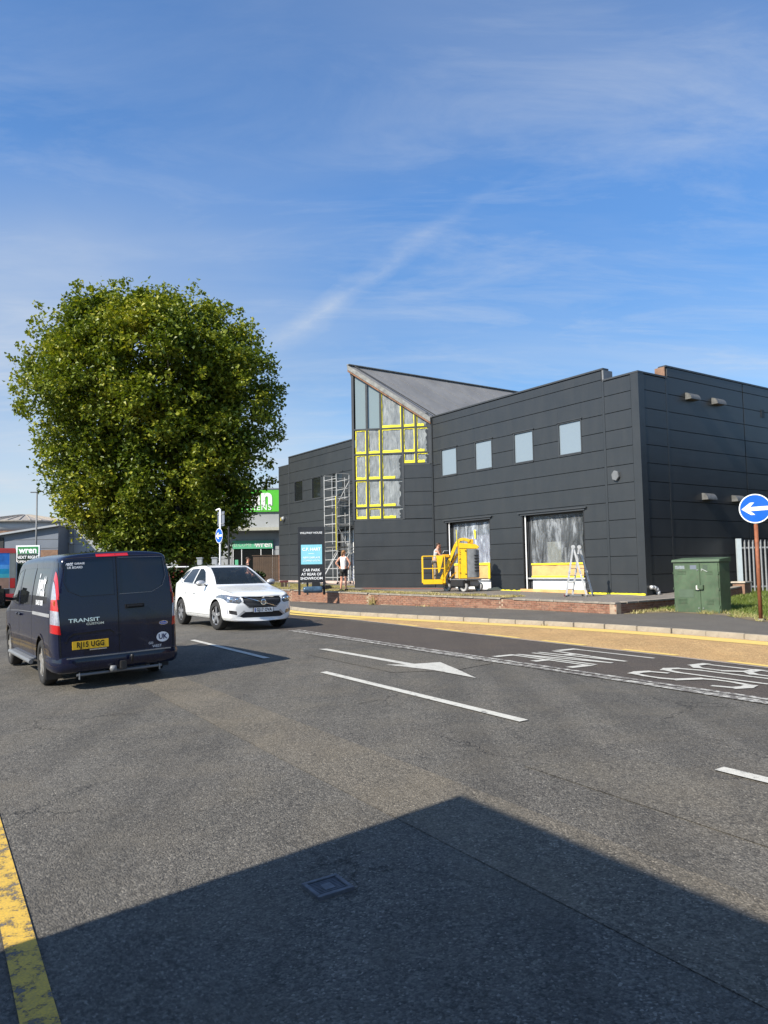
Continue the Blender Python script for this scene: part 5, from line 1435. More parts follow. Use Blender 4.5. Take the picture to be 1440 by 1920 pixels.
def build_van(loc, rz, scale=1.0, tilt=0.0):
    t = thing('panel_van', 'dark navy double cab van seen from behind with a yellow number plate and tow bar', 'van', loc, rz, scale=scale)
    t.rotation_euler = (tilt, 0, rz)
    S = [(2.60, van_sec(0.66, 0.26, 0.92)), (2.50, van_sec(0.84, 0.24, 1.02)), (2.20, van_sec(0.95, 0.24, 1.15)), (1.75, van_sec(0.98, 0.26, 1.27)), (1.25, van_sec(0.985, 0.27, 1.62)),
         (0.80, van_sec(0.985, 0.27, 1.88)), (0.35, van_sec(0.985, 0.27, 1.955)), (-0.8, van_sec(0.985, 0.27, 1.975)), (-2.1, van_sec(0.98, 0.27, 1.965)), (-2.45, van_sec(0.97, 0.27, 1.955, lean=0.02)),
         (-2.60, van_sec(0.945, 0.27, 1.94, lean=0.05)), (-2.66, van_sec(0.90, 0.28, 1.90, top=0.86, lean=0.07))]
    bm = loft_body(S, nx=5, nc=5, cap_n=12, front_bulge=0.05, rear_bulge=0.035)
    pr = Proj(bm)
    XR, XF = -1.65, 1.65
    for x in (XF, XR): arch_cut(bm, x, 0.40, 0.345)
    # side glass
    for s in (1, -1):
        sf = lambda c, n, s=s: c.y * s > 0.6 and c.z > 1.0 and abs(n.x) < 0.8
        for nm, P in (('front_side_window', [(1.30, 1.20), (1.28, 1.36), (0.80, 1.70), (0.42, 1.74), (0.42, 1.16)]), ('sliding_door_window', [(0.28, 1.17), (0.28, 1.755), (-0.80, 1.76), (-0.80, 1.19)]),
                      ('rear_side_window', [(-0.92, 1.19), (-0.92, 1.76), (-2.12, 1.75), (-2.16, 1.24)])):
            fs = cut_planes(bm, poly_planes(P, 'y'), sf); detach(bm, fs, nm, tint_glass, t, inset=0.004)
    fs = cut_planes(bm, poly_planes([(-0.78, 1.28), (0.78, 1.28), (0.66, 1.84), (-0.66, 1.84)], 'x'), lambda c, n: 0.7 < c.x < 1.9 and n.x > 0.1 and n.z > 0.2)
    detach(bm, fs, 'windscreen', tint_glass, t, inset=0.004)
    rear = lambda c, n: c.x < -2.45 and n.x < -0.2
    navy_glass = simple('navy_tinted_glass', (0.005, 0.008, 0.024), 0.08, var=0.05, coat=0.3, spec=0.4)
    for s in (1, -1):
        P = [(0.045 * s, 1.33), (0.55 * s, 1.335), (0.72 * s, 1.42), (0.78 * s, 1.56), (0.745 * s, 1.83), (0.045 * s, 1.845)]
        fs = cut_planes(bm, poly_planes(P, 'x'), rear); detach(bm, fs, 'rear_door_glass', navy_glass, t, inset=0.006)
        pr.line([(0.03 * s, 1.325), (0.55 * s, 1.325), (0.735 * s, 1.41), (0.80 * s, 1.56), (0.765 * s, 1.85), (0.03 * s, 1.865)], 'x', -1, 0.006, 'glass_edge', M['grey_metal'] if s < 0 else seam_m, t, lift=0.003)
        # door outer gap, dark channel beside the lamps
        pr.line([(0.835 * s, 1.86), (0.865 * s, 1.5), (0.885 * s, 0.98), (0.87 * s, 0.47)], 'x', -1, 0.016, 'door_gap', seam_m, t)
        # tall tail lamps wrapping the corner
        K = lambda c, n, s=s: c.x < -2.42 and c.y * s > 0.80 and 0.70 < c.z < 1.80
        def lampcut(nm, P, mt, parent):
            fs = cut_planes(bm, poly_planes([(a * s, b_) for a, b_ in P], 'x') + [(Vector((-2.44, 0, 0)), Vector((1, 0, 0)))], K)
            return detach(bm, fs, nm, mt, parent, inset=-0.004)
        tl = thing('tail_light', None, None); tl.parent = t
        lampcut('red_lens', [(0.86, 0.80), (1.1, 0.86), (1.1, 0.98), (0.875, 0.93)], lamp_red, tl)
        lampcut('clear_lens', [(0.875, 0.93), (1.1, 0.98), (1.1, 1.18), (0.885, 1.13)], lamp_clear, tl)
        lampcut('brake_lens', [(0.885, 1.13), (1.1, 1.18), (1.1, 1.20), (1.1, 1.30), (0.895, 1.30)], lamp_red, tl)
        lampcut('clear_lens', [(0.905, 1.30), (1.1, 1.30), (1.1, 1.68), (0.90, 1.62)], lamp_clear, tl)
        lampcut('red_lens', [(0.865, 1.30), (0.905, 1.30), (0.895, 1.64), (0.865, 1.70)], lamp_red, tl)
        p, n = pr.hit('x', -1, 0.925 * s, 1.25); MB().box((p.x - 0.006, p.y, p.z), (0.012, 0.035, 0.06)).build('indicator_lens', lamp_amber, tl)
        # reflectors in the bumper
        pr.patch([(0.60 * s, 0.365), (0.78 * s, 0.365), (0.78 * s, 0.405), (0.60 * s, 0.405)], 'x', -1, 'reflector', lamp_red, t, lift=0.042)
    # rear door details
    pr.line([(0.0, 1.93), (0.0, 0.47)], 'x', -1, 0.014, 'door_gap', seam_m, t, lift=0.003)
    pr.line([(0.0, 1.895), (0.83, 1.875)], 'x', -1, 0.012, 'door_gap', seam_m, t); pr.line([(0.0, 1.895), (-0.83, 1.875)], 'x', -1, 0.012, 'door_gap', seam_m, t)
    # raised arch above the plate
    a_ = [(0.80, 0.70), (0.76, 0.78), (0.68, 0.82), (0.14, 0.84), (0.08, 0.80)]
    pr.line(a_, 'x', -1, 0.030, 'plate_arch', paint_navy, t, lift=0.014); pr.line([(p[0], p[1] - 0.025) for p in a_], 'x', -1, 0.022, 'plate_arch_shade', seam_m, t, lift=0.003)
    p, n = pr.hit('x', -1, 0.44, 0.63)
    pl = MB().box((p.x - 0.016, 0.44, 0.635), (0.014, 0.54, 0.115)).build('number_plate', plate_y, t)
    vs, fs_ = text_mesh('RJ15 UGG', 0.105, ext=0.001, offset=0.0035, spacing=1.08, sx=0.86)
    MB().add([(p.x - 0.025, 0.44 - v[0], 0.637 + v[1]) for v in vs], fs_).build('plate_lettering', M['black'], pl)
    MB().box((p.x - 0.02, 0.33, 0.560), (0.012, 0.26, 0.016)).build('plate_lamp', chrome, t)
    p, n = pr.hit('x', -1, -0.28, 1.14)
    MB().box((p.x - 0.03, -0.26, 1.14), (0.03, 0.24, 0.032)).build('door_handle', M['black'], t, bevel=0.008)
    MB().box((p.x - 0.012, -0.26, 1.135), (0.02, 0.30, 0.06)).build('handle_recess_shade', seam_m, t)  # dark block behind the handle, shade of its hollow painted in
    pr.text('TRANSIT', 0.075, (0.52, 0.985), 'x', -1, 'model_badge', chrome, t, offset=0.001, sx=1.55, lift=0.006)
    pr.text('CUSTOM', 0.045, (0.36, 0.925), 'x', -1, 'model_badge', chrome, t, offset=0.001, sx=1.45, lift=0.006)
    pr.disc((-0.72, 0.845), 0.075, 'x', -1, 'maker_badge', chrome, t, lift=0.006, ry=0.030)
    pr.disc((-0.72, 0.845), 0.068, 'x', -1, 'maker_badge_field', M['sign_blue'], t, lift=0.008, ry=0.024)
    pr.text('Ford', 0.040, (-0.72, 0.845), 'x', -1, 'maker_lettering', chrome, t, lift=0.011, shear=0.3, sx=1.3)
    pr.disc((-0.70, 0.635), 0.105, 'x', -1, 'oval_sticker', M['sign_white'], t, lift=0.006, ry=0.075)
    pr.text('UK', 0.105, (-0.70, 0.635), 'x', -1, 'sticker_lettering', simple('sticker_navy', (0.02, 0.03, 0.10), 0.5), t, lift=0.010, offset=0.003)
    pr.text('GB\nNEVER\nSURF WEST', 0.042, (-0.60, 0.49), 'x', -1, 'sticker_lettering', M['sign_white'], t, lift=0.006, align='LEFT', line=0.85) if False else None
    pr.text('GO', 0.050, (-0.50, 0.555), 'x', -1, 'sticker_lettering', M['sign_white'], t, lift=0.006)
    pr.text('WEST', 0.055, (-0.60, 0.505), 'x', -1, 'sticker_lettering', M['sign_white'], t, lift=0.006, sx=1.1)
    pr.text('ivett', 0.075, (0.72, 1.80), 'x', -1, 'sticker_lettering', M['sign_white'], t, lift=0.0, offset=0.002, shear=0.3)
    pr.text('GARAGE', 0.038, (0.55, 1.800), 'x', -1, 'sticker_lettering', M['sign_white'], t, lift=0.0, offset=0.001)
    pr.text('UK BOARD', 0.045, (0.62, 1.745), 'x', -1, 'sticker_lettering', M['sign_white'], t, lift=0.0, offset=0.001)
    # brake light in the roof edge, wiper boss
    pr.patch([(0.30, 1.885), (-0.20, 1.885), (-0.20, 1.925), (0.30, 1.925)], 'x', -1, 'high_brake_light', lamp_red, t, lift=0.006)
    # bumper: a deep moulding round the tail
    bmp = MB(); n = 16; pts = []
    P_ = [(-2.15, 0.99), (-2.40, 0.985), (-2.60, 0.95), (-2.705, 0.86), (-2.74, 0.60), (-2.75, 0.30), (-2.755, 0.0)]
    P_ = P_ + [(x, -y) for x, y in P_[-2::-1]]
    prof = [(0.0, 0.475), (0.0, 0.455), (-0.012, 0.42), (-0.012, 0.34), (0.02, 0.27), (0.06, 0.25), (0.12, 0.25)]
    rows_ = []
    for i, (x, y) in enumerate(P_):
        a, b_ = Vector(P_[max(0, i - 1)]), Vector(P_[min(len(P_) - 1, i + 1)]); d = (b_ - a).normalized(); nn = Vector((d.y, -d.x))
        if nn.dot(Vector((x + 1.5, y))) < 0: nn = -nn
        rows_.append([(x - nn.x * q[0], y - nn.y * q[0], q[1]) for q in prof])
    m_ = len(prof); bmp.add([v for r in rows_ for v in r], [(i * m_ + j, i * m_ + j + 1, (i + 1) * m_ + j + 1, (i + 1) * m_ + j) for i in range(len(rows_) - 1) for j in range(m_ - 1)])
    top = [(x, y, 0.475) for x, y in P_] + [(max(-2.60, x + 0.14), y * 0.9, 0.48) for x, y in P_]
    k_ = len(P_); bmp.add(top, [(i, i + 1, i + 1 + k_, i + k_) for i in range(k_ - 1)])
    o = bmp.build('rear_bumper', paint_navy, t); smooth_angle(o, 50)
    MB().span((-2.765, -0.80, 0.455), (-2.74, 0.80, 0.470)).build('bumper_highlight', M['grey_metal'], t)  # grey strip painted in for the highlight along the bumper ledge
    # tow bar
    MB().tube((-2.70, 0.66, 0.215), (-2.70, -0.66, 0.215), 0.020, 10).build('tow_beam', M['grey_metal'], t)
    for y in (0.62, -0.62): MB().box((-2.70, y, 0.20), (0.06, 0.012, 0.09)).build('beam_plate', M['galv'], t)
    MB().box((-2.80, -0.02, 0.30), (0.12, 0.09, 0.12)).build('tow_bracket', M['black'], t, bevel=0.01)
    MB().lathe([(0.0, 0.05), (0.022, 0.045), (0.03, 0.02), (0.02, 0.0), (0.018, -0.06)], 14, c=(-2.88, -0.14, 0.40)).build('tow_ball', M['black'], t, smooth=True)
    MB().lathe([(0.0, -0.06), (0.045, -0.05), (0.05, 0.03), (0.0, 0.05)], 14, c=(-2.80, 0.14, 0.26), axis='y').build('tow_socket', M['grey_metal'], t, smooth=True)
    # sides
    for s in (1, -1):
        pr.patch([(-1.02, 1.045), (-2.40, 1.045), (-2.40, 1.095), (-1.02, 1.095)], 'y', s, 'slider_rail', M['silver_plastic'], t, lift=0.006)
        pr.line([(-0.92, 1.83), (-0.90, 1.1), (-0.92, 0.62), (-0.98, 0.33)], 'y', s, 0.010, 'door_gap', seam_m, t)
        pr.line([(0.36, 1.84), (0.35, 1.1), (0.37, 0.33)], 'y', s, 0.010, 'door_gap', seam_m, t)
        pr.line([(-2.28, 1.86), (-2.32, 1.2), (-2.36, 0.5)], 'y', s, 0.006, 'panel_gap', seam_m, t)
        pr.line([(1.30, 0.34), (1.42, 0.9), (1.42, 1.15)], 'y', s, 0.010, 'door_gap', seam_m, t)
        pr.line([(1.6, 1.02), (0.4, 1.06), (-1.0, 1.08)], 'y', s, 0.010, 'body_crease', M['grey_metal'], t, lift=0.001)
        for x0 in (0.50, 0.18):
            p, n = pr.hit('y', s, x0, 1.0); MB().box((0, 0, 0), (0.20, 0.035, 0.04)).build('door_handle', paint_navy, t, bevel=0.008, loc=p + n * 0.018)
        MB().tube((1.15, s * 1.04, 0.31), (-1.12, s * 1.04, 0.31), 0.035, 10).build('side_step', M['grey_metal'], t)
        MB().span((-1.0, min(s * 0.93, s * 1.05), 0.325), (1.05, max(s * 0.93, s * 1.05), 0.35)).build('step_tread', M['grey_metal'], t)
        mo = MB().box((0, 0, 0), (0.16, 0.23, 0.36)).build('mirror', M['black'], t, bevel=0.07, loc=(1.42, s * 1.17, 1.30))
        MB().box((-0.082, 0, 0.0), (0.006, 0.15, 0.25)).build('mirror_glass', tint_glass, mo, bevel=0.0)
        MB().bar((1.46, s * 0.93, 1.22), (1.44, s * 1.08, 1.25), 0.06, 0.05).build('mirror_arm', M['black'], t)
        # mudflap and flare
        MB().box((XR - 0.42, s * 0.86, 0.27), (0.012, 0.24, 0.30)).build('mudflap', M['black'], t)
        for x in (XF, XR):
            wl = MB(); n = 14; P = [(x + 0.41 * math.cos(math.pi * k / n), 0.34 + 0.41 * math.sin(math.pi * k / n)) for k in range(n + 1)]; k_ = n + 1
            wl.add([(u, s * yy, v) for yy in (0.62, 0.965) for u, v in P], [(i, i + 1, i + 1 + k_, i + k_) for i in range(n)] + [tuple(range(k_))]); wl.build('wheel_well', M['black'], t)
            ln_ = [(x + 0.415 * math.cos(a), 0.345 + 0.415 * math.sin(a)) for a in [math.pi * (k / 16) for k in range(17)]]
            pr.line(ln_, 'y', s, 0.035, 'arch_lip', paint_navy, t, lift=0.010)
            wheel(t, x, s * 0.865, 0.345, 0.225, rim_silver, 5)
    # surfer lettering on the near rear window
    pr.text('ivett', 0.50, (-1.62, 1.50), 'y', 1, 'window_lettering', M['sign_white'], t, lift=0.006, offset=0.010, shear=0.25, sx=0.66)
    pr.text('BOARD RIDER', 0.10, (-1.60, 1.235), 'y', 1, 'window_lettering', M['sign_white'], t, lift=0.006, offset=0.003, sx=0.9)
    MB().span((-2.3, -0.70, 0.26), (2.2, 0.70, 0.60)).build('underbody', M['black'], t)
    MB().tube((-2.66, -0.45, 0.24), (-2.3, -0.45, 0.26), 0.03, 10).build('exhaust', M['grey_metal'], t)
    me = bpy.data.meshes.new('body'); bm.to_mesh(me); me.materials.append(paint_navy); bm.free()
    bo = link('body', me, t); smooth_angle(bo, 40)
    return t

VH = math.atan2(0.828, -0.560)
# rear left wheel stands at RW(...): place the van so that its left rear tyre meets the road there
def place_by_wheel(wx, wy, lx, ly, rz, sc_):
    return (wx - sc_ * (lx * math.cos(rz) - ly * math.sin(rz)), wy - sc_ * (lx * math.sin(rz) + ly * math.cos(rz)))
VS = 1.0
vx, vy = place_by_wheel(-5.42, 12.10, -1.65, 0.92, VH, VS)
VT = -0.040
vz = zr(road_s(-5.42, 12.10)) + 0.005
# rotate about the left wheels: right side rides up with the camber
vz0 = vz + math.sin(-VT) * 0.95
van = build_van((vx, vy, vz0), VH, VS, tilt=VT)
van.scale = (1.0, 0.965, 1.045)

CH = math.atan2(-0.835, 0.55)
CS_ = 1.03
cx0, cy0 = place_by_wheel(-4.55, 20.40, 1.387, -0.93, CH, CS_)
suv = build_suv('estate_car', 'white family SUV with its front wheels turned coming along the far lane', (cx0, cy0, 0.004), CH, paint_white, plate='GJ17 OVA', scale=CS_)

# ---------------------------------------------------------------- people
def skin_mesh(J, E_, root, sub=2):
    """J: name -> (co, radius); returns (verts, faces) of the grown surface"""
    names = list(J); me = bpy.data.meshes.new('figure')
    me.from_pydata([J[n][0] for n in names], [(names.index(a), names.index(b_)) for a, b_ in E_], [])
    o = bpy.data.objects.new('figure', me); COL.objects.link(o)
    md = o.modifiers.new('Skin', 'SKIN'); md.use_smooth_shade = True
    if not me.skin_vertices: pass
    sv = me.skin_vertices[0].data
    for i, n in enumerate(names):
        r = J[n][1]; sv[i].radius = r if isinstance(r, tuple) else (r, r)
        sv[i].use_root = (n == root)
    o.modifiers.new('Sub', 'SUBSURF').levels = sub
    dg = bpy.context.evaluated_depsgraph_get(); dg.update()
    m2 = bpy.data.meshes.new_from_object(o.evaluated_get(dg))
    vs = [tuple(v.co) for v in m2.vertices]; fs = [tuple(p.vertices) for p in m2.polygons]
    bpy.data.objects.remove(o); bpy.data.meshes.remove(me); bpy.data.meshes.remove(m2)
    return vs, fs

def hand_shape(mb, wrist, direction, palm_n, curl=0.5, s=1.0):
    """palm with four unequal fingers and a thumb, appended to mb"""
    d = Vector(direction).normalized(); n = Vector(palm_n); n = (n - d * n.dot(d)).normalized(); sd = d.cross(n)
    w_ = Vector(wrist)
    def pt(a, b_, c): return w_ + d * a * s + sd * b_ * s + n * c * s
    mb.bar(pt(-0.01, 0, 0), pt(0.085, 0, 0.0), 0.078 * s, 0.026 * s, up=tuple(n))
    for k, (off, ln_) in enumerate(((-0.030, 0.070), (-0.010, 0.080), (0.010, 0.075), (0.030, 0.060))):
        a = pt(0.080, off, 0); b_ = pt(0.080 + ln_ * 0.5, off * 1.05, curl * 0.018); c = pt(0.080 + ln_ * (1 - 0.35 * curl), off * 1.05, curl * 0.05)
        mb.tube(a, b_, 0.0095 * s, 6, 0.0085 * s); mb.tube(b_, c, 0.0085 * s, 6, 0.006 * s)
    mb.tube(pt(0.015, -0.035, 0), pt(0.055, -0.065, 0.01), 0.012 * s, 6, 0.010 * s); mb.tube(pt(0.055, -0.065, 0.01), pt(0.085, -0.068, 0.022), 0.010 * s, 6, 0.007 * s)

BODY_E = [('pelvis', 'waist'), ('waist', 'chest'), ('chest', 'nb'), ('nb', 'neck'), ('neck', 'jaw'), ('jaw', 'head'), ('head', 'crown'),
          ('nb', 'shL'), ('shL', 'elL'), ('elL', 'wrL'), ('nb', 'shR'), ('shR', 'elR'), ('elR', 'wrR'),
          ('pelvis', 'hipL'), ('hipL', 'knL'), ('knL', 'caL'), ('caL', 'anL'), ('anL', 'toL'), ('pelvis', 'hipR'), ('hipR', 'knR'), ('knR', 'caR'), ('caR', 'anR'), ('anR', 'toR')]
def figure_joints(**ov):
    J = {'pelvis': ((0, 0, 0.93), (0.13, 0.10)), 'waist': ((0, 0, 1.08), (0.12, 0.09)), 'chest': ((0, 0, 1.27), (0.145, 0.10)), 'nb': ((0, -0.01, 1.42), (0.09, 0.065)),
         'neck': ((0, 0.0, 1.50), 0.052), 'jaw': ((0, 0.025, 1.565), (0.062, 0.070)), 'head': ((0, 0.012, 1.635), (0.076, 0.092)), 'crown': ((0, 0.0, 1.70), (0.060, 0.072)),
         'shL': ((-0.175, 0, 1.395), 0.052), 'elL': ((-0.22, -0.02, 1.12), 0.038), 'wrL': ((-0.22, 0.05, 0.87), 0.026),
         'shR': ((0.175, 0, 1.395), 0.052), 'elR': ((0.22, -0.02, 1.12), 0.038), 'wrR': ((0.22, 0.05, 0.87), 0.026),
         'hipL': ((-0.085, 0, 0.87), 0.085), 'knL': ((-0.095, 0.01, 0.48), 0.052), 'caL': ((-0.098, -0.015, 0.34), 0.053), 'anL': ((-0.10, -0.02, 0.09), 0.034), 'toL': ((-0.115, 0.13, 0.035), 0.032),
         'hipR': ((0.085, 0, 0.87), 0.085), 'knR': ((0.095, 0.01, 0.48), 0.052), 'caR': ((0.098, -0.015, 0.34), 0.053), 'anR': ((0.10, -0.02, 0.09), 0.034), 'toR': ((0.115, 0.13, 0.035), 0.032)}
    for k, v in ov.items(): J[k] = (v, J[k][1]) if not (isinstance(v[0], tuple)) else v
    return J
def person(label, loc, rz, J, top, bottom, legs=0.45, sleeves=0.0, hair='short', hair_m=None, scale=1.0, hands=((0.4, 0.4)), shoes=None, pn=((1, 0, 0), (-1, 0, 0)), look=0.0, seated=False):
    t = thing('person', label, 'person', loc, rz, scale=scale)
    vs, fs = skin_mesh(J, BODY_E, 'pelvis')
    mb = MB(); mb.add(vs, fs)
    for k, (e_, w_) in enumerate((('elL', 'wrL'), ('elR', 'wrR'))):
        a, b_ = Vector(J[e_][0]), Vector(J[w_][0]); hand_shape(mb, b_, b_ - a, pn[k], hands[k])
    hd = Vector(J['head'][0]); jw = Vector(J['jaw'][0]); f = Vector((math.sin(look), math.cos(look), 0)); sx_ = Vector((f.y, -f.x, 0))
    # face: nose, brow, lips, ears
    mb.tube(hd + f * 0.085 + Vector((0, 0, 0.0)), hd + f * 0.112 + Vector((0, 0, -0.035)), 0.009, 6, 0.015)
    mb.bar(hd + f * 0.088 - sx_ * 0.04 + Vector((0, 0, 0.02)), hd + f * 0.088 + sx_ * 0.04 + Vector((0, 0, 0.02)), 0.014, 0.010)
    for s in (1, -1): mb.lathe([(0.0, -0.008), (0.028, -0.006), (0.030, 0.004), (0.0, 0.008)], 10, c=tuple(hd + sx_ * 0.082 * s + Vector((0, 0, -0.01))), axis='x')
    mb.build('body', M['skin'], t, smooth=True)
    for s in (1, -1): MB().lathe([(0.0, -0.008), (0.012, 0.0), (0.0, 0.008)], 8, c=tuple(hd + f * 0.086 + sx_ * 0.032 * s + Vector((0, 0, 0.0)))).build('eye', M['black'], t)
    MB().bar(jw + f * 0.078 - sx_ * 0.022 + Vector((0, 0, 0.0)), jw + f * 0.078 + sx_ * 0.022, 0.012, 0.010).build('mouth', simple('lips', (0.40, 0.12, 0.10), 0.5), t)
    # clothes: the same skeleton, a little thicker
    def g(n, k): c, r = J[n]; r = r if isinstance(r, tuple) else (r, r); return (c, (r[0] + k, r[1] + k))
    JT = {n: g(n, 0.016) for n in ('pelvis', 'waist', 'chest', 'nb')}
    JT['shL'] = (tuple(Vector(J['shL'][0]) * 0.93 + Vector(J['nb'][0]) * 0.07), 0.058); JT['shR'] = (tuple(Vector(J['shR'][0]) * 0.93 + Vector(J['nb'][0]) * 0.07), 0.058)
    JT['hem'] = (tuple(Vector(J['pelvis'][0]) + Vector((0, 0, -0.035))), (0.150, 0.118)) if not seated else (tuple(Vector(J['pelvis'][0]) + Vector((0, 0, -0.01))), (0.14, 0.11))
    ET = [('hem', 'pelvis'), ('pelvis', 'waist'), ('waist', 'chest'), ('chest', 'nb'), ('nb', 'shL'), ('nb', 'shR')]
    if sleeves:
        for s in 'LR':
            a, b_ = Vector(J['sh' + s][0]), Vector(J['el' + s][0]); JT['sl' + s] = (tuple(a + (b_ - a) * sleeves), 0.056); ET.append(('sh' + s, 'sl' + s))
    vs, fs = skin_mesh(JT, ET, 'waist'); MB().add(vs, fs).build('top', top, t, smooth=True)
    JS = {'pelvis': g('pelvis', 0.018), 'hipL': g('hipL', 0.026), 'hipR': g('hipR', 0.026)}; ES = [('pelvis', 'hipL'), ('pelvis', 'hipR')]
    for s in 'LR':
        a, b_ = Vector(J['hip' + s][0]), Vector(J['kn' + s][0]); k = min(1.0, legs * 2)
        JS['th' + s] = (tuple(a + (b_ - a) * k), 0.088 if legs < 0.5 else 0.068); ES.append(('hip' + s, 'th' + s))
        if legs > 0.5: JS['an' + s] = (tuple(Vector(J['an' + s][0]) + Vector((0, 0, 0.03))), 0.055); ES.append(('th' + s, 'an' + s))
    vs, fs = skin_mesh(JS, ES, 'pelvis'); MB().add(vs, fs).build('shorts' if legs < 0.5 else 'trousers', bottom, t, smooth=True)
    hm = hair_m or M['hair']; c = Vector(J['crown'][0]); hb = MB()
    n = 14
    cap_ = hd - f * 0.016 + Vector((0, 0, 0.026))
    R_ = (0.086, 0.100, 0.080)
    vs = []; fs = []
    for i in range(n + 1):
        ph = -0.35 * math.pi / 2 + (math.pi / 2 + 0.35 * math.pi / 2) * i / n
        for k in range(18):
            th = 2 * math.pi * k / 18; rr = 1 + 0.05 * mn.noise(Vector((k * 1.3, i * 1.1, 3)))
            loc_ = sx_ * (R_[0] * math.cos(ph) * math.cos(th) * rr) + f * (R_[1] * math.cos(ph) * math.sin(th) * rr) + Vector((0, 0, R_[2] * math.sin(ph) * rr))
            if math.sin(th) > 0.2 and ph < 0.35: loc_ = loc_ * 0.78
            elif ph < 0: loc_ = loc_ * 0.93
            vs.append(cap_ + loc_)
    for i in range(n):
        for k in range(18): fs.append((i * 18 + k, i * 18 + (k + 1) % 18, (i + 1) * 18 + (k + 1) % 18, (i + 1) * 18 + k))
    hb.add(vs, fs)
    if hair == 'tail':
        hb.tube(hd - f * 0.09 + Vector((0, 0, 0.0)), hd - f * 0.12 + Vector((0, 0, -0.09)), 0.035, 8, 0.03); hb.tube(hd - f * 0.12 + Vector((0, 0, -0.09)), hd - f * 0.10 + Vector((0, 0, -0.17)), 0.03, 8, 0.012)
    hb.build('hair', hm, t, smooth=True)
    for s in 'LR':
        a, b_ = Vector(J['an' + s][0]), Vector(J['to' + s][0])
        sh = MB(); m_ = a * 0.35 + b_ * 0.65; d = (b_ - a); d.z = 0; d.normalize()
        sh.bar(a - d * 0.055 + Vector((0, 0, -0.045)), b_ + d * 0.04 + Vector((0, 0, 0.01)), 0.09, 0.07)
        sh.build('shoe', shoes or M['cloth_dark'], t, bevel=0.02)
    return t

zb = lambda x, y: zt((x, y)) - 0.01
J = figure_joints(elL=(-0.33, -0.06, 1.17), wrL=(-0.17, -0.02, 1.00), elR=(0.31, -0.03, 1.15), wrR=(0.20, 0.07, 0.98), head=(0.015, 0.03, 1.63), knL=(-0.10, 0.02, 0.48), anL=(-0.125, -0.02, 0.09), toL=(-0.15, 0.12, 0.035))
person('woman in a white sleeveless top and dark shorts standing with hands on hips', (-1.85, 33.9, zb(-1.85, 33.9)), rad(-14), J, M['cloth_white'], M['cloth_dark'], legs=0.36, hair='tail', scale=1.04, pn=((0, 1, 0), (0, 1, 0)), look=0.5)
# driver at the wheel of the white car
J = figure_joints(hipL=(-0.10, 0.05, 0.90), hipR=(0.10, 0.05, 0.90), knL=(-0.13, 0.45, 0.93), knR=(0.13, 0.45, 0.93), caL=(-0.13, 0.52, 0.80), caR=(0.13, 0.52, 0.80), anL=(-0.12, 0.62, 0.60), anR=(0.12, 0.62, 0.60), toL=(-0.12, 0.75, 0.62), toR=(0.12, 0.75, 0.62),
                  elL=(-0.24, 0.16, 1.14), wrL=(-0.16, 0.38, 1.22), elR=(0.24, 0.16, 1.14), wrR=(0.16, 0.38, 1.22))
def in_car(lx, ly): 
    c, s_ = math.cos(CH), math.sin(CH); return (cx0 + CS_ * (lx * c - ly * s_), cy0 + CS_ * (lx * s_ + ly * c))
dx_, dy_ = in_car(-0.28, -0.37)
person('driver in a pale top behind the wheel of the white car', (dx_, dy_, -0.20), CH - math.pi / 2, J, M['cloth_grey'], M['cloth_dark'], legs=0.9, hair='short', hair_m=M['hair_dark'], scale=0.98, seated=True, pn=((0, 0, -1), (0, 0, -1)))
sw = MB(); n = 20
for k in range(n):
    a, b_ = 2 * math.pi * k / n, 2 * math.pi * (k + 1) / n
    sw.tube((0.0, 0.18 * math.cos(a), 0.18 * math.sin(a)), (0.0, 0.18 * math.cos(b_), 0.18 * math.sin(b_)), 0.014, 6)
sw.bar((0, -0.17, 0), (0, 0.17, 0), 0.03, 0.02); sw.bar((0, 0, 0), (0.2, 0, -0.1), 0.05, 0.05)
o = sw.build('steering_wheel', M['black'], suv, loc=(0.20, -0.37, 1.03)); o.rotation_euler = (0, 0.35, 0)
# someone walking past the shop entrance, behind the white car
J = figure_joints(knL=(-0.09, 0.14, 0.50), caL=(-0.09, 0.08, 0.35), anL=(-0.09, 0.10, 0.09), toL=(-0.10, 0.25, 0.04), knR=(0.09, 0.02, 0.48), anR=(0.09, -0.18, 0.12), toR=(0.10, -0.05, 0.04), wrL=(-0.23, -0.12, 0.88), wrR=(0.23, 0.18, 0.92))
person('short-haired passer-by whose head shows above the white car', (-6.68, 37.0, 0.44), rad(-75), J, M['cloth_dark'], M['cloth_dark'], legs=0.9, sleeves=0.6, hair_m=M['hair_dark'], scale=1.03)

# ================================================================ STREET FURNITURE
# ---- arrow signs
def arrow_plate(parent, r, zc, y=-0.05, th=0.004):
    """round blue plate with a white arrow pointing left, facing -y"""
    MB().lathe([(0.0, 0.0), (r, 0.0), (r, th), (0.0, th)], 48, c=(0, y, zc), axis='y').build('sign_plate', M['grey_metal'], parent)
    MB().lathe([(r * 0.93, -0.001), (r, -0.001), (r, -0.003), (r * 0.93, -0.003)], 48, c=(0, y, zc), axis='y', cap=False).build('white_border', M['sign_white'], parent)
    MB().lathe([(0.0, -0.0015), (r * 0.93, -0.0015)], 48, c=(0, y, zc), axis='y', cap=False).build('blue_face', M['sign_blue'], parent)
    P = [(-0.84, 0.0), (-0.28, 0.42), (-0.02, 0.42), (-0.30, 0.12), (0.80, 0.12), (0.80, -0.15), (-0.30, -0.15), (-0.02, -0.42), (-0.28, -0.42)]
    c, s_ = math.cos(rad(2)), math.sin(rad(2))
    P = [((u * c - v * s_) * r, (u * s_ + v * c) * r) for u, v in P]
    MB().prism(P, 0.0, 0.001, mp=lambda u, v, w_: (u, y - 0.004 - w_, zc + v)).build('white_arrow', M['sign_white'], parent)
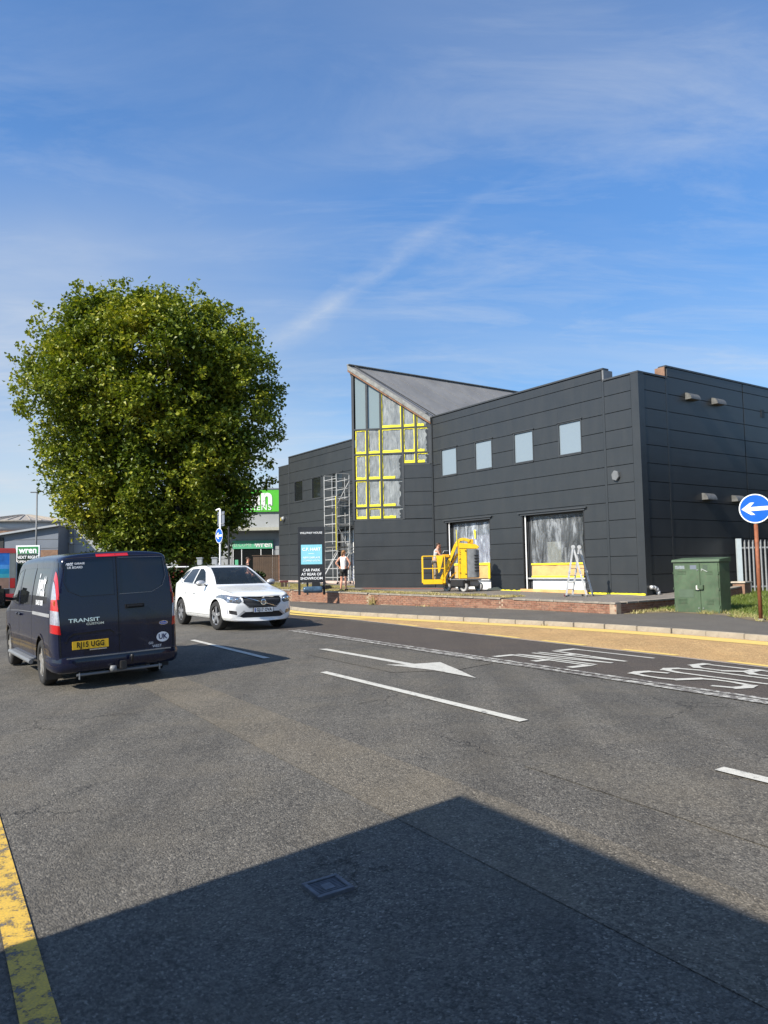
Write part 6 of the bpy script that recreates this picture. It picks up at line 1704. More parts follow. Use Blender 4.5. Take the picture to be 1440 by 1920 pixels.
sg = thing('arrow_sign', 'large round blue sign with a white left arrow on a rusty brown post', 'road sign', (9.38, 19.10, 0.12), rad(-26))
post = MB().tube((0, 0.02, 0), (0, 0.02, 2.42), 0.048, 16).build('post', M['rust'], sg, smooth=True)
MB().tube((0, 0.02, 2.42), (0, 0.02, 2.50), 0.052, 16).build('post_cap', M['sign_white'], sg)
MB().lathe([(0.052, 0), (0.09, 0.0), (0.085, 0.03), (0.052, 0.04)], 14, c=(0, 0.02, 0)).build('post_collar', M['coping'], sg)
arrow_plate(sg, 0.37, 2.80, y=-0.04)
MB().tube((0, 0.02, 2.50), (0, 0.02, 3.1), 0.030, 10).build('bracket_post', M['grey_metal'], sg)
for z in (2.62, 2.98): MB().span((-0.10, -0.034, z - 0.02), (0.10, 0.06, z + 0.02)).build('bracket', M['grey_metal'], sg)
sg2 = thing('arrow_sign', 'small round blue arrow sign under two grey plate backs on a pale pole', 'road sign', (-8.92, 41.0, 0.12), rad(-50), scale=1.29)
MB().tube((0, 0.02, 0), (0, 0.02, 3.72), 0.038, 12).build('post', M['sign_white'], sg2, smooth=True)
arrow_plate(sg2, 0.315, 2.60, y=-0.03)
for s in (-1, 1):
    MB().span((0.035 if s > 0 else -0.30, 0.06, 3.00), (0.30 if s > 0 else -0.035, 0.075, 3.62)).build('plate_back', M['slate_wall'], sg2, bevel=0.01)
for z in (3.1, 3.5): MB().span((-0.30, 0.035, z - 0.02), (0.30, 0.06, z + 0.02)).build('bracket', M['grey_metal'], sg2)
MB().path([Vector((0, 0.02, 3.70)), Vector((-0.10, 0.02, 3.74)), Vector((-0.34, 0.02, 3.70))], 0.035, 8).build('lamp_arm', M['sign_white'], sg2)

# ---- green cabinet
cab = thing('utility_cabinet', 'dark green steel utility cabinet with two padlocked doors standing on the verge', 'cabinet', (9.13, 22.34, 0.10), math.atan2(-BX.y, -BX.x))
cw, cd, ch = 1.50, 0.52, 1.50          # local x along the front (to the right), y back
G_ = M['green_cab']
MB().span((-cw / 2, 0.0, 0.0), (cw / 2, cd, ch)).build('body', G_, cab, bevel=0.01)
mb = MB(); mb.prism([(-0.05, ch + 0.003), (-0.02, ch + 0.075), (cd + 0.05, ch + 0.135), (cd + 0.05, ch + 0.003)], -cw / 2 - 0.03, cw / 2 + 0.03, mp=lambda u, v, w_: (w_, u, v)); mb.build('lid', G_, cab, bevel=0.008)
xs_ = -cw / 2 + cw * 0.595
for a, b_ in ((-cw / 2 + 0.035, xs_ - 0.006), (xs_ + 0.006, cw / 2 - 0.035)):
    dr_ = MB().span((a, -0.022, 0.03), (b_, -0.003, ch - 0.03)).build('door', G_, cab, bevel=0.006)
    m_ = (a + b_) / 2; w_ = 0.14 if b_ - a > 0.7 else 0.11
    for zb_, n_ in ((0.28, 4), (1.15, 3)):
        for k in range(n_):
            x0 = m_ - (0.16 if b_ - a > 0.7 else 0.0)
            MB().span((x0 - w_, -0.034, zb_ + k * 0.042), (x0 + w_, -0.022, zb_ + k * 0.042 + 0.015)).build('louvre', G_, dr_)
    if b_ - a > 0.7:
        MB().span((m_ - 0.27, -0.028, 0.46), (m_ + 0.22, -0.0225, 0.70)).build('label_plate', simple('faded_plate', (0.075, 0.11, 0.07), 0.6), dr_, bevel=0.002)
        MB().span((m_ - 0.38, -0.0245, 1.30), (m_ - 0.06, -0.0222, 1.40)).build('painted_out_patch', simple('grey_overpaint', (0.20, 0.23, 0.24), 0.7, var=0.4, vscale=12), dr_)
        MB().span((m_ + 0.12, -0.0245, 1.29), (m_ + 0.33, -0.0222, 1.41)).build('painted_out_patch', M['slate_wall'], dr_)
        MB().lathe([(0.018, 0.0), (0.018, -0.02), (0.0, -0.022)], 10, c=(b_ - 0.06, -0.022, 1.27), axis='y').build('lock_boss', M['galv'], dr_)
    else:
        MB().span((a + 0.10, -0.026, 1.27), (a + 0.25, -0.0222, 1.41)).build('label_plate', simple('faded_plate_dark', (0.06, 0.09, 0.06), 0.6), dr_)
        MB().bar((a + 0.06, -0.03, 1.30), (a + 0.24, -0.03, 1.22), 0.012, 0.012).build('hasp_wire', M['alu'], dr_)
        MB().bar((a + 0.06, -0.03, 1.30), (a + 0.06, -0.03, 1.24), 0.012, 0.012).build('hasp_wire', M['alu'], dr_)
    for z in (0.16,): MB().lathe([(0.018, 0.0), (0.018, -0.02), (0.0, -0.022)], 10, c=((b_ - 0.06) if b_ - a > 0.7 else (a + 0.07), -0.022, z), axis='y').build('lock_boss', M['galv'], dr_)
MB().span((xs_ - 0.16, -0.075, 0.70), (xs_ + 0.10, -0.022, 0.735)).build('lock_bar', G_, cab)
MB().span((xs_ - 0.06, -0.09, 0.72), (xs_ + 0.12, -0.024, 0.83)).build('lock_shroud', G_, cab, bevel=0.004)
MB().span((xs_ - 0.11, -0.085, 0.69), (xs_ - 0.025, -0.045, 0.82)).build('padlock', simple('brass_padlock', (0.75, 0.72, 0.62), 0.35, metal=0.3), cab, bevel=0.008)
for sx in (-cw / 2 + 0.02, cw / 2 - 0.02):
    for z in (0.22, 0.72, 1.18): MB().span((sx - 0.012, -0.035, z - 0.03), (sx + 0.012, -0.003, z + 0.03)).build('hinge', G_, cab)
MB().span((-cw / 2 - 0.06, -0.08, -0.1), (cw / 2 + 0.06, cd + 0.06, 0.012)).build('concrete_base', M['kerb'], cab)

# ---- palisade fence at the right
fc = thing('palisade_fence', 'galvanised steel palisade fence with pointed pales closing the side passage', 'fence', (13.72, 29.45, 0.33), rad(-3))
MB().span((-0.06, -0.05, -0.15), (0.12, 0.06, 2.16)).build('fence_post', simple('pale_galv_post', (0.50, 0.56, 0.58), 0.5, metal=0.1, var=0.1), fc)
pale = MB(); pz = [(-0.034, 0.0), (-0.034, 1.96), (-0.012, 2.06), (0.0, 2.12), (0.012, 2.06), (0.034, 1.96), (0.034, 0.0)]
n_ = len(pz)
pale.add([(u, -0.004, v) for u, v in pz] + [(u * 0.6, -0.030, v) for u, v in pz], [])
for (xa, ya), (xb, yb_) in (((-0.034, 0.0), (-0.014, -0.022)), ((-0.014, -0.022), (0.014, -0.022)), ((0.014, -0.022), (0.034, 0.0))):
    ta, tb_ = (2.00 if abs(xa) > 0.03 else 2.10), (2.00 if abs(xb) > 0.03 else 2.10)
    pale.add([(xa, ya, 0), (xb, yb_, 0), (xb, yb_, tb_), (xa, ya, ta), (xa, ya + 0.004, 0), (xb, yb_ + 0.004, 0), (xb, yb_ + 0.004, tb_), (xa, ya + 0.004, ta)], [(0, 1, 2, 3), (4, 7, 6, 5), (0, 3, 7, 4), (1, 5, 6, 2), (3, 2, 6, 7)])
pale.v = pale.v[14:]; pale.f = [tuple(i - 14 for i in f) for f in pale.f]
pme = pale.mesh('pale', M['galv'])
for k in range(26): link('pale', pme, fc, (0.24 + k * 0.153, -0.045, 0.0), (0, random.uniform(-.006, .006), 0))
for z in (0.30, 1.80): MB().span((0.10, -0.040, z - 0.03), (4.3, 0.01, z + 0.03)).build('rail', M['galv'], fc)
for x in (2.85,): MB().span((x - 0.05, 0.012, -0.1), (x + 0.05, 0.10, 2.0)).build('fence_post', M['galv'], fc)
wp = thing('wall_pier', 'short brick pier with a pale cap where the low wall meets the palisade fence', 'pier', (13.35, 28.45, 0.0), rad(40))
MB().span((-0.30, -0.22, 0.1), (0.20, 0.22, 0.80)).build('brickwork', M['building_brick'], wp)
MB().span((-0.36, -0.27, 0.80), (0.26, 0.27, 0.86)).build('pier_cap', simple('pale_cap_stone', (0.48, 0.42, 0.34), 0.9, var=0.2), wp, bevel=0.01)

# ---- site sign
zs_ = zt((-3.1, 31.9))
ss = thing('site_sign', 'tall black board sign on posts with a light blue square and car park lettering', 'sign', (-3.11, 32.2, zs_), rad(-5))
for x in (-0.53, 0.53): MB().span((x - 0.045, -0.045, -0.1), (x + 0.045, 0.045, 2.78)).build('sign_post', M['black_gloss'], ss)
for x in (-0.20, ): MB().span((x - 0.035, 0.06, -0.1), (x + 0.035, 0.13, 1.0)).build('sign_post', M['black_gloss'], ss)
MB().span((-0.484, -0.035, 0.42), (0.484, 0.035, 2.78)).build('board', M['black_gloss'], ss)
MB().span((-0.44, -0.045, 1.19), (0.46, -0.036, 2.02)).build('blue_panel', M['panel_blue'], ss)
kw = dict(xdir=(1, 0, 0), ydir=(0, 0, 1))
lettering('WILLWAY HOUSE', 0.118, (0, -0.040, 2.52), mat=M['sign_white'], parent=ss, offset=0.0005, **kw)
lettering('C.P. HART', 0.175, (0.01, -0.050, 1.82), mat=M['sign_white'], parent=ss, offset=0.004, **kw)
MB().span((-0.12, -0.051, 1.635), (0.13, -0.0455, 1.650)).build('rule', M['sign_white'], ss)
lettering('NEW DISPLAYS', 0.108, (0.01, -0.050, 1.47), mat=M['sign_white'], parent=ss, offset=0.0015, **kw)
lettering('COMING SOON', 0.102, (0.01, -0.050, 1.34), mat=M['sign_white'], parent=ss, **kw)
for i, tx in enumerate(('CAR PARK', 'AT REAR OF', 'SHOWROOM')):
    lettering(tx, 0.158, (0, -0.040, 0.94 - i * 0.175), mat=M['sign_white'], parent=ss, offset=0.001, **kw)
bg_ = thing('cylinder_bag', 'glossy black and blue roll of plastic lying under the site sign', 'roll', (-3.0, 31.75, zs_), rad(8))
MB().lathe([(0.0, -0.42), (0.10, -0.42), (0.13, -0.36), (0.14, 0.3), (0.12, 0.38), (0.0, 0.38)], 16, c=(0, 0, 0.13), axis='x').build('roll', simple('blue_black_plastic', (0.05, 0.09, 0.14), 0.2, var=0.6, vscale=4), bg_, smooth=True)
MB().box((0.12, 0.18, 0.28), (0.34, 0.12, 0.34)).build('box', M['black'], bg_, bevel=0.02)
st_ = thing('timber_stool', 'small dark red and cream timber block standing on the turf left of the site sign', 'stool', (-5.05, 38.0, zt((-5.05, 38.0))), 0.2)
MB().span((-0.2, -0.1, 0.26), (0.2, 0.1, 0.36)).build('top', simple('dark_red_timber', (0.12, 0.03, 0.03), 0.7), st_)
MB().span((-0.16, -0.1, 0), (-0.05, 0.1, 0.26)).build('leg', M['brown_fence'], st_); MB().span((0.04, -0.1, 0), (0.14, 0.1, 0.26)).build('leg', M['brown_fence'], st_)
MB().span((-0.045, -0.08, 0), (0.035, 0.08, 0.22)).build('infill', M['coping'], st_); MB().span((0.20, -0.08, 0), (0.28, 0.08, 0.2)).build('infill', M['coping'], st_)
tb_ = thing('tool_bag', 'open black tool bag on the ground beside the woman\'s feet', 'bag', (-2.75, 35.0, zt((-2.75, 35.0))), 0.4)
MB().box((0, 0, 0.10), (0.55, 0.26, 0.20)).build('bag_body', M['black'], tb_, bevel=0.05)
MB().path([Vector((-0.15, 0, 0.18)), Vector((-0.10, 0, 0.30)), Vector((0.10, 0, 0.30)), Vector((0.15, 0, 0.18))], 0.012, 6).build('handle', M['grey_metal'], tb_)

# ---- scaffold tower
scf = thing('scaffold_tower', 'narrow aluminium scaffold tower standing in the corner beside the glazed prow', 'scaffold', (*BLw(20.0, 0.72)[:2], zt(BLw(20.0, 0.72))), math.atan2(BX.y, BX.x) - math.pi / 2)
A_ = M['alu']; LX, LY, HT = 0.42, 0.68, 6.4
base_z = 0.12
def ladder_frame(x, z0, h):
    f_ = MB()
    for y in (-LY, LY): f_.tube((x, y, z0), (x, y, z0 + h), 0.026, 8)
    k = 0.25
    while k < h:
        f_.tube((x, -LY, z0 + k), (x, LY, z0 + k), 0.020, 6); k += 0.5
    f_.tube((x, -0.2, z0 + 0.1), (x, -0.2, z0 + h - 0.1), 0.018, 6)
    return f_.build('end_frame', A_, scf)
for z0 in (base_z, base_z + 2.02, base_z + 4.04):
    ladder_frame(-LX, z0, 2.0); ladder_frame(LX, z0, 2.0)
for z in (0.9, 1.95, 2.9, 3.3, 4.4, 4.9, 5.4, 5.9, 6.2):
    for y in (-LY, LY): MB().tube((-LX, y, z), (LX, y, z), 0.018, 6).build('brace', A_, scf)
for y, z0, z1 in ((-LY, 3.3, 1.9), (-LY, 4.4, 5.8), (LY, 0.6, 2.0), (-LY, 0.5, 1.8)):
    MB().tube((-LX, y, z0), (LX, y, z1), 0.022, 6).build('brace', A_, scf)
for z in (2.05, 3.35, 4.75): MB().span((-LX, -LY * 0.8, z), (LX, LY * 0.8, z + 0.05)).build('platform', simple('platform_ply', (0.16, 0.15, 0.13), 0.8) if z < 3 else A_, scf)
for sx, sy in ((-1, -1), (-1, 1)): MB().tube((sx * LX, sy * LY, 1.7), (sx * (LX + 1.3), sy * (LY + 0.3), 0.05), 0.030, 8).build('outrigger', A_, scf)
MB().tube((-LX - 0.05, -LY, 1.9), (-LX - 0.05, -LY, 4.9), 0.022, 8).build('taped_pole', M['tape'], scf)
for sx in (-1, 1):
    for sy in (-1, 1): MB().lathe([(0.0, -0.02), (0.06, -0.02), (0.06, 0.02), (0.0, 0.02)], 12, c=(sx * LX, sy * LY, 0.06), axis='y').build('castor', M['black'], scf)

# ---- folding ladder in front of the wide window
ld = thing('folding_ladder', 'silver folding combination ladder standing as an A in front of the wide shop window', 'ladder', (6.68, 27.0, zt((6.68, 27.0)) + 0.0), rad(-6))
LH = 1.72
def leg_pair(y0, x_top, x_bot, y_shift, name='ladder_section'):
    f_ = MB()
    a0, b0 = Vector((x_top, -0.16 + y0, LH)), Vector((x_bot - 0.0, -0.22 + y0, 0.0))
    a1, b1 = Vector((x_top + 0.26, 0.16 + y0, LH)), Vector((x_bot + 0.28, 0.22 + y0, 0.0))
    f_.bar(a0, b0, 0.026, 0.065); f_.bar(a1, b1, 0.026, 0.065)
    for k in range(1, 7):
        u = k / 7; f_.tube(a0 + (b0 - a0) * u, a1 + (b1 - a1) * u, 0.015, 6)
    for u in (0.50,):
        for a, b_ in ((a0, b0), (a1, b1)):
            c = a + (b_ - a) * u; f_.lathe([(0.0, -0.03), (0.05, -0.03), (0.05, 0.03), (0.0, 0.03)], 12, c=tuple(c), axis='y')
    o = f_.build(name, A_, ld)
    for p in (b0, b1): MB().box((p.x, p.y, 0.02), (0.05, 0.06, 0.05)).build('foot', M['black'], o)
    return o
leg_pair(0.0, 0.0, -0.30, 0.0); leg_pair(0.02, 0.02, 0.42, 0.0)
for x in (0.01, 0.27): MB().lathe([(0.0, -0.03), (0.07, -0.03), (0.07, 0.03), (0.0, 0.03)], 16, c=(x, -0.15 if x < 0.1 else 0.17, LH + 0.02), axis='y').build('hinge', A_, ld, smooth=False)
MB().box((-0.02, -0.12, 0.03), (0.60, 0.06, 0.05)).build('stabiliser_bar', M['grey_metal'], ld)
for x in (-0.32, 0.28): MB().box((x, -0.12, 0.035), (0.07, 0.08, 0.07)).build('stabiliser_foot', simple('dark_red_rubber', (0.16, 0.02, 0.03), 0.6) if x < 0 else M['black'], ld, bevel=0.01)

# ---- mast lift
LZ = zt((3.3, 32.3)) - 0.01
lf = thing('mast_lift', 'yellow and grey mast boom lift with its basket lowered beside the black tower wall', 'access platform', (3.32, 32.3, LZ), 0.0)
Yl, Gy = M['lift_yellow'], M['lift_grey']
ca, sa = math.cos(rad(128)), math.sin(rad(128))        # chassis long axis
Rm = Matrix.Rotation(rad(128), 3, 'Z')
cc_ = Vector((-0.02, -0.05, 0))
MB().box(tuple(cc_ + Vector((0, 0, 0.33))), (1.25, 0.72, 0.26), Rm).build('chassis', Gy, lf, bevel=0.04)
MB().box(tuple(cc_ + Vector((-0.15, -0.42, 0.34))), (0.80, 0.42, 0.30), Rm).build('battery_box', M['black'], lf, bevel=0.04)
MB().box(tuple(cc_ + Vector((0.0, 0.0, 0.49))), (1.35, 0.86, 0.05), Rm).build('deck', Gy, lf, bevel=0.01)
wme = MB().lathe([(0.10, -0.06), (0.15, -0.075), (0.185, -0.07), (0.19, 0.07), (0.15, 0.075), (0.10, 0.06), (0.10, -0.06)], 28, axis='y', cap=False).mesh('tyre', M['rubber_grey'], True)
hme = MB().lathe([(0.0, -0.05), (0.04, -0.06), (0.05, -0.02), (0.10, -0.03), (0.10, 0.03), (0.05, 0.02), (0.04, 0.06), (0.0, 0.05)], 20, axis='y').mesh('hub', Gy, True)
for lx, ly in ((0.52, 0.42), (0.52, -0.42), (-0.52, 0.42), (-0.52, -0.42)):
    p = Rm @ Vector((lx, ly, 0.19)) + cc_
    we = thing('wheel', None, None); we.parent = lf; we.location = p; we.rotation_euler = (0, 0, rad(128))
    link('tyre', wme, we); link('hub', hme, we)
mast = MB().box((-0.02, 0, 1.18), (0.36, 0.34, 1.30)).build('mast', Yl, lf, bevel=0.02)
MB().box((-0.14, -0.173, 1.18), (0.025, 0.01, 1.20)).build('groove_shade', simple('shadow_yellow', (0.62, 0.36, 0.01), 0.5), mast)  # darker yellow strip: the groove's shade put in as colour
vs, fs = text_mesh('STAR 10', 0.17, ext=0.002, offset=0.004, spacing=1.25)
# letters stacked down the mast
for i, chh in enumerate('STAR 10'):
    if chh == ' ': continue
    v2, f2_ = text_mesh(chh, 0.145, ext=0.001, offset=0.003)
    MB().add([(-0.135 + a, -0.176 - c, 1.66 - i * 0.150 + b_) for a, b_, c in v2], f2_).build('lettering', M['black'], mast)
for z in (0.72, 1.70): MB().lathe([(0.0, 0.0), (0.03, 0.0), (0.03, -0.012), (0.0, -0.012)], 10, c=(0.10, -0.172, z), axis='y').build('bolt', M['black'], mast)
cv = MB(); n_ = 10; prf = [(0.0, -0.30)] + [(0.10 + 0.44 * math.sin(math.pi * k / n_ / 1.0) ** 0.8 if k else 0.10, -0.30 + 0.62 * k / n_) for k in range(n_ + 1)] + [(0.0, 0.32)]
prf = [(0.17, -0.29), (0.40, -0.30), (0.60, -0.26), (0.68, -0.12), (0.70, 0.10), (0.62, 0.28), (0.17, 0.30)]
cv.prism(prf, 0.56, 1.76); o = cv.build('engine_cover', Gy, lf, bevel=0.03); smooth_angle(o, 60)
for k in range(6): MB().box((0.56, -0.285, 0.85 + k * 0.13), (0.20, 0.012, 0.05), Matrix.Rotation(0.25, 3, 'Z')).build('cover_slot', M['black'], o)
hd_ = MB(); hd_.prism([(-0.20, 1.80), (0.62, 1.77), (0.70, 1.86), (0.55, 1.98), (0.0, 2.03), (-0.22, 2.06)], -0.20, 0.20, mp=lambda u, v, w_: (u, w_, v)); hd_.build('top_cover', Yl, lf, bevel=0.025)
MB().box((0.34, 0, 2.10), (0.22, 0.30, 0.19)).build('top_block', simple('orange_yellow_paint', (0.75, 0.38, 0.01), 0.45), lf, bevel=0.01)
bm_ = MB()   # upper arm curling over the mast head, then down to the basket
arc = [Vector((0.30, -0.12, 2.12)), Vector((0.05, -0.12, 2.20)), Vector((-0.14, -0.12, 2.17)), Vector((-0.28, -0.12, 2.00)), Vector((-0.92, -0.12, 0.52))]
for a, b_ in zip(arc, arc[1:]): bm_.bar(a, b_, 0.13, 0.13, up=(0, 1, 0))
bm_.build('arm', Yl, lf, bevel=0.012)
MB().bar((-0.22, 0.10, 1.60), (-0.88, 0.10, 0.34), 0.09, 0.09, up=(0, 1, 0)).build('lower_arm', Yl, lf, bevel=0.01)
MB().bar((-0.20, -0.02, 1.50), (-0.70, -0.02, 0.62), 0.05, 0.05, up=(0, 1, 0)).build('ram', M['galv'], lf)
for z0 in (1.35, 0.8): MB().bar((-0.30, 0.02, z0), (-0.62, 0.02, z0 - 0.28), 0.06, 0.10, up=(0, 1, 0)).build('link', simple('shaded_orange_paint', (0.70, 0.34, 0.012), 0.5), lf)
MB().box((-0.90, 0.0, 0.40), (0.30, 0.30, 0.20)).build('basket_bracket', simple('orange_paint', (0.72, 0.36, 0.012), 0.5), lf, bevel=0.02)
bk = MB(); bx0, bx1, by0, by1 = -1.72, -0.80, -0.36, 0.36; BF = 0.38
MB().span((bx0, by0, BF - 0.04), (bx1, by1, BF + 0.03)).build('basket_floor', Yl, lf, bevel=0.02)
MB().span((bx0 - 0.01, by0 - 0.015, BF - 0.06), (bx1 - 0.1, by0 - 0.002, BF + 0.15)).build('toe_board', Yl, lf, bevel=0.01)
bsk = MB(); pts_ = [(bx0, by0), (bx1, by0), (bx1, by1), (bx0, by1)]
for z in (BF + 0.60, BF + 1.12):
    for a, b_ in zip(pts_, pts_[1:] + pts_[:1]): bsk.tube((a[0], a[1], z), (b_[0], b_[1], z), 0.020, 8)
for a in pts_: bsk.tube((a[0], a[1], BF), (a[0], a[1], BF + 1.12), 0.020, 8)
bsk.tube((bx0 + 0.46, by1, BF), (bx0 + 0.46, by1, BF + 1.12), 0.018, 8)
bsk.build('basket_rail', Yl, lf)
mb = MB(); mb.prism([(-1.04, BF + 1.13), (-0.74, BF + 1.13), (-0.78, BF + 0.90), (-0.90, BF + 0.45), (-0.96, BF + 0.40), (-1.0, BF + 0.80)], by0 - 0.03, by0 - 0.010, mp=lambda u, v, w_: (u, w_, v)); mb.v = [(x - 0.12, y, z) for x, y, z in mb.v]
mb.build('side_plate', Yl, lf)
MB().box((-0.74, -0.05, BF + 1.12), (0.34, 0.36, 0.13)).build('control_box', simple('amber_paint', (0.74, 0.37, 0.012), 0.5), lf, bevel=0.02)
MB().box((-0.74, -0.05, BF + 1.26), (0.22, 0.26, 0.08)).build('control_panel', M['black'], lf, bevel=0.01)
MB().path([Vector((-0.86, -0.2, BF + 1.24)), Vector((-0.80, -0.2, BF + 1.34)), Vector((-0.62, -0.2, BF + 1.34))], 0.014, 6).build('control_guard', M['galv'], lf)
MB().tube((-0.24, -0.2, 1.9), (-0.27, -0.2, 2.6), 0.016, 6).build('pole', M['tape'], lf)
# worker in the basket
J = figure_joints(chest=(0.03, 0.06, 1.27), nb=(0.03, 0.09, 1.41), neck=(0.03, 0.12, 1.48), jaw=(0.03, 0.16, 1.545), head=(0.03, 0.16, 1.615), crown=(0.03, 0.15, 1.68), shL=(-0.15, 0.08, 1.385), shR=(0.20, 0.08, 1.385),
                  elL=(-0.20, 0.26, 1.28), wrL=(-0.06, 0.24, 1.50), elR=(0.24, 0.22, 1.16), wrR=(0.16, 0.50, 1.16))
person('worker in a grey vest standing in the lift basket, one hand to his ear', (3.32 - 1.18, 32.32, LZ + BF + 0.02), rad(-90), J, M['cloth_grey'], M['cloth_camo'], legs=0.9, hair_m=M['hair_dark'], scale=0.97, pn=((0, 1, 0), (0, 0, -1)))
# hose / cloths on the terrace
dc = thing('dust_sheet', 'crumpled cream dust sheet lying below the shop window behind the lift', 'dust sheet', (5.0, 33.2, zt((5.0, 33.2))), 0.5)
mb = MB(); n_ = 16; vs = []
for j in range(n_ + 1):
    for i in range(n_ + 1):
        u, v = i / n_ - .5, j / n_ - .5; e = max(0, 1 - max(abs(u), abs(v)) * 2)
        vs.append((u * 1.3, v * 0.5, min(1, e * 4) * (0.06 + 0.10 * mn.noise(Vector((u * 7, v * 7, 2.2))))))
mb.add(vs, [(j * (n_ + 1) + i, j * (n_ + 1) + i + 1, (j + 1) * (n_ + 1) + i + 1, (j + 1) * (n_ + 1) + i) for j in range(n_) for i in range(n_)]).build('sheet', simple('cream_cloth', (0.66, 0.56, 0.33), 0.8), dc, smooth=True)

# ================================================================ BACKGROUND
# ---- the big plane tree
TY = 60.0; K_ = TY / 1420.0
prof = [(546, 195, 310), (562, 130, 395), (590, 78, 460), (620, 54, 492), (650, 26, 518), (700, 14, 540), (760, 20, 548), (800, 42, 546), (850, 68, 530), (900, 78, 518), (950, 100, 484), (985, 132, 462), (1020, 172, 446), (1045, 190, 430)]
TP = [(1.58 + (1073 - y) * K_, (a - 720) * K_, (b_ - 720) * K_) for y, a, b_ in prof]
TP.sort()
def crown_at(z):
    for (z0, a0, b0), (z1, a1, b1) in zip(TP, TP[1:]):
        if z0 <= z <= z1:
            k = (z - z0) / (z1 - z0); a = a0 + (a1 - a0) * k; b_ = b0 + (b1 - b0) * k; return (a + b_) / 2, (b_ - a) / 2 * 0.93
    return None
tree = thing('plane_tree', 'huge dense plane tree with a rounded green crown behind the vehicles', 'tree', (-15.8, TY, 0.1))
rt = random.Random(11)
tips = []
LV, LF, LTn = [], [], []
def leaf(x, y, z, sz, tint):
    # a folded, pointed leaf
    yaw = rt.uniform(0, 6.283); pit = rt.gauss(-0.35, 0.55); rl_ = rt.gauss(0, 0.6)
    d = Vector((math.cos(yaw) * math.cos(pit), math.sin(yaw) * math.cos(pit), math.sin(pit)))
    sd = Vector((-math.sin(yaw), math.cos(yaw), 0)) * math.cos(rl_) + Vector((0, 0, 1)) * math.sin(rl_)
    up = d.cross(sd) * 0.18 * sz
    c = Vector((x, y, z)); k = len(LV)
    LV.extend(((c - d * sz * 0.5)[:], (c + sd * sz * 0.48 + up)[:], (c + d * sz * 0.55)[:], (c - sd * sz * 0.48 + up)[:]))
    LF.append((k, k + 1, k + 2)); LF.append((k, k + 2, k + 3)); LTn.append(tint); LTn.append(tint)
z0t, z1t = TP[0][0], TP[-1][0] - 0.8
ncl = 0
while ncl < 1900:
    z = rt.uniform(z0t, z1t); c, r_ = crown_at(z)
    ang = rt.uniform(0, 6.283); f = rt.uniform(0.12, 1.0) ** 0.45
    # the surface is lobed, with deep clefts between the boughs
    r_ *= 0.93 + 0.34 * mn.noise(Vector((math.cos(ang) * 1.9 + 5, math.sin(ang) * 1.9, z * 0.24)))
    yy = r_ * 0.80
    x = c + math.cos(ang) * r_ * f * 0.95; y = TY + math.sin(ang) * yy * f * 0.95
    nz = mn.noise(Vector((x * 0.35, y * 0.35, z * 0.35)))
    if nz < -0.27 and f > 0.7: continue
    ncl += 1
    cr = rt.uniform(0.6, 1.3); n = int(80 * cr)
    tint = min(1, max(0, 0.42 + 0.55 * mn.noise(Vector((x * .25, y * .25, z * .25 + 9))) + rt.gauss(0, 0.12)))
    tips.append((x, y, z))
    for _ in range(n):
        gx, gy, gz = rt.gauss(0, 0.5), rt.gauss(0, 0.5), rt.gauss(0, 0.36)
        leaf(x + gx * cr, y + gy * cr, z + gz * cr, rt.uniform(0.20, 0.38), min(1, max(0, tint + rt.gauss(0, 0.16))))
# sprays that break the outline
for _ in range(420):
    z = rt.uniform(z0t, z1t + 0.2); q = crown_at(min(z, z1t - 0.01)); c, r_ = q
    ang = rt.uniform(0, 6.283)
    o_ = Vector((c + math.cos(ang) * r_ * 0.97, TY + math.sin(ang) * r_ * 0.78, z)); d = Vector((math.cos(ang), math.sin(ang), rt.uniform(-0.1, 0.9) + (0.9 if z > z1t - 2 else 0))).normalized()
    ln_ = rt.uniform(0.3, 1.15) * (1.0 if z > z0t + 2 else 0.6)
    for k in range(int(ln_ * 34)):
        u = rt.random() * ln_; s_ = 0.30 * (1 - u / ln_ * 0.6)
        p = o_ + d * u + Vector((rt.gauss(0, s_), rt.gauss(0, s_), rt.gauss(0, s_))); leaf(p.x, p.y, p.z, rt.uniform(0.2, 0.34), min(1, max(0, 0.55 + rt.gauss(0, 0.2))))
me = bpy.data.meshes.new('crown'); ox, oy = 15.8, -TY
me.from_pydata([(a + ox, b_ + oy, c - 0.1) for a, b_, c in LV], [], LF)
M['leaf'] = leaf_mat('plane_leaves', (0.062, 0.098, 0.011), (0.190, 0.225, 0.021), (0.42, 0.385, 0.042))
me.materials.append(M['leaf'])
at = me.attributes.new('tint', 'FLOAT', 'FACE'); at.data.foreach_set('value', LTn)
link('crown', me, tree)
tk = MB()
pts_ = [(0, 0, 0), (0.05, 0.0, 1.2), (0.0, 0.1, 2.6), (-0.2, 0.0, 4.4), (-0.5, 0, 7.0), (-0.9, 0, 10.0), (-1.2, 0, 13.5)]
rad_ = [0.75, 0.58, 0.52, 0.46, 0.32, 0.20, 0.10]
for (a, ra), (b_, rb_) in zip(zip(pts_, rad_), list(zip(pts_, rad_))[1:]): tk.tube(a, b_, ra, 14, rb_)
tk.build('trunk', M['bark'], tree, smooth=True)
for i in range(26):
    tx, ty, tz = tips[rt.randrange(len(tips))]; b_ = Vector((tx + 15.8, ty - TY, tz - 0.1))
    hz = min(10.5, max(2.4, b_.z * 0.45)); kk = hz / 13.5; a = Vector((-1.2 * kk, 0, hz)); m_ = a + (b_ - a) * 0.5 + Vector((0, 0, 0.9)); R1 = rt.uniform(0.10, 0.17)
    MB().tube(a, m_, R1, 8, R1 * 0.6).tube(m_, b_, R1 * 0.6, 6, 0.02).build('limb', M['bark'], tree, smooth=True)

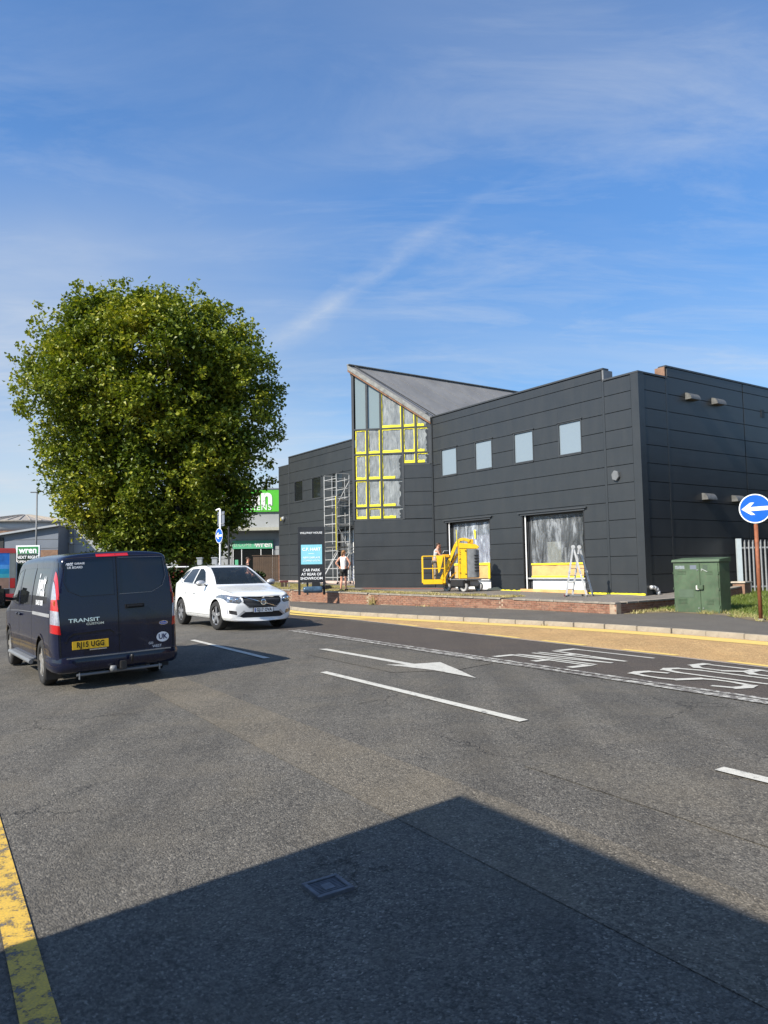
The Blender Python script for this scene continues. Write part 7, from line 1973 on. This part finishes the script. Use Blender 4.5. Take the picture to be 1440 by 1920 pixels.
# ---- retail unit behind the tree
WY = 80.0; WK = WY / 1420.0
def wx(p): return (p - 720) * WK
def wz(y, x=460): return 1.58 + ((1077.2 - 0.0168 * x) - y) * WK
shop = thing('retail_unit', 'light grey panelled kitchen shop with a bright green sign partly hidden by the tree', 'building', (wx(400), WY, 0.1))
ox = wx(400)
def sb(name, p0, p1, z0, z1, y0, y1, mt, par=None, **k): return MB().span((wx(p0) - ox, y0, z0), (wx(p1) - ox, y1, z1)).build(name, mt, par or shop, **k)
sb('wall', 112, 330, 0, wz(958, 140), 0.6, 20, M['grey_wall'])
sb('wall', 395, 600, 0, wz(921), 0, 20, M['grey_wall'])
sb('wall', 330, 395, 0, wz(945), 0.8, 20, M['slate_wall'])
for z in [0.9 * k for k in range(1, 8)]:
    if z < wz(958, 140): sb('panel_joint', 112.2, 330, z, z + 0.03, 0.585, 0.60, M['slate_wall'])
    if z < 6: sb('panel_joint', 395, 599, z, z + 0.03, -0.015, 0.0, M['slate_wall'])
for p in (132, 157, 190, 230): sb('panel_joint', p, p + 0.6, 0, 6.8, 0.57, 0.585, M['slate_wall'])
sgn = sb('sign_panel', 404, 560, wz(962), wz(921.5), -0.22, -0.016, M['green_sign'])
sb('roof_edge', 395, 600, wz(921) + 0.02, wz(918), -0.25, 0.3, M['slate_wall'])
lettering('wren', 2.55, (wx(462) - ox, -0.24, wz(935.5)), (1, 0, 0), (0, 0, 1), M['sign_white'], shop, offset=0.10, ext=0.02, spacing=1.06)
lettering('KITCHENS', 0.85, (wx(470) - ox, -0.24, wz(954.5)), (1, 0, 0), (0, 0, 1), M['sign_white'], shop, offset=0.008, ext=0.02, spacing=1.15)
sb('canopy', 398, 600, wz(998), wz(992.5), -1.3, -0.02, simple('canopy_cream', (0.42, 0.42, 0.36), 0.6))
sb('entrance_recess', 432, 514, 0, wz(1013), -0.05, -0.017, M['galv'])
ent = sb('entrance', 435, 511, 0, wz(1031), -0.10, -0.055, M['glass_dark'])
fsc = sb('entrance_fascia', 436, 511, wz(1031), wz(1016), -0.20, -0.055, M['green_canopy'])
lettering('WELCOME TO', 0.50, (wx(458) - ox, -0.215, wz(1024)), (1, 0, 0), (0, 0, 1), simple('pale_green_letters', (0.45, 0.66, 0.52), 0.5), shop, ext=0.005)
lettering('wren', 0.87, (wx(494) - ox, -0.215, wz(1023.5)), (1, 0, 0), (0, 0, 1), M['sign_white'], shop, offset=0.012, ext=0.005)
for p in (436, 452, 488, 510): sb('door_frame', p, p + 1.2, 0, wz(1031), -0.14, -0.105, M['sign_white'])
sb('door_poster', 440, 446, 1.2, 2.6, -0.12, -0.105, M['green_canopy'])
sb('lower_window', 330, 394, 1.0, 3.6, 0.72, 0.79, M['glass_dark'])
MB().lathe([(0.0, 0), (0.14, 0), (0.12, -0.2), (0, -0.25)], 12, c=(wx(130) - ox, 0.55, wz(1020, 130)), axis='y').build('wall_lamp', M['sign_white'], shop)
# ---- slate building with sloping roof, further left
sl = thing('slate_building', 'slate grey shed with a gently sloping roof edge at the far left', 'building', (-39, 78, 0))
k8 = 78 / 1420.0
def lx(p): return (p - 720) * k8 + 39
def lz(y, x=50): return 1.58 + ((1077.2 - 0.0168 * x) - y) * k8
mb = MB(); mb.prism([(lx(-80), 0), (lx(108), 0), (lx(108), lz(986)), (lx(-80), lz(1014))], 0, 16, mp=lambda u, v, w_: (u, w_, v)); mb.build('wall', M['slate_wall'], sl)
mb = MB(); mb.prism([(lx(-80), lz(1015)), (lx(112), lz(987.5)), (lx(112), lz(984)), (lx(-80), lz(1011.5))], -0.5, 16, mp=lambda u, v, w_: (u, w_, v)); mb.build('roof_edge', M['grey_wall'], sl)
MB().span((lx(76), -0.08, 0), (lx(108), -0.01, lz(1032))).build('brick_base', M['building_brick'], sl)
MB().span((lx(-80), -0.08, 0), (lx(6), -0.01, lz(1007))).build('dark_opening', M['black'], sl)
for z in (1.5, 2.4, 3.3, 4.2, 5.1): MB().span((lx(6.5), -0.03, z), (lx(107.5), -0.002, z + 0.04)).build('panel_joint', M['grey_metal'], sl)
# ---- round building with conical roof
rd = thing('round_building', 'round building with a low conical ribbed metal roof showing above the slate shed', 'building', (-47.5, 100, 0))
k9 = 100 / 1420.0
ez, az = 1.58 + (1076.5 - 982) * k9, 1.58 + (1076.5 - 966.5) * k9
MB().lathe([(6.9, 0), (6.9, ez - 1.3)], 48).build('wall', M['building_brick'], rd)
MB().lathe([(6.8, ez - 1.3), (6.8, ez)], 48).build('clerestory', M['grey_wall'], rd, smooth=True)
MB().lathe([(7.4, ez - 0.15), (7.4, ez), (0.9, az), (0.0, az + 0.05)], 48).build('roof', M['roof_tan'], rd)
for k in range(36):
    t_ = 2 * math.pi * k / 36; MB().bar((7.38 * math.cos(t_), 7.38 * math.sin(t_), ez + 0.04), (0.9 * math.cos(t_), 0.9 * math.sin(t_), az + 0.04), 0.09, 0.10).build('roof_rib', M['roof_tan'], rd)
# ---- lamp post, totem sign
lpst = thing('lamp_post', 'tall slim grey lamp post with a short head against the sky at the left', 'lamp post', (-25.3, 55.0, 0.05))
MB().tube((0, 0, 0), (0, 0, 7.45), 0.075, 10, 0.05).build('pole', M['grey_metal'], lpst, smooth=True)
MB().box((-0.20, 0, 7.47), (0.55, 0.18, 0.07)).build('lamp_head', M['grey_metal'], lpst, bevel=0.02)
lp2 = thing('lamp_post', 'short black ornamental post standing in front of the shop entrance', 'lamp post', (-9.25, 45.0, 0.1))
MB().tube((0, 0, 0), (0, 0, 1.75), 0.11, 10).build('base', M['black'], lp2); MB().tube((0, 0, 1.75), (0, 0, 4.1), 0.055, 10).build('pole', M['black'], lp2)
tt = thing('totem_sign', 'green and dark freestanding shop sign with a white frame between bus and van', 'sign', (-21.1, 44.8, 0.1))
MB().span((-0.70, 0, 0.3), (0.70, 0.12, 3.17)).build('frame', M['sign_white'], tt)
MB().span((-0.60, -0.012, 2.68), (0.62, -0.002, 3.09)).build('green_panel', M['green_dark'], tt)
MB().span((-0.60, -0.012, 0.5), (0.62, -0.002, 2.66)).build('dark_panel', simple('dark_green_black', (0.012, 0.03, 0.022), 0.4), tt)
lettering('wren', 0.50, (0.02, -0.02, 2.87), (1, 0, 0), (0, 0, 1), M['sign_white'], tt, offset=0.015)
lettering('NEXT RIGHT', 0.235, (0.02, -0.02, 2.46), (1, 0, 0), (0, 0, 1), M['sign_white'], tt, offset=0.006)
lettering('OPEN 7 DAYS', 0.20, (0.02, -0.02, 2.20), (1, 0, 0), (0, 0, 1), M['sign_white'], tt, offset=0.004)
# ---- dark fence panels beside the showroom
FX = BLw(28.75, -0.3)
fp = thing('board_fence', 'dark brown close-boarded fence joining the left end of the showroom', 'fence', (FX.x, FX.y, 0.55), rad(180))
for k in range(12): MB().span((0.30 + k * 0.145, -0.02, 0), (0.30 + k * 0.145 + 0.138, 0.005 * (k % 2), 1.98)).build('board', M['brown_fence'], fp)
MB().span((0.0, -0.02, 0), (0.28, 0.26, 2.02)).build('brick_pier', M['brick'], fp)
MB().span((0.28, 0.0, 1.98), (2.1, 0.05, 2.03)).build('top_rail', M['brown_fence'], fp)
# ---- railings and planting by the junction
rl_t = thing('guard_railing', 'white and grey guard railing behind the white car beneath the tree', 'railing', (-12.9, 45.5, 0.5))
for z, r_ in ((1.02, 0.035), (1.35, 0.035), (0.15, 0.02)): MB().tube((-1.0, 0, z), (3.6, 0, z), r_, 8).build('rail', M['sign_white'], rl_t)
for x in (-1.0, 0.2, 1.4, 2.6, 3.6): MB().span((x - 0.04, -0.04, -0.4), (x + 0.04, 0.04, 1.36)).build('post', M['sign_white'], rl_t)
bl = MB()
for k in range(44): bl.tube((-0.95 + k * 0.103, 0, 0.15), (-0.95 + k * 0.103, 0, 1.02), 0.012, 4)
bl.build('balusters', M['grey_metal'], rl_t, kind='stuff')
for i_, (px_, w_) in enumerate(((374, 0.28), (402, 0.30))):
    cl_ = thing('bollard_column', ['left one of two pale square columns standing behind the railing', 'right one of two pale square columns standing behind the railing'][i_], 'column', ((px_ - 720) * 47 / 1420, 47, 0.1), group='pale columns behind the railing')
    MB().span((-w_ / 2, -w_ / 2, 0), (w_ / 2, w_ / 2, 2.25)).build('shaft', M['sign_white'] if 0 else M['grey_wall'], cl_)
    MB().span((-w_ / 2 - 0.04, -w_ / 2 - 0.04, 2.25), (w_ / 2 + 0.04, w_ / 2 + 0.04, 2.32)).build('cap', M['grey_wall'], cl_)
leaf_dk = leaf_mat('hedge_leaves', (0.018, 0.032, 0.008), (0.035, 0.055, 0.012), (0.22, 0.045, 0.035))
def shrub(name, label, cat, c, size, n, mt, tint=(0.2, 0.15), red=0.0, ls=(0.07, 0.14), seed=1):
    rr = random.Random(seed); vs = []; fs = []; tn = []
    for _ in range(n):
        while True:
            u = Vector((rr.uniform(-1, 1), rr.uniform(-1, 1), rr.uniform(-1, 1)))
            if u.length < 1 + 0.25 * mn.noise(u * 2.2 + Vector(c)) : break
        p = Vector((u.x * size[0], u.y * size[1], size[2] * (1 + u.z) * 0.5)); s_ = rr.uniform(*ls)
        a = rr.uniform(0, 6.283); b_ = rr.gauss(0, 0.7); d = Vector((math.cos(a), math.sin(a), b_)).normalized(); e = Vector((-math.sin(a), math.cos(a), rr.gauss(0, .5))).normalized()
        k = len(vs); vs += [(p - d * s_)[:], (p + e * s_ * 0.6)[:], (p + d * s_)[:], (p - e * s_ * 0.6)[:]]; fs.append((k, k + 1, k + 2, k + 3))
        tn.append(1.0 if rr.random() < red else min(0.75, max(0, rr.gauss(*tint))))
    me = bpy.data.meshes.new(name); me.from_pydata(vs, [], fs); me.materials.append(mt)
    at = me.attributes.new('tint', 'FLOAT', 'FACE'); at.data.foreach_set('value', tn)
    t = thing(name, label, cat, c); link('foliage', me, t)
    sm = MB(); sm.tube((0, 0, -0.2), (0, 0, size[2] * 0.6), 0.05, 6, 0.02); sm.tube((0.1, 0, -0.1), (size[0] * 0.5, 0.1, size[2] * 0.7), 0.03, 6, 0.01); sm.tube((0, 0, -0.1), (-size[0] * 0.5, 0.1, size[2] * 0.7), 0.03, 6, 0.01)
    sm.build('stem', M['bark'], t)
    return t
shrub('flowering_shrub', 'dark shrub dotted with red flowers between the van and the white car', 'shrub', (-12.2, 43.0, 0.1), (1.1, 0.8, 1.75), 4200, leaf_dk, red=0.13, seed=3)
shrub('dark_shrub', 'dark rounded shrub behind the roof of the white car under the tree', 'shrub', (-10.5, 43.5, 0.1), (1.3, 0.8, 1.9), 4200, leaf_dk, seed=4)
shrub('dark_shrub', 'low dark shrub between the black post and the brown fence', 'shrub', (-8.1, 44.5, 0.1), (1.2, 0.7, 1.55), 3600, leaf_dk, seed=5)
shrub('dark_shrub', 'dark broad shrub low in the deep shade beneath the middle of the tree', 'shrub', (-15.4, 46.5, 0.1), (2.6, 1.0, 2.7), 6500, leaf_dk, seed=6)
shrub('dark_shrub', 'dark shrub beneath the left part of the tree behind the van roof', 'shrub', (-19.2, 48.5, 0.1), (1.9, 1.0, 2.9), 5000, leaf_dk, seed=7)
# ---- bus ahead in the same lane
bxy = Vector((-18.55, 38.2)); bh = math.atan2(TD.y, TD.x)
bus = thing('bus', 'bus rear with red roof, cream corner and blue beach picture at the left edge', 'bus', (bxy.x, bxy.y, zr(3.7)), bh)
# local: x forward (away), y left; right rear corner at the origin
cream = simple('cream_bus_paint', (0.50, 0.46, 0.36), 0.35, var=0.06, coat=0.6); busred = simple('red_bus_paint', (0.50, 0.02, 0.03), 0.3, coat=0.8)
MB().span((0.0, 0.0, 0.35), (10.5, 2.5, 2.82)).build('body', cream, bus, bevel=0.06)
MB().span((0.02, 0.02, 2.80), (10.4, 2.48, 2.98)).build('roof', busred, bus, bevel=0.05)
MB().span((-0.03, 0.30, 0.95), (0.0, 2.2, 2.80)).build('rear_picture', M['sign_white'], bus)
for z0, z1, c in ((2.15, 2.79, (0.03, 0.20, 0.62)), (1.95, 2.15, (0.10, 0.36, 0.75)), (1.70, 1.95, (0.01, 0.30, 0.50)), (1.50, 1.70, (0.06, 0.42, 0.48)), (0.97, 1.50, (0.34, 0.20, 0.14))):
    MB().span((-0.04, 0.32, z0), (-0.031, 2.18, z1)).build('picture_band', simple('picture_colour', c, 0.35, var=0.25, vscale=2.5), bus)
MB().span((-0.05, 0.02, 2.72), (0.0, 2.48, 2.90)).build('rear_cornice', busred, bus, bevel=0.02)
MB().span((-0.05, 0.04, 0.98), (0.0, 0.28, 1.48)).build('tail_light', lamp_red, bus, bevel=0.02)
MB().span((-0.10, 0.0, 0.38), (0.0, 2.5, 0.70)).build('bumper', busred, bus, bevel=0.03)
MB().span((-0.04, 0.3, 0.7), (0.0, 2.2, 0.94)).build('engine_grille', M['black'], bus)
for x in (2.6, 8.4):
    for y in (0.16, 2.34): wheel(bus, x, y, 0.48, 0.28, rim_silver, 6)

# ================================================================ BEHIND THE CAMERA: what shades the road and shows in reflections
# corner building whose roof corner throws the long shadow over the near lane
az_ = Vector((SUN_DIR.x, SUN_DIR.y)).normalized()
apex = Vector((0.54, 5.735)); kk = 6.1
cpt = apex - az_ * kk; hcb = -0.10 + kk * math.tan(SUN_EL)
cb = thing('corner_building', 'brown brick flat-roofed building on the near side of the road behind the viewer', 'building', (cpt.x, cpt.y, 0.0), math.atan2(-TD.y, -TD.x))
# local x runs back along the road (towards -TD), y away from the camera side
sgn_ = -1
CBP = [(0, 0), (24, 0), (24, -12), (5.3, -13)]
MB().prism(CBP, -0.25, hcb - 0.12).build('wall', M['building_brick'], cb)
MB().prism(CBP, hcb - 0.118, hcb).build('parapet_coping', M['coping'], cb)
for k in range(5):
    w_ = MB().span((2.0 + k * 4.4, 0.0, 0.6), (4.8 + k * 4.4, 0.03, 2.9)).build('window', M['sign_white'], cb)
    MB().span((2.1 + k * 4.4, 0.031, 0.7), (4.7 + k * 4.4, 0.04, 2.8)).build('pane', M['glass_dark'], w_)
# dark trees and a long brick building beyond the right edge: seen only as reflections in the side wall
rb_ = thing('brick_building', 'long low brown brick building along the road out of view to the right', 'building', (22, 10, 0), rad(-32))
MB().span((0, 0, 0), (30, 9, 5.6)).build('wall', M['building_brick'], rb_)
MB().span((-0.3, -0.3, 5.6), (30.3, 9.3, 5.9)).build('roof', M['trim'], rb_)
for k, (x, y, h) in enumerate([(24, 22, 8.5), (28, 27, 9.5), (33, 31, 8.0), (30, 18, 8.0), (38, 37, 9.0)]):
    shrub('broad_tree', ['rounded broad tree nearest the side wall, out of view', 'tallest of the broad trees out of view', 'third broad tree out of view beyond the tallest', 'broad tree by the brick building, out of view', 'farthest broad tree out of view'][k], 'tree', (x, y, 0.2), (3.2, 3.0, h), 5200, leaf_dk, ls=(0.22, 0.40), seed=20 + k)
